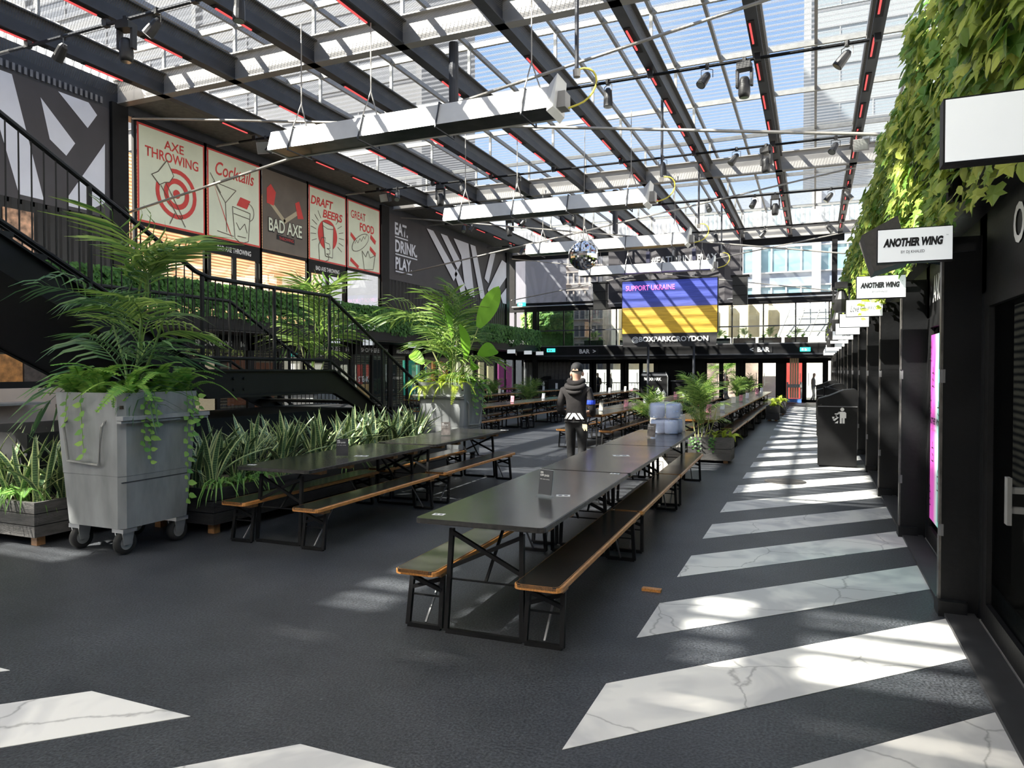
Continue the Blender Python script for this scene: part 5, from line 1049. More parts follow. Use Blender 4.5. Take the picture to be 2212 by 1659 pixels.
def vine(root, start, length, out, seed, m='ivy', size=0.9, n=None):
    """trailing stem with heart leaves hanging from start; out = direction away from the support"""
    rnd = random.Random(seed); mb = MB(); p = Vector(start); out = Vector(out).normalized(); side = out.cross(Vector((0, 0, 1))); pts = [p.copy()]; N = n or max(6, int(length / 0.055))
    for i in range(N):
        p = p + Vector((0, 0, -length / N)) + side * rnd.uniform(-0.012, 0.012) + out * (0.012 if i == 0 else rnd.uniform(-0.002, 0.003)); pts.append(p.copy())
        sz = size * rnd.uniform(0.65, 1.05); s = 1 if i % 2 else -1; u = (side * s * 0.8 + out * 0.35 + Vector((0, 0, rnd.uniform(-0.6, 0.1)))).normalized(); nrm = (out + Vector((rnd.uniform(-0.3, 0.3), rnd.uniform(-0.3, 0.3), 0.5))).normalized(); w = u.cross(nrm).normalized()
        mb.face([p + u * b + w * a for a, b in heart(sz)])
    mb.tube(pts, 0.003, 3, False); return mb.build('trailing_vine', MT[m], root)
def snake_leaf(seed, L, w, bend):
    rnd = random.Random(seed); N = 8; v = []; f = []; ed = []; tw = rnd.uniform(-0.7, 0.7)
    for i in range(N + 1):
        t = i / N; a = tw * t; c = Vector((bend * t * t * L, 0, L * t * (1 - 0.22 * abs(bend) * t))); ww = w * (0.55 + 1.5 * t - 1.95 * t ** 3) * (0.02 if i == N else 1); s = Vector((math.sin(a) * 0.4, math.cos(a), 0)); up = Vector((-0.35, 0, 0)) * ww
        for k, e_ in ((-1, 1), (-0.62, 0.55), (0, 0), (0.62, 0.55), (1, 1)): v.append(tuple(c + s * ww * k + up * (k * k))); ed.append(e_)
    for i in range(N):
        for k in range(4): a = i * 5 + k; f.append((a, a + 1, a + 6, a + 5))
    me = bpy.data.meshes.new('leaf'); me.from_pydata(v, [], f); me.materials.append(MT['snake']); at = me.attributes.new('edge', 'FLOAT', 'POINT'); at.data.foreach_set('value', ed)
    for p in me.polygons: p.use_smooth = True
    return me
SNAKE = [snake_leaf(i, 1.0, 0.043, b) for i, b in enumerate((0.05, 0.22, 0.42, 0.75, 1.05, 0.12, 0.5))]
def snake_plant(loc, label, seed, h=(0.35, 0.62), n=8, group='snake plants in the planters'):
    rnd = random.Random(seed); t = thing('snake_plant', loc, label, 'plant', group)
    for i in range(n):
        az = rnd.uniform(0, 360); M = Matrix.Translation((rnd.uniform(-0.05, 0.05), rnd.uniform(-0.05, 0.05), 0)) @ Matrix.Rotation(R(az), 4, 'Z') @ Matrix.Rotation(R(rnd.uniform(2, 22)), 4, 'Y') @ Matrix.Scale(rnd.uniform(*h), 4)
        link_mesh('leaf', rnd.choice(SNAKE), t, M)
    return t
def tuft(loc, label, seed, n=26, L=0.34, m='grass', group='spider plants in the planters'):
    rnd = random.Random(seed); t = thing('spider_plant', loc, label, 'plant', group); mb = MB()
    for i in range(n):
        az = rnd.uniform(0, 2 * math.pi); l = L * rnd.uniform(0.6, 1.15); d = Vector((math.cos(az), math.sin(az), 0)); q = [Vector((0, 0, 0)) + d * l * x + Vector((0, 0, l * z)) for x, z in ((0, 0), (0.3, 0.38), (0.65, 0.30), (0.95, -0.12), (1.02, -0.35))]
        strip(mb, q, [0.006, 0.009, 0.008, 0.005, 0.001], Vector((-d.y, d.x, 0)), 0.3)
    o = mb.build('blades', MT[m], t); o['kind'] = 'stuff'; return t

# ------------------------------------------------------------------ galvanised bin planters on castors
def bin_planter(x, y, label, handle_side=-1, lip_face='x+'):
    t = thing('bin_planter', (x, y, 0), label, 'planter', 'galvanised wheeled bin planters'); w0, d0, w1, d1 = 0.36, 0.37, 0.44, 0.43; zb, zt = 0.24, 1.43
    def shell(a, b, z0, z1): return [(-a, -b, z0), (a, -b, z0), (a, b, z0), (-a, b, z0)]
    s = MB(); c = 0.05
    def loop(w, d, z): return [(-w + c, -d, z), (w - c, -d, z), (w, -d + c, z), (w, d - c, z), (w - c, d, z), (-w + c, d, z), (-w, d - c, z), (-w, -d + c, z)]
    L = [loop(w0, d0, zb), loop(w0 + (w1 - w0) * 0.42, d0 + (d1 - d0) * 0.42, 0.70), loop(w0 + (w1 - w0) * 0.46, d0 + (d1 - d0) * 0.46, 0.705), loop(w1, d1, zt), loop(w1 - 0.012, d1 - 0.012, zt), loop(w1 - 0.02, d1 - 0.02, zt - 0.12)]
    for l in L: s.v += l
    for k in range(len(L) - 1):
        for j in range(8): s.f.append((k * 8 + j, k * 8 + (j + 1) % 8, (k + 1) * 8 + (j + 1) % 8, (k + 1) * 8 + j))
    s.f.append(tuple(reversed(range(8)))); s.build('bin_body', MT['galv_bin'], t)
    MB().box((-w1 + 0.02, -d1 + 0.02, zt - 0.14), (w1 - 0.02, d1 - 0.02, zt - 0.11)).build('soil', MT['soil'], t)
    zr = zt - 0.20
    if lip_face == 'x+':
        MB().box((w1 - 0.03, -d1 - 0.03, zr - 0.035), (w1 + 0.06, d1 + 0.05, zr + 0.0)).box((w1 - 0.03, -d1 - 0.03, zr - 0.06), (w1 + 0.04, d1 + 0.05, zr - 0.04)).build('lift_rail', MT['galv_bin'], t)
        ff = lambda a, z: (a, -d0 - (d1 - d0) * (z - zb) / (zt - zb) - 0.03, z)
        hp = [(-0.26, 1.19), (-0.27, 1.14), (-0.235, 0.82), (0.155, 0.80), (0.22, 1.14), (0.235, 1.19)]
    else:
        MB().box((-w1 - 0.05, -d1 - 0.06, zr - 0.035), (w1 + 0.03, -d1 + 0.03, zr + 0.0)).box((-w1 - 0.05, -d1 - 0.04, zr - 0.06), (w1 + 0.03, -d1 + 0.03, zr - 0.04)).build('lift_rail', MT['galv_bin'], t)
        ff = lambda a, z: (w0 + (w1 - w0) * (z - zb) / (zt - zb) + 0.03, a, z)
        hp = [(-0.26, 1.12), (-0.25, 1.08), (-0.20, 0.72), (0.20, 0.70), (0.26, 1.08), (0.27, 1.12)]
    pts = [Vector(ff(a, z)) for a, z in hp]; back = Vector((0, 0.035, 0)) if lip_face == 'x+' else Vector((-0.035, 0, 0)); pts = [pts[0] + back] + pts[1:-1] + [pts[-1] + back]
    MB().tube(pts, 0.014, 8).build('bail_handle', MT['galv'], t)
    gm_ = bpy.data.materials.get('groove_dark') or mat('groove_dark', (0.03, 0.032, 0.035), 0.7, 0, 0.1)
    gx = w0 + (w1 - w0) * 0.36 + 0.003
    MB().hexa([(gx - 0.01, -d0 - 0.02, 0.645), (gx, -d0 - 0.02, 0.645), (gx, d0 + 0.02, 0.645), (gx - 0.01, d0 + 0.02, 0.645), (gx - 0.01, -d0 - 0.02, 0.655), (gx + 0.001, -d0 - 0.02, 0.655), (gx + 0.001, d0 + 0.02, 0.655), (gx - 0.01, d0 + 0.02, 0.655)]).build('groove', gm_, t)
    for sx in (-1, 1):
        for sy in (-1, 1):
            cx, cy = sx * 0.28, sy * 0.28; f = MB(); f.box((cx - 0.07, cy - 0.07, 0.20), (cx + 0.07, cy + 0.07, 0.235)); f.hexa([(cx - 0.045, cy - 0.04, 0.09), (cx - 0.035, cy - 0.04, 0.09), (cx - 0.035, cy + 0.04, 0.09), (cx - 0.045, cy + 0.04, 0.09), (cx - 0.05, cy - 0.06, 0.2), (cx - 0.04, cy - 0.06, 0.2), (cx - 0.04, cy + 0.06, 0.2), (cx - 0.05, cy + 0.06, 0.2)]); f.hexa([(cx + 0.035, cy - 0.04, 0.09), (cx + 0.045, cy - 0.04, 0.09), (cx + 0.045, cy + 0.04, 0.09), (cx + 0.035, cy + 0.04, 0.09), (cx + 0.04, cy - 0.06, 0.2), (cx + 0.05, cy - 0.06, 0.2), (cx + 0.05, cy + 0.06, 0.2), (cx + 0.04, cy + 0.06, 0.2)])
            fo = f.build('castor_fork', MT['chrome'], t)
            MB().lathe([(0.062, -0.028), (0.1, -0.026), (0.104, 0.0), (0.1, 0.026), (0.062, 0.028)], (cx, cy, 0.104), 22, 'x').build('tyre', MT['rubber'], fo, smooth=True)
            MB().lathe([(0.0, -0.030), (0.02, -0.032), (0.03, -0.022), (0.064, -0.024), (0.064, 0.024), (0.03, 0.022), (0.02, 0.032), (0.0, 0.030)], (cx, cy, 0.104), 18, 'x').build('hub', MT['chrome'], fo)
    return t
P1 = (-5.88, 4.72); P2 = (-5.72, 10.85); P3 = (-9.6, 12.0)
bin_planter(*P1, 'weathered galvanised wheeled bin planter at the left foreground'); bin_planter(*P2, 'sunlit galvanised wheeled bin planter in the middle distance', lip_face='y-')
bin_planter(*P3, 'galvanised wheeled bin planter behind the staircase', lip_face='y-')
# palms and companions in the first bin
t = thing('kentia_palm', (*P1, 1.30), 'tall kentia palm in the foreground bin planter', 'palm')
stems(t, [((0.0, 0.0, 0), (0.05, 0.1, 0.85)), ((0.1, -0.05, 0), (-0.2, 0.0, 0.75)), ((-0.1, 0.1, 0), (0.35, 0.15, 0.95))], 'stem', 0.014)
fan(t, PALMD, 'frond', 7, (0, 0, 0.10), (0.60, 0.85), (15, 55), 360, 10, 3, 0.15); fan(t, PALM, 'frond', 5, (0.1, 0.05, 0.40), (0.60, 0.9), (40, 75), 360, 50, 4, 0.25); fan(t, PALMD, 'frond', 5, (-0.05, 0, 0.60), (0.60, 0.85), (20, 70), 360, 30, 5, 0.25); fan(t, PALM, 'frond', 4, (0.15, 0.1, 0.90), (0.6, 0.85), (55, 84), 360, 15, 6, 0.2)
fan(t, PALM, 'frond', 3, (0.05, 0.1, 0.75), (0.95, 1.1), (70, 84), 200, -60, 14, 0.15)
t = thing('boston_fern', (P1[0], P1[1] - 0.02, 1.36), 'bright arching fern round the rim of the foreground bin planter', 'fern')
for k, (dx, dy) in enumerate(((-0.22, -0.30), (0.05, -0.33), (0.30, -0.22), (0.33, 0.10), (0.30, 0.34))): fan(t, FERN, 'fern_frond', 9, (dx, dy, -0.02), (0.95, 1.5), (15, 72), 300, -170 if dx < 0.2 else -120, 30 + k)
t = thing('trailing_pothos', (*P1, 1.40), 'trailing heart leaved vine hanging down the foreground bin planter', 'vine')
for k, (sx, sy, l, o) in enumerate(((-0.02, -0.45, 0.55, (0, -1, 0)), (-0.20, -0.45, 0.28, (0, -1, 0)), (0.47, -0.22, 0.50, (1, 0, 0)), (0.47, -0.16, 0.62, (1, 0, 0)), (0.47, -0.12, 0.40, (1, 0, 0)), (0.48, 0.22, 1.02, (1, 0, 0)), (0.48, 0.28, 0.45, (1, 0, 0)), (0.48, 0.34, 0.30, (1, 0, 0)))): vine(t, (sx, sy, 0.03), l, o, 60 + k, 'fern', 0.8)
# second bin: kentia + bird of paradise + yellow ferns
t = thing('kentia_palm', (*P2, 1.30), 'sunlit kentia palm in the middle bin planter', 'palm')
stems(t, [((0, 0, 0), (0.1, 0, 0.9)), ((-0.1, 0.05, 0), (-0.5, 0, 0.9)), ((0.12, -0.05, 0), (0.2, 0.1, 0.7))], 'stem_pale', 0.014)
fan(t, PALM, 'frond', 9, (0, 0, 0.15), (0.75, 1.1), (30, 70), 360, 10, 7, 0.3); fan(t, PALM, 'frond', 7, (0, 0, 0.5), (0.8, 1.15), (55, 86), 360, 40, 8, 0.5); fan(t, PALM, 'frond', 8, (0, 0, 0.05), (0.55, 0.8), (0, 35), 360, 20, 9, 0.1)
fan(t, PALM, 'frond', 2, (-0.3, 0, 0.75), (1.1, 1.3), (20, 40), 60, 170, 19, 0.2)
t = thing('bird_of_paradise', (*P2, 1.32), 'glossy broad leaved bird of paradise in the middle bin planter', 'plant')
def paddle(L, W, bend):
    mb = MB(); N = 9; pts = []; wid = []
    for i in range(N + 1):
        x = i / N; pts.append(Vector((bend * L * x * x, 0, L * x - 0.25 * bend * L * x * x))); wid.append(max(0.002, W * math.sin(math.pi * min(1, 0.06 + 0.94 * x)) ** 0.7))
    strip(mb, pts, wid, Vector((0, 1, 0)), 0.25); return mb.mesh('paddle_leaf', MT['banana'])
PAD = [paddle(0.80, 0.15, 0.15), paddle(0.68, 0.13, 0.6), paddle(0.82, 0.15, 0.35)]
for k, (bx, by, bz, az, el, sc, pi) in enumerate(((0.55, -0.1, 1.02, 10, 28, 1.0, 0), (0.50, 0.0, 0.55, -10, 62, 1.0, 1), (0.05, -0.1, 0.85, -95, 6, 1.0, 0), (0.32, -0.12, 0.50, -30, 12, 0.8, 2), (-0.55, 0.0, 0.42, 175, 48, 0.85, 1), (0.42, -0.1, 0.32, -35, 58, 0.8, 1))):
    stems(t, [((0, 0, 0), (bx, by, bz))], 'stem_pale', 0.012); link_mesh('paddle_leaf', PAD[pi], t, Matrix.Translation((bx, by, bz)) @ Matrix.Rotation(R(az), 4, 'Z') @ Matrix.Rotation(R(el), 4, 'Y') @ Matrix.Rotation(R(-78 if k in (0, 2, 3) else -60), 4, 'Z') @ Matrix.Scale(sc, 4))
t = thing('trailing_fern', (*P2, 1.36), 'yellow green ferns spilling over the middle bin planter', 'fern')
for k, (dx, dy) in enumerate(((-0.30, -0.32), (-0.05, -0.34), (0.22, -0.33), (0.36, -0.15), (0.37, 0.15))): fan(t, FERNY if k < 3 else FERN, 'fern_frond', 9, (dx, dy, -0.02), (0.8, 1.2), (-20, 55), 300, -170 if dx < 0.3 else -110, 80 + k)
for k in range(6): vine(t, (0.47, -0.25 + 0.1 * k, 0.04), 0.30 + 0.1 * (k % 3), (1, 0, 0), 90 + k, 'fern', 0.9)
# third bin behind the stairs
t = thing('kentia_palm', (*P3, 1.30), 'kentia palm rising behind the staircase', 'palm'); stems(t, [((0, 0, 0), (0.1, 0, 1.3)), ((-0.1, 0.05, 0), (-0.4, 0, 1.2)), ((0.1, 0, 0), (0.5, 0.2, 1.5))], 'stem_pale', 0.014)
fan(t, PALM, 'frond', 9, (0, 0, 0.3), (0.9, 1.3), (30, 66), 360, 10, 27, 0.4); fan(t, PALM, 'frond', 8, (0.1, 0.1, 0.7), (1.0, 1.4), (55, 84), 360, 40, 28, 0.6); fan(t, FERNY, 'fern_frond', 9, (0, -0.3, 0.05), (0.9, 1.2), (10, 50), 360, 0, 29)

# ------------------------------------------------------------------ timber planters
def box_planter(x0, y0, x1, y1, zt, label, m, boards=3, legs=0.08, soil='soil', seam=True):
    t = thing('timber_planter', ((x0 + x1) / 2, (y0 + y1) / 2, 0), label, 'planter', 'timber box planters'); w, d = (x1 - x0) / 2, (y1 - y0) / 2; h = (zt - legs) / boards
    for k in range(boards):
        za, zb = legs + k * h, legs + (k + 1) * h - 0.008
        for (a, b) in (((-w, -d), (w, -d + 0.03)), ((-w, d - 0.03), (w, d)), ((-w, -d + 0.031), (-w + 0.03, d - 0.031)), ((w - 0.03, -d + 0.031), (w, d - 0.031))): MB().box((a[0], a[1], za), (b[0], b[1], zb)).build('board', MT[m], t)
    for sx in (-1, 1):
        for sy in (-1, 1): MB().box((sx * (w - 0.10) - 0.04, sy * (d - 0.10) - 0.04, 0), (sx * (w - 0.10) + 0.04, sy * (d - 0.10) + 0.04, legs)).build('foot', MT['wood_block'], t)
    MB().box((-w + 0.03, -d + 0.03, zt - 0.08), (w - 0.03, d - 0.03, zt - 0.05)).build('soil', MT[soil], t)
    return t
box_planter(-6.35, 5.28, -5.42, 10.1, 0.46, 'long black timber planter under the staircase', 'black_wood', 3, 0.1, 'gravel')
for i in range(46):
    row = i % 2; y = 5.45 + 4.5 * i / 46 + random.uniform(-0.05, 0.05); x = -5.62 - 0.22 * row - (0.25 if i % 3 == 2 else 0)
    snake_plant((x, y, 0.40), 'variegated snake plant, %s along the %s of the long black planter' % (nth(i // 2 + 1), ('front line', 'back line')[row]), 100 + i, (0.50, 0.80), 10, 'snake plants in the long black planter')
for i, y in enumerate((5.42, 5.75, 6.05, 7.6)): tuft((-5.50, y, 0.42), 'spider plant drooping over the long black planter, %s from the near end' % (ORD[i] if i else 'first'), 200 + i, 30, 0.30)
box_planter(-8.1, 4.27, -6.55, 5.25, 0.42, 'dark scuffed timber planter at the far left foreground', 'planter_wood', 3, 0.09)
for i in range(16):
    snake_plant((-6.72 - 0.088 * i, 4.45 + 0.28 * (i % 3) , 0.36), 'variegated snake plant in the far left timber planter, %s from the right' % nth(i + 1), 160 + i, (0.48, 0.78), 9, 'snake plants in the far left planter')
for i, (x, y) in enumerate(((-6.85, 4.36), (-7.15, 4.36), (-7.5, 4.38))): tuft((x, y, 0.40), 'pale spider plant drooping over the far left planter, %s from the right' % (ORD[i] if i else 'first'), 220 + i, 34, 0.30)
# centre box with areca palm, ivy and lime fern
CX, CY = -1.68, 13.05
box_planter(-2.06, 12.86, -1.32, 13.42, 0.46, 'grey timber planter box on castors beside the walkway', 'planter_wood', 2, 0.05)
t = thing('areca_palm', (-1.86, 13.1, 0.40), 'bright feathery areca palm in the grey planter box', 'palm'); stems(t, [((0.05 * k - 0.1, 0.02 * k, 0), (0.12 * k - 0.22, 0.03, 0.55)) for k in range(5)], 'stem_pale', 0.010)
fan(t, ARECA, 'frond', 9, (0, 0, 0.30), (0.6, 0.85), (45, 84), 360, 0, 41, 0.2); fan(t, ARECA, 'frond', 7, (0, 0, 0.1), (0.5, 0.75), (25, 55), 360, 20, 42, 0.2)
t = thing('lime_fern', (-1.50, 13.02, 0.43), 'lime green fern mound on the right of the grey planter box', 'fern')
for k, (dx, dy) in enumerate(((-0.1, 0), (0.05, -0.05), (0.15, 0.05))): fan(t, FERNY, 'fern_frond', 8, (dx, dy, 0), (0.4, 0.65), (10, 75), 360, 0, 50 + k)
t = thing('ivy_spray', (-1.70, 12.85, 0.44), 'dark ivy trailing over the front of the grey planter box', 'ivy')
for k, x in enumerate((-0.30, -0.24, -0.17, 0.02, 0.07, 0.10)): vine(t, (x, -0.015, 0.03), 0.16 + 0.05 * (k % 3), (0, -1, 0), 70 + k, 'ivy_dark', 0.55)
# far palms and planters
def small_palm(x, y, z, label, sc, seed, pot=True):
    t = thing('potted_palm', (x, y, 0), label, 'palm', 'small palms among the far tables')
    if pot: MB().lathe([(0.0, 0.0), (0.17, 0.0), (0.21, 0.42), (0.19, 0.42), (0.17, 0.38), (0.0, 0.38)], (0, 0, 0), 16).build('pot', MT['black_wood'], t)
    fan(t, ARECA, 'frond', 7, (0, 0, z), (0.6 * sc, 0.85 * sc), (45, 84), 360, 0, seed, 0.1); fan(t, ARECA, 'frond', 6, (0, 0, z), (0.5 * sc, 0.75 * sc), (20, 55), 360, 20, seed + 1, 0.05)
for (x, y, lab, sc, sd) in ((-3.25, 15.6, 'potted palm behind the blue paper rolls', 1.0, 300), (-3.22, 21.5, 'potted palm in front of the bar counter', 1.5, 302), (-9.75, 24.5, 'potted palm left of the standing person', 1.2, 304), (-13.2, 29.0, 'potted palm before the lit food units', 1.2, 306), (-9.7, 19.5, 'potted palm beside the middle bin planter', 0.8, 308), (-3.2, 33.4, 'potted palm before the far doors, left of two', 1.3, 310), (-2.95, 37.0, 'potted palm before the far doors, right of two', 1.3, 312)): small_palm(x, y, 0.40, lab, sc, sd)
for k, (x, y) in enumerate(((-1.22, 24.6), (-1.15, 28.3))):
    box_planter(x - 0.2, y - 0.3, x + 0.2, y + 0.3, 0.5, 'dark planter with lime foliage by the walkway, %s of two' % ('nearer', 'farther')[k], 'black_wood', 2, 0.05)
    t = thing('lime_shrub', (x, y, 0.47), 'lime green shrub in the dark walkway planter, %s of two' % ('nearer', 'farther')[k], 'shrub')
    for j in range(3): fan(t, FERNY, 'fern_frond', 10, (0, -0.2 + 0.2 * j, 0), (0.6, 0.95), (0, 80), 360, 0, 320 + 5 * k + j)

# ------------------------------------------------------------------ ivy hedges
IVY = [(0, 0), (0.30, -0.12), (0.52, 0.10), (0.36, 0.32), (0.62, 0.55), (0.26, 0.58), (0, 1.0), (-0.26, 0.58), (-0.62, 0.55), (-0.36, 0.32), (-0.52, 0.10), (-0.30, -0.12)]
OVAL = [(0, 0), (0.28, 0.2), (0.34, 0.5), (0.18, 0.85), (0, 1.05), (-0.18, 0.85), (-0.34, 0.5), (-0.28, 0.2)]
def add_leaf(mb, p, size, nrm, rnd, shape):
    nrm = Vector(nrm).normalized(); dn = Vector((rnd.uniform(-0.5, 0.5), rnd.uniform(-0.5, 0.5), -1)); u = (dn - nrm * dn.dot(nrm)).normalized(); w = u.cross(nrm); k = len(mb.v)
    c = p + nrm * size * 0.10 + u * size * 0.45; pts = [p + w * a * size + u * b * size for a, b in shape]; n = len(pts)
    mb.v += [tuple(q) for q in pts] + [tuple(c)]
    for i in range(n): mb.f.append((k + i, k + (i + 1) % n, k + n))
def hedge(name, label, n, place, m, sizes, backing, nearest=0):
    rnd = random.Random(n); t = thing(name, (0, 0, 0), label, 'ivy'); items = []
    for i in range(n): items.append(place(rnd))
    items.sort(key=lambda q: q[0].length)
    big = items[:nearest]; mb = MB()
    for p, nr, k in items[nearest:]: add_leaf(mb, p, rnd.uniform(*sizes) * k, nr, rnd, IVY if rnd.random() < 0.7 else OVAL)
    o = mb.build('foliage', MT[m], t); o['kind'] = 'stuff'
    for p, nr, k in big:
        q = MB(); add_leaf(q, p, rnd.uniform(*sizes) * k, nr, rnd, IVY if rnd.random() < 0.7 else OVAL); q.build('leaf', MT[m], t)
    backing(t)
    return t
def place_r(rnd):
    y = 1.5 + 34.5 * rnd.random() ** 1.9; z = rnd.uniform(2.82, 3.92); b = 0.10 * math.sin(y * 2.3 + z * 3) + 0.06 * math.sin(y * 5.1 - z * 4)
    x = 0.74 + b * 0.7 - 0.10 * math.sin((z - 2.8) / 1.15 * math.pi) + rnd.uniform(-0.07, 0.07)
    if rnd.random() < 0.12: z = 3.92 + rnd.uniform(0, 0.08); x = rnd.uniform(0.66, 1.1)
    if rnd.random() < 0.10: z = 2.82 - rnd.random() ** 2 * 0.30; x = rnd.uniform(0.68, 0.84)
    return (Vector((x, y, z)), Vector((-1, rnd.uniform(-0.9, 0.3), rnd.uniform(-0.1, 0.9))), 1.0)
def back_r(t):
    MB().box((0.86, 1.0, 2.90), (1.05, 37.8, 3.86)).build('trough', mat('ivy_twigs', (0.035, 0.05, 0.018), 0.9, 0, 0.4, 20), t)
hedge('ivy_wall', 'thick mixed ivy hanging over the gallery edge above the right hand signs', 17000, place_r, 'ivy', (0.055, 0.115), back_r, 220)
t = thing('trailing_pothos', (0.70, 10.0, 2.75), 'yellow green vine trailing over the script lettered sign', 'vine')
for k in range(7): vine(t, (-0.02 + 0.03 * (k % 3), -0.30 + 0.05 * k, 0.10), 0.30 + 0.07 * (k % 3), (0, -1, 0), 400 + k, 'fern_yellow', 0.75)
for k in range(3): vine(t, (-0.10 - 0.04 * k, -0.48, 0.12), 0.42 + 0.10 * k, (0, -1, 0), 410 + k, 'fern_yellow', 0.75)
def place_l(rnd):
    y = 5.0 + 33.0 * rnd.random(); z = 3.92 - 0.85 * rnd.random() ** 1.4; z -= 0.25 * max(0, math.sin(y * 1.7)) * rnd.random() ** 3
    return (Vector((-14.42 + rnd.uniform(-0.06, 0.10) + 0.05 * math.sin(y * 3), y, z)), Vector((1, rnd.uniform(-0.9, 0.3), rnd.uniform(0, 0.9))), 1.0)
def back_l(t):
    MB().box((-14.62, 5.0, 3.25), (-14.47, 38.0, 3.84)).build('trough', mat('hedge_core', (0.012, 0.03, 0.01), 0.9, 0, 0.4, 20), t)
hedge('ivy_hedge', 'dark green ivy hedge along the left gallery balustrade', 15000, place_l, 'ivy_dark', (0.07, 0.125), back_l, 0)
# gallery planters at the far end
for k in range(6):
    x = -11.4 + 2.05 * k if k < 2 else -4.6 + 1.25 * (k - 2)
    t = thing('gallery_trough', (x, YB + 0.55, 2.98), 'planted trough behind the far gallery glass, %s from the left' % (ORD[k] if k else 'first'), 'planter', 'planted troughs on the far gallery')
    MB().box((-0.55, -0.15, 0), (0.55, 0.15, 0.34)).build('trough', MT['black_wood'], t); fan(t, ARECA, 'frond', 9, (0, 0, 0.30), (0.45, 0.65), (30, 85), 360, 0, 500 + k, 0.05); fan(t, FERN, 'fern_frond', 10, (0.3, 0, 0.30), (0.7, 1.0), (10, 70), 360, 0, 520 + k); fan(t, FERN, 'fern_frond', 10, (-0.3, 0, 0.30), (0.7, 1.0), (10, 70), 360, 0, 540 + k)
def hang(rnd):
    x = rnd.uniform(-16.0, -12.9); y = YB + rnd.uniform(0.9, 1.3); z = 3.9 + 1.1 * rnd.random() + 0.0; return (Vector((x, y, z)), Vector((rnd.uniform(-0.4, 0.4), -1, 0.5)), 1.0)
hedge('hanging_foliage', 'bright hanging foliage behind the gallery corner doors', 1500, hang, 'fern', (0.12, 0.22), lambda t: MB().box((-16.0, YB + 1.3, 2.98), (-12.9, YB + 1.4, 5.1)).build('trellis', mat('trellis_green', (0.05, 0.12, 0.03), 0.9, 0, 0.5, 6), t), 0)
# street palm outside the far doors
t = thing('street_palm', (-4.9, 44.6, -0.2), 'spiky palm outside the far doors', 'palm'); MB().tube([(0, 0, 0), (0, 0, 1.5)], 0.12, 8).build('trunk', MT['soil'], t); fan(t, PALM, 'frond', 16, (0, 0, 1.5), (1.0, 1.3), (-10, 70), 360, 0, 600, 0.1)
# ================================================================== STAIRCASE
st = thing('staircase', (0, 0, 0), 'black steel staircase with a landing and railings on the left', 'staircase')
XN, XF, SL = -6.8, -8.85, 0.52; LY0, LY1, LZ = 6.5, 8.96, 1.62
def nz(y): return LZ + SL * (LY0 - y) if y < LY0 else (LZ if y < LY1 else LZ - SL * (y - LY1))
prof = [(3.0, nz(3.0)), (LY0, LZ), (LY1, LZ), (12.05, 0.02)]
for x in (XN, XF):
    s = MB()
    for (y0, z0), (y1, z1) in zip(prof[:-1], prof[1:]):
        for (xa, xb, za, zb) in ((x - 0.012, x + 0.012, -0.34, 0.02), (x - 0.012, x + 0.07, -0.34, -0.315), (x - 0.012, x + 0.07, -0.005, 0.02)):
            s.hexa([(xa, y0, z0 + za), (xb, y0, z0 + za), (xb, y1, max(z1 + za, 0.0)), (xa, y1, max(z1 + za, 0.0)), (xa, y0, z0 + zb), (xb, y0, z0 + zb), (xb, y1, max(z1 + zb, 0.004)), (xa, y1, max(z1 + zb, 0.004))])
    s.build('stringer', MT['stair'], st)
MB().box((XF, LY0, LZ - 0.05), (XN, LY1, LZ)).build('landing_deck', MT['stair'], st)
und = MB(); und.hexa([(XF, 3.0, nz(3.0) - 0.33), (XN, 3.0, nz(3.0) - 0.33), (XN, LY0, LZ - 0.33), (XF, LY0, LZ - 0.33), (XF, 3.0, nz(3.0) - 0.30), (XN, 3.0, nz(3.0) - 0.30), (XN, LY0, LZ - 0.30), (XF, LY0, LZ - 0.30)]); und.build('soffit_plate', MT['stair'], st)
tread_me = MB().box((XF, -0.16, -0.045), (XN, 0.16, 0.0)).mesh('tread', MT['stair'])
for k in range(1, 11): link_mesh('tread', tread_me, st, Matrix.Translation((0, LY0 - 0.31 * k + 0.10, LZ + 0.162 * k - 0.02)))
for k in range(1, 10): link_mesh('tread', tread_me, st, Matrix.Translation((0, LY1 + 0.31 * k - 0.10, LZ - 0.162 * k)))
for (y, z) in ((6.95, 0.0), (7.13, 0.0)):
    for dz in (-0.10, -0.24): MB().lathe([(0.0, 0.02), (0.018, 0.018), (0.018, 0.0)], (XN + 0.012, y, LZ + dz), 8, 'x').build('bolt', MT['stair'], st)
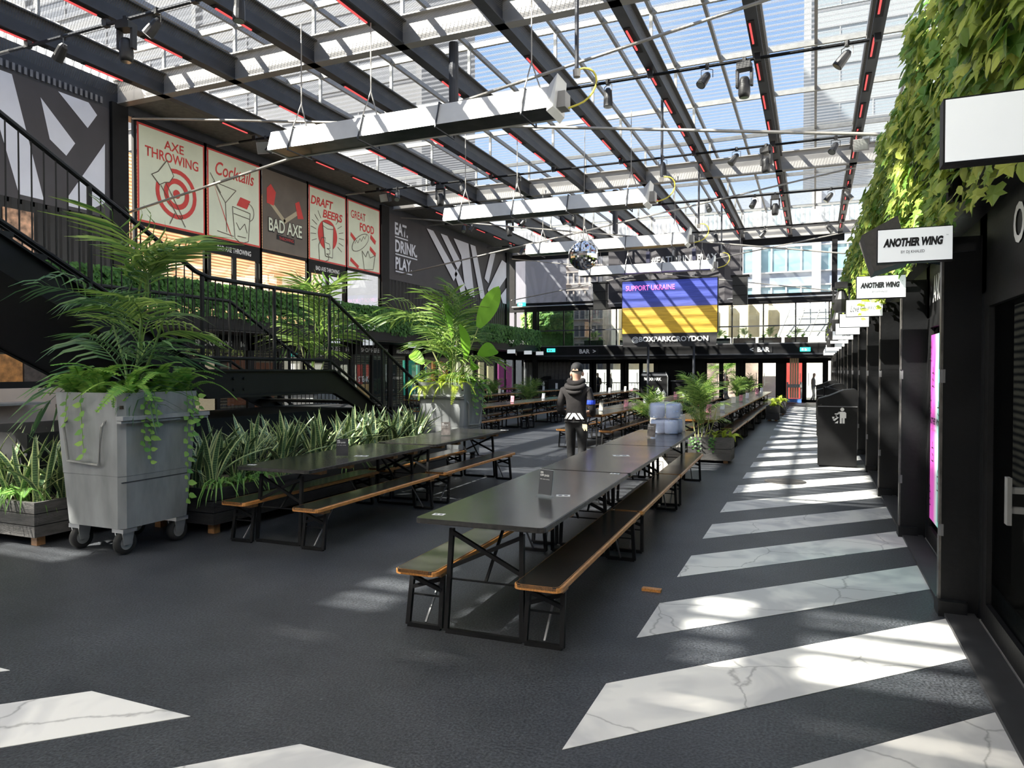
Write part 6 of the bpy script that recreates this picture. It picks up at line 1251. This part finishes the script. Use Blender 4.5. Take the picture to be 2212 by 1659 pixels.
# black fill block added to darken the space under the stairs
tag(MB().box((XF + 0.1, 4.6, 0), (XN - 0.35, 11.0, 1.0)).build('under_stair_dark_fill', MT['black_matt']), 'black block added as dark fill under the staircase landing', 'dark fill')
for x, nm in ((XN - 0.03, 'near'), (XF + 0.03, 'far')):
    rl = bpy.data.objects.new('railing', None); COL.objects.link(rl); rl.parent = st
    top = [(x, y, nz(y) + 1.14) for y in (3.0, LY0 - 0.1)] + [(x, LY0 + 0.1, LZ + 1.14), (x, LY1, LZ + 1.14), (x, 12.0, nz(12.0) + 1.12)]
    MB().tube(top, 0.028, 8).build('top_rail', MT['stair'], rl)
    bot = [(x, y, nz(y) + 0.16) for y in (3.0, LY0)] + [(x, LY1, LZ + 0.16), (x, 12.0, nz(12.0) + 0.16)]
    MB().tube(bot, 0.024, 8).build('bottom_rail', MT['stair'], rl)
    for y in (5.05, LY0, 7.75, LY1, 10.4, 11.95): MB().tube([(x, y, nz(y) - 0.02), (x, y, nz(y) + 1.14)], 0.026, 8).build('post', MT['stair'], rl)
    b_me = MB().tube([(0, 0, 0.16), (0, 0, 1.13)], 0.008, 5).mesh('baluster', MT['stair']); y = 3.05
    while y < 11.95:
        link_mesh('baluster', b_me, rl, Matrix.Translation((x, y, nz(y)))); y += 0.118
# ================================================================== RADIANT HEATERS
YH = [11.6, 18.9, 25.4, 32.0]
for k, y in enumerate(YH):
    h = thing('radiant_heater', (0, y, 6.02), 'long white radiant heater hung on chains, %s from the viewpoint' % ORD[k], 'heater', 'hanging radiant heaters')
    x0, x1 = -10.1, -4.15; pr = [(-0.33, 0.0), (-0.20, 0.40), (0.20, 0.40), (0.33, 0.0)]; s = MB()
    for x in (x0, x1): s.v += [(x, a, b) for a, b in pr]
    for j in range(3): s.f.append((j, j + 1, 5 + j, 4 + j))
    s.f.append((0, 3, 2, 1)); s.f.append((4, 5, 6, 7)); s.build('hood', MT['heater'], h)
    MB().tube([(x0 + 0.1, -0.12, 0.14), (x1 - 0.1, -0.12, 0.14)], 0.045, 8).build('burner_tube', MT['heater_in'], h); MB().tube([(x0 + 0.1, 0.12, 0.14), (x1 - 0.1, 0.12, 0.14)], 0.045, 8).build('burner_tube', MT['heater_in'], h)
    MB().box((x0 + 0.02, -0.30, 0.02), (x1 - 0.02, 0.30, 0.03)).build('reflector', mat('reflector_dark', (0.10, 0.10, 0.10), 0.3, 0.7, 0.4, 4) if k == 0 else bpy.data.materials['reflector_dark'], h)
    MB().hexa([(x1, -0.34, -0.06), (x1 + 0.10, -0.30, 0.02), (x1 + 0.10, 0.30, 0.02), (x1, 0.34, -0.06), (x1, -0.21, 0.42), (x1 + 0.16, -0.24, 0.58), (x1 + 0.16, 0.24, 0.58), (x1, 0.21, 0.42)]).build('end_plate', MT['heater'], h)
    MB().box((x1 + 0.10, -0.14, 0.05), (x1 + 0.26, 0.14, 0.32)).build('burner_box', MT['grey_steel'], h)
    for j in range(4):
        x = x0 + 0.55 + (x1 - x0 - 1.0) * j / 3; b = MB(); b.tube([(x, -0.37, -0.06), (x, -0.215, 0.43), (x, 0.215, 0.43), (x, 0.37, -0.06), (x, -0.37, -0.06)], 0.018, 4); b.build('bracket', MT['dark_steel'], h)
        if j in (0, 1, 3):
            MB().tube([(x, -0.2, 0.43), (x + 0.05, 0, 0.95)], 0.012, 4).build('chain', MT['rod'], h); MB().tube([(x + 0.25, -0.1, 0.43), (x + 0.05, 0, 0.95)], 0.012, 4).build('chain', MT['rod'], h); MB().tube([(x + 0.05, 0, 0.95), (x + 0.05, 0, 2.55)], 0.012, 4).build('chain', MT['rod'], h)
    d = thing('conduit_drop', (x1 + 0.42, y, 6.70), 'dark conduit dropping to the right end of the %s heater' % ORD[k], 'conduit', 'conduit drops at the heaters')
    MB().tube([(0, 0, 0), (0, 0, 2.2)], 0.035, 8).build('pipe', MT['dark_steel'], d); MB().lathe([(0.0, -0.12), (0.06, -0.12), (0.07, 0), (0.0, 0.02)], (0, 0, 0), 10).build('connector', MT['rod'], d)
    MB().tube([(0.02 + 0.32 * math.sin(a) , 0.02, -0.28 - 0.30 * math.cos(a + 0.2)) for a in [i * math.pi / 10 for i in range(11)][::-1]] + [(-0.15, 0.0, -0.62)], 0.018, 6).build('yellow_cable', MT['yellow_cable'], d)
# ================================================================== LIGHTING BARS AND LAMPS
fix_black = mat('lamp_black', (0.02, 0.02, 0.021), 0.45, 0, 0.2); lens = mat('lamp_lens', (0.35, 0.36, 0.34), 0.1, 0.3, 0.1)
BARS = [(9.5, [(145, 'par'), (280, 'head'), (347, 'par'), (523, 'can')]), (15.8, [(578, 'flood'), (596, 'par'), (1312, 'can'), (1524, 'par'), (1604, 'head'), (1824, 'par')]), (22.0, [(836, 'flood'), (860, 'par'), (952, 'head'), (998, 'par'), (1120, 'can'), (1430, 'can'), (1588, 'par'), (1652, 'head'), (1801, 'par'), (1856, 'flood')]), (28.1, [(1002, 'par'), (1022, 'par'), (1101, 'head'), (1132, 'par'), (1212, 'par'), (1240, 'can'), (1527, 'par'), (1628, 'par'), (1672, 'head'), (1792, 'par'), (1824, 'par')]), (34.4, [(1130, 'par'), (1545, 'can'), (1650, 'par'), (1786, 'par')])]
ZP = 8.14
def lamp(x, y, kind, label, seed):
    t = thing({'par': 'spotlight', 'can': 'par_can_lamp', 'head': 'moving_head_light', 'flood': 'floodlight'}[kind], (x, y, ZP), label, 'light', 'stage lights on the lighting bars', R((seed * 47) % 70 - 35))
    MB().box((-0.035, -0.045, -0.06), (0.035, 0.045, 0.05)).build('clamp', fix_black, t)
    if kind == 'flood':
        MB().hexa([(-0.20, -0.10, -0.48), (0.20, -0.10, -0.48), (0.20, 0.06, -0.42), (-0.20, 0.06, -0.42), (-0.20, -0.20, -0.18), (0.20, -0.20, -0.18), (0.20, -0.03, -0.12), (-0.20, -0.03, -0.12)]).build('housing', MT['grey_steel'] if seed % 2 else fix_black, t)
        MB().hexa([(-0.17, -0.115, -0.45), (0.17, -0.115, -0.45), (0.17, -0.10, -0.45), (-0.17, -0.10, -0.45), (-0.17, -0.205, -0.20), (0.17, -0.205, -0.20), (0.17, -0.19, -0.20), (-0.17, -0.19, -0.20)]).build('glass', lens, t); MB().tube([(-0.21, -0.05, -0.3), (-0.21, 0, -0.05), (0.21, 0, -0.05), (0.21, -0.05, -0.3)], 0.012, 4).build('yoke', fix_black, t)
    elif kind == 'head':
        MB().box((-0.14, -0.12, -0.20), (0.14, 0.12, -0.06)).build('base', fix_black, t); [MB().box((a, -0.05, -0.55), (a + 0.05, 0.07, -0.18)).build('yoke_arm', fix_black, t) for a in (-0.17, 0.12)]
        MB().lathe([(0.0, -0.78), (0.10, -0.78), (0.125, -0.70), (0.12, -0.45), (0.08, -0.36), (0.0, -0.34)], (0, 0, 0), 14).build('head', fix_black, t, smooth=True); MB().lathe([(0.0, -0.785), (0.085, -0.785)], (0, 0, 0), 14).build('lens', lens, t)
    else:
        a = R(38 if kind == 'par' else 4) * (1 if seed % 2 else -1); d = Vector((math.sin(a) * 0.8, -abs(math.sin(a)) * 0.6, -math.cos(a))); c = Vector((0, 0, -0.20)); L = 0.30 if kind == 'par' else 0.36
        MB().tube([c - d * 0.06, c, c + d * L * 0.55, c + d * L], 0.1, 12, True, [0.05, 0.085, 0.10, 0.105]).build('body', fix_black, t, smooth=False); MB().tube([c + d * (L + 0.002), c + d * (L + 0.006)], 0.088, 12).build('lens', lens, t)
        MB().tube([(-0.12, 0, -0.24), (-0.12, 0, -0.08), (0, 0, -0.05), (0.12, 0, -0.08), (0.12, 0, -0.24)], 0.010, 4).build('yoke', MT['galv'] if seed % 3 == 0 else fix_black, t)
BW = ['nearest', 'second', 'third', 'fourth', 'fifth']
for k, (y, ls) in enumerate(BARS):
    t = thing('lighting_bar', (0, y, ZP), 'slim lighting bar across the hall under the roof beams, %s from the viewpoint' % BW[k], 'lighting bar', 'lighting bars under the roof')
    MB().tube([(XL + 0.15, 0, 0.0), (0.95, 0, 0.0)], 0.034, 8).build('pipe', MT['black'] if k else MT['dark_steel'], t)
    for x in BX[1:]: MB().box((x - 0.06, -0.05, -0.04), (x + 0.06, 0.05, 0.10)).build('beam_clamp', fix_black, t)
    MB().tube([(XL + 0.15, 0, 0), (XL + 1.0, 0, 0)], 0.037, 8).build('sleeve', MT['galv'], t)
    for j, (px, kind) in enumerate(ls):
        x = y * math.tan(math.atan((px - 1106) / 1540) - R(22.975)); lamp(x, y, kind, '%s on the %s lighting bar, %s from the left' % ({'par': 'black spotlight', 'can': 'black par can lamp', 'head': 'black moving head light', 'flood': 'square floodlight'}[kind], BW[k], ORD[j] if j else 'first'), 7 * k + j)
# tension rods, struts
for k, y in enumerate((12.95, 25.75, 37.7)):
    w = ('nearest', 'second', 'farthest')[k]
    tag(MB().tube([(XL + 0.12, y, 5.65), (1.2, y, 8.22)], 0.030, 8).build('tension_rod', MT['rod']), 'steel tension rod rising to the right under the %s cross beam' % w, 'rod', 'tension rods under the roof')
    tag(MB().tube([(XL + 0.12, y + 0.10, 8.05), (1.2, y + 0.10, 5.42)], 0.028, 8).build('tension_rod', MT['rod']), 'steel tension rod falling to the right under the %s cross beam' % w, 'rod', 'tension rods under the roof')
    tag(MB().tube([(-6.8, y + 0.05, 6.68), (-6.8, y + 0.05, ZB)], 0.10, 12).build('strut', MT['dark_steel']), 'short dark strut hanging from the %s cross beam' % w, 'strut', 'struts under the cross beams')
# mirror ball
mb_ = thing('mirror_ball', (-7.03, 22.6, 5.42), 'large silver mirror ball hanging over the tables', 'mirror ball')
s = MB(); N, K = 44, 24
for i in range(K + 1):
    for j in range(N): a, b = math.pi * i / K, 2 * math.pi * j / N; s.v.append((0.49 * math.sin(a) * math.cos(b), 0.49 * math.sin(a) * math.sin(b), 0.49 * math.cos(a)))
for i in range(K):
    for j in range(N): s.f.append((i * N + j, (i + 1) * N + j, (i + 1) * N + (j + 1) % N, i * N + (j + 1) % N))
s.build('mirror_tiles', mat('mirror_tile', (0.80, 0.80, 0.82), 0.06, 1.0, 0), mb_); MB().tube([(0, 0, 0.48), (0.05, 0, ZS - 5.42)], 0.012, 5).build('wire', MT['rod'], mb_)
# loudspeakers and lights on the right wall
ws = thing('wall_speaker', (0.50, 5.75, 2.50), 'big dark grey loudspeaker tilted out behind the nearest lettered sign', 'loudspeaker')
MB().hexa([(-0.12, -0.18, -0.19), (0.10, -0.18, -0.12), (0.10, 0.18, -0.12), (-0.12, 0.18, -0.19), (-0.20, -0.18, 0.07), (0.02, -0.18, 0.19), (0.02, 0.18, 0.19), (-0.20, 0.18, 0.07)]).build('cabinet', mat('speaker_grey', (0.075, 0.072, 0.07), 0.8, 0, 0.15, 40), ws); MB().tube([(0.05, 0, -0.05), (0.36, 0, -0.12)], 0.035, 6).build('arm', MT['black'], ws)
for k, (y, z) in enumerate(((13.6, 2.85), (15.4, 2.62), (18.5, 2.55), (22.0, 2.50))):
    m_ = thing('wall_light', (0.42, y, z), 'black moving light bracketed on the right wall, %s along' % (ORD[k] if k else 'first'), 'light', 'moving lights on the right wall')
    MB().box((-0.10, -0.10, 0.20), (0.10, 0.10, 0.30)).build('base', fix_black, m_); MB().lathe([(0.0, -0.22), (0.10, -0.22), (0.12, 0.0), (0.06, 0.16), (0.0, 0.18)], (0, 0, 0), 12).build('head', fix_black, m_); [MB().box((a, -0.03, -0.05), (a + 0.03, 0.03, 0.22)).build('yoke_arm', fix_black, m_) for a in (-0.14, 0.11)]; MB().box((0.08, -0.03, 0.23), (0.40, 0.03, 0.28)).build('arm', MT['black'], m_)
pt = thing('ivy_pipe', (0.80, 3.9, 2.66), 'short black pipes projecting under the ivy near the blank sign', 'pipe'); MB().tube([(-0.22, 0.1, 0.02), (0.1, 0, 0.10)], 0.045, 10).build('pipe', MT['black'], pt); MB().tube([(-0.05, 1.0, -0.05), (-0.05, 1.0, 0.25)], 0.04, 10).build('pipe', MT['black'], pt)
# ================================================================== PEOPLE
def skin_body(name, pts, edges, root_i, parent, slots, classify, sub=2):
    me = bpy.data.meshes.new(name); me.from_pydata([p[0] for p in pts], edges, []); o = bpy.data.objects.new(name, me); COL.objects.link(o)
    sm = o.modifiers.new('s', 'SKIN'); sm.use_smooth_shade = True; o.modifiers.new('d', 'SUBSURF').levels = sub
    lay = me.skin_vertices[0] if me.skin_vertices else None
    if lay is None: me.skin_vertices.new() if hasattr(me.skin_vertices, 'new') else None; lay = me.skin_vertices[0]
    for i, p in enumerate(pts): lay.data[i].radius = p[1]; lay.data[i].use_root = (i == root_i)
    dg = bpy.context.evaluated_depsgraph_get(); dg.update(); em = bpy.data.meshes.new_from_object(o.evaluated_get(dg)); bpy.data.objects.remove(o)
    em.materials.clear()
    for s_ in slots: em.materials.append(MT[s_] if isinstance(s_, str) else s_)
    for p in em.polygons: p.material_index = classify(p.center); p.use_smooth = True
    b = bpy.data.objects.new('body', em); COL.objects.link(b); b.parent = parent
    return b
def person(loc, rz, label, S=1.0, top='hoodie', legs='jeans', detail=True, walk=0.12, arms='bent'):
    t = thing('person', loc, label, 'person', None, rz); t.scale = (S, S, S)
    a = walk
    P = [((0, 0, 0.90), (0.155, 0.11)), ((0, 0.005, 1.05), (0.150, 0.11)), ((0, 0.02, 1.22), (0.165, 0.115)), ((0, 0.0, 1.36), (0.145, 0.095)), ((0, 0.01, 1.44), (0.062, 0.06)), ((0, 0.03, 1.50), (0.058, 0.06)), ((0, 0.045, 1.575), (0.078, 0.092)), ((0, 0.05, 1.66), (0.070, 0.085)), ((0, 0.045, 1.70), (0.035, 0.04)),
         ((-0.185, -0.005, 1.335), (0.068, 0.066)), ((-0.245, -0.03, 1.06), (0.053, 0.055)), ((-0.195, 0.17, 0.98), (0.042, 0.042)), ((-0.15, 0.25, 1.0), (0.028, 0.036)),
         ((0.185, -0.005, 1.335), (0.068, 0.066)), ((0.250, -0.03, 1.06), (0.053, 0.055)), ((0.215, 0.17, 0.98), (0.042, 0.042)), ((0.17, 0.25, 1.0), (0.028, 0.036)),
         ((-0.085, 0.0, 0.84), (0.088, 0.098)), ((-0.095, a * 0.6 + 0.02, 0.47), (0.060, 0.066)), ((-0.09, a - 0.08, 0.10), (0.042, 0.046)), ((-0.09, a - 0.09, 0.045), (0.042, 0.043)), ((-0.105, a + 0.09, 0.035), (0.040, 0.030)),
         ((0.085, 0.0, 0.84), (0.088, 0.098)), ((0.095, -a * 0.3 + 0.03, 0.47), (0.060, 0.066)), ((0.09, -a - 0.10, 0.10), (0.042, 0.046)), ((0.09, -a - 0.11, 0.045), (0.042, 0.043)), ((0.105, -a + 0.07, 0.035), (0.040, 0.030))]
    E_ = [(0, 1), (1, 2), (2, 3), (3, 4), (4, 5), (5, 6), (6, 7), (7, 8), (3, 9), (9, 10), (10, 11), (11, 12), (3, 13), (13, 14), (14, 15), (15, 16), (0, 17), (17, 18), (18, 19), (19, 20), (20, 21), (0, 22), (22, 23), (23, 24), (24, 25), (25, 26)]
    def cl(c):
        if c.z > 1.435 and abs(c.x) < 0.14: return 2
        if c.z < 0.085: return 3
        if c.y > 0.225 and 0.9 < c.z < 1.1 and abs(c.x) > 0.08: return 2
        if c.z < 0.86: return 1
        return 0
    skin_body('body', P, E_, 0, t, [top, legs, 'skin', 'black_matt'], cl)
    if detail:
        for sx in (-1, 1):     # hands: palm with five fingers each, resting in front of the waist
            hm = MB(); bx, by, bz = sx * 0.155, 0.265, 1.0
            for f, (dz, l) in enumerate(((0.030, 0.062), (0.012, 0.072), (-0.006, 0.068), (-0.024, 0.052))): hm.tube([(bx, by, bz + dz), (bx - sx * l * 0.6, by + 0.018, bz + dz - 0.004), (bx - sx * l, by + 0.002, bz + dz - 0.010)], 0.0085, 6, True, [0.010, 0.009, 0.007])
            hm.tube([(bx + sx * 0.01, by - 0.012, bz + 0.034), (bx - sx * 0.012, by - 0.02, bz + 0.062), (bx - sx * 0.03, by - 0.012, bz + 0.078)], 0.009, 6, True, [0.011, 0.010, 0.008]); hm.tube([(bx + sx * 0.035, by - 0.01, bz), (bx, by, bz)], 0.03, 8, True, [0.026, 0.034]); hm.build('hand', MT['skin'], t, smooth=True)
    return t
pp = person((-3.17, 9.85, 0), R(4), 'person in a black cap and dark hoodie walking away between the tables', 1.0)
# cap, hair, ears, hood, print, armband, keys
cap = MB(); prof = [(0.102, 0.0), (0.104, 0.03), (0.096, 0.075), (0.070, 0.112), (0.03, 0.128), (0.0, 0.13)]; cap.lathe(prof, (0, 0, 0), 22)
cap.v = [(x * 0.86, y * 1.02 + 0.05 - 0.10 * (0.13 - z) * (y > 0) * 0, z + 1.615) for x, y, z in cap.v]; cap.build('cap', MT['black_matt'], pp, smooth=True)
MB().hexa([(-0.07, 0.13, 1.615), (0.07, 0.13, 1.615), (0.055, 0.225, 1.60), (-0.055, 0.225, 1.60), (-0.07, 0.13, 1.625), (0.07, 0.13, 1.625), (0.055, 0.225, 1.608), (-0.055, 0.225, 1.608)]).build('cap_peak', MT['black_matt'], pp)
MB().poly if False else None
op = MB(); op.face([(0.045 * math.cos(R(a)), -0.0555 + 0.004 * math.sin(R(a)), 1.622 + 0.032 * math.sin(R(a))) for a in range(0, 181, 20)]); op.build('cap_opening', MT['skin'], pp)
hr = MB(); hr.lathe([(0.052, -0.085), (0.074, -0.05), (0.083, -0.02), (0.087, 0.02)], (0, 0, 0), 22); hr.v = [(x * 0.87, y * 0.97 + 0.046, z + 1.598) for x, y, z in hr.v]; hr.f = [f for f in hr.f if sum(hr.v[i][1] for i in f) / len(f) < 0.055]; hr.build('hair', MT['hair'], pp, smooth=True)
for sx in (-1, 1): MB().lathe([(0.0, -0.035), (0.016, -0.025), (0.022, 0.0), (0.018, 0.022), (0.0, 0.034)], (sx * 0.084, 0.055, 1.575), 8).build('ear', MT['skin'], pp, smooth=True)
nose = MB().tube([(0, 0.132, 1.60), (0, 0.155, 1.565), (0, 0.135, 1.55)], 0.01, 6, True, [0.008, 0.014, 0.012]); nose.build('nose', MT['skin'], pp, smooth=True)
for sx in (-1, 1): MB().lathe([(0.0, -0.008), (0.01, 0.0), (0.0, 0.008)], (sx * 0.032, 0.128, 1.585), 8).build('eye', MT['white'], pp)
MB().box((-0.025, 0.126, 1.520), (0.025, 0.134, 1.526)).build('mouth', MT['sketch'], pp)
hood = MB()
for k, (r0, z, yy, rr) in enumerate(((0.085, 1.44, -0.02, 0.045), (0.110, 1.375, -0.060, 0.040), (0.085, 1.31, -0.085, 0.030))):
    hood.tube([(r0 * 1.15 * math.sin(R(a)), yy + 0.02 - r0 * 0.62 * math.cos(R(a)), z - 0.035 * math.cos(R(a)) + 0.03) for a in range(-110 + 8 * k, 111 - 8 * k, 20)], rr, 8, True)
hood.build('hood', MT['hoodie'], pp, smooth=True)
for sx in (-1, 0, 1):
    pl = MB(); yb = -0.128
    if sx == 0: pts = [(-0.085, 0.925), (-0.035, 0.925), (0, 0.975), (0.035, 0.925), (0.085, 0.925), (0.022, 1.015), (-0.022, 1.015)]
    elif sx < 0: pts = [(-0.145, 0.93), (-0.105, 0.93), (-0.045, 1.015), (-0.09, 1.015)]
    else: pts = [(0.145, 0.93), (0.105, 0.93), (0.045, 1.015), (0.09, 1.015)]
    f = lambda x: yb + 0.55 * x * x * 1.6
    pl.face([(x, f(x) - 0.004, z) for x, z in pts]); pl.build('chevron_print', MT['white'], pp)
ab = MB().lathe([(0.064, -0.03), (0.066, 0.0), (0.064, 0.03)], (0, 0, 0), 14); ab.v = [(x + 0.226, y - 0.02, z + 1.17) for x, y, z in ab.v]; ab.build('armband', MT['blue'], pp)
MB().tube([(-0.155, -0.06, 0.885), (0.0, -0.118, 0.885), (0.155, -0.06, 0.885)], 0.012, 6).build('belt', MT['black_matt'], pp)
ky = MB()
for k in range(6): ky.box((0.15 + 0.012 * k - 0.03, -0.11 - 0.004 * k, 0.80 - 0.018 * (k % 3)), (0.165 + 0.012 * k - 0.03, -0.10 - 0.004 * k, 0.86 - 0.01 * (k % 2)))
ky.build('key_bunch', MT['tan'], pp)['kind'] = 'stuff'
# people far outside
MT['pink_coat'] = mat('pink_coat', (0.62, 0.28, 0.34), 0.8, 0, 0.15); MT['grey_coat'] = mat('grey_coat', (0.10, 0.10, 0.12), 0.8, 0, 0.15); MT['blue_coat'] = mat('dark_blue_coat', (0.04, 0.05, 0.09), 0.8, 0, 0.15)
person((-4.55, 41.2, -0.2), R(60), 'far person in a pink jacket walking past the far doors', 0.98, 'pink_coat', 'grey_coat', False, 0.2)
person((-0.05, 42.2, -0.2), R(-80), 'far person in grey seen through the rightmost far doors', 1.0, 'grey_coat', 'jeans', False, 0.1)
person((-12.0, 41.6, -0.2), R(150), 'far person in dark blue outside the far left doors, left of two', 1.0, 'blue_coat', 'jeans', False, 0.05)
person((-11.45, 42.4, -0.2), R(120), 'far person in dark grey outside the far left doors, right of two', 0.98, 'grey_coat', 'jeans', False, 0.05)
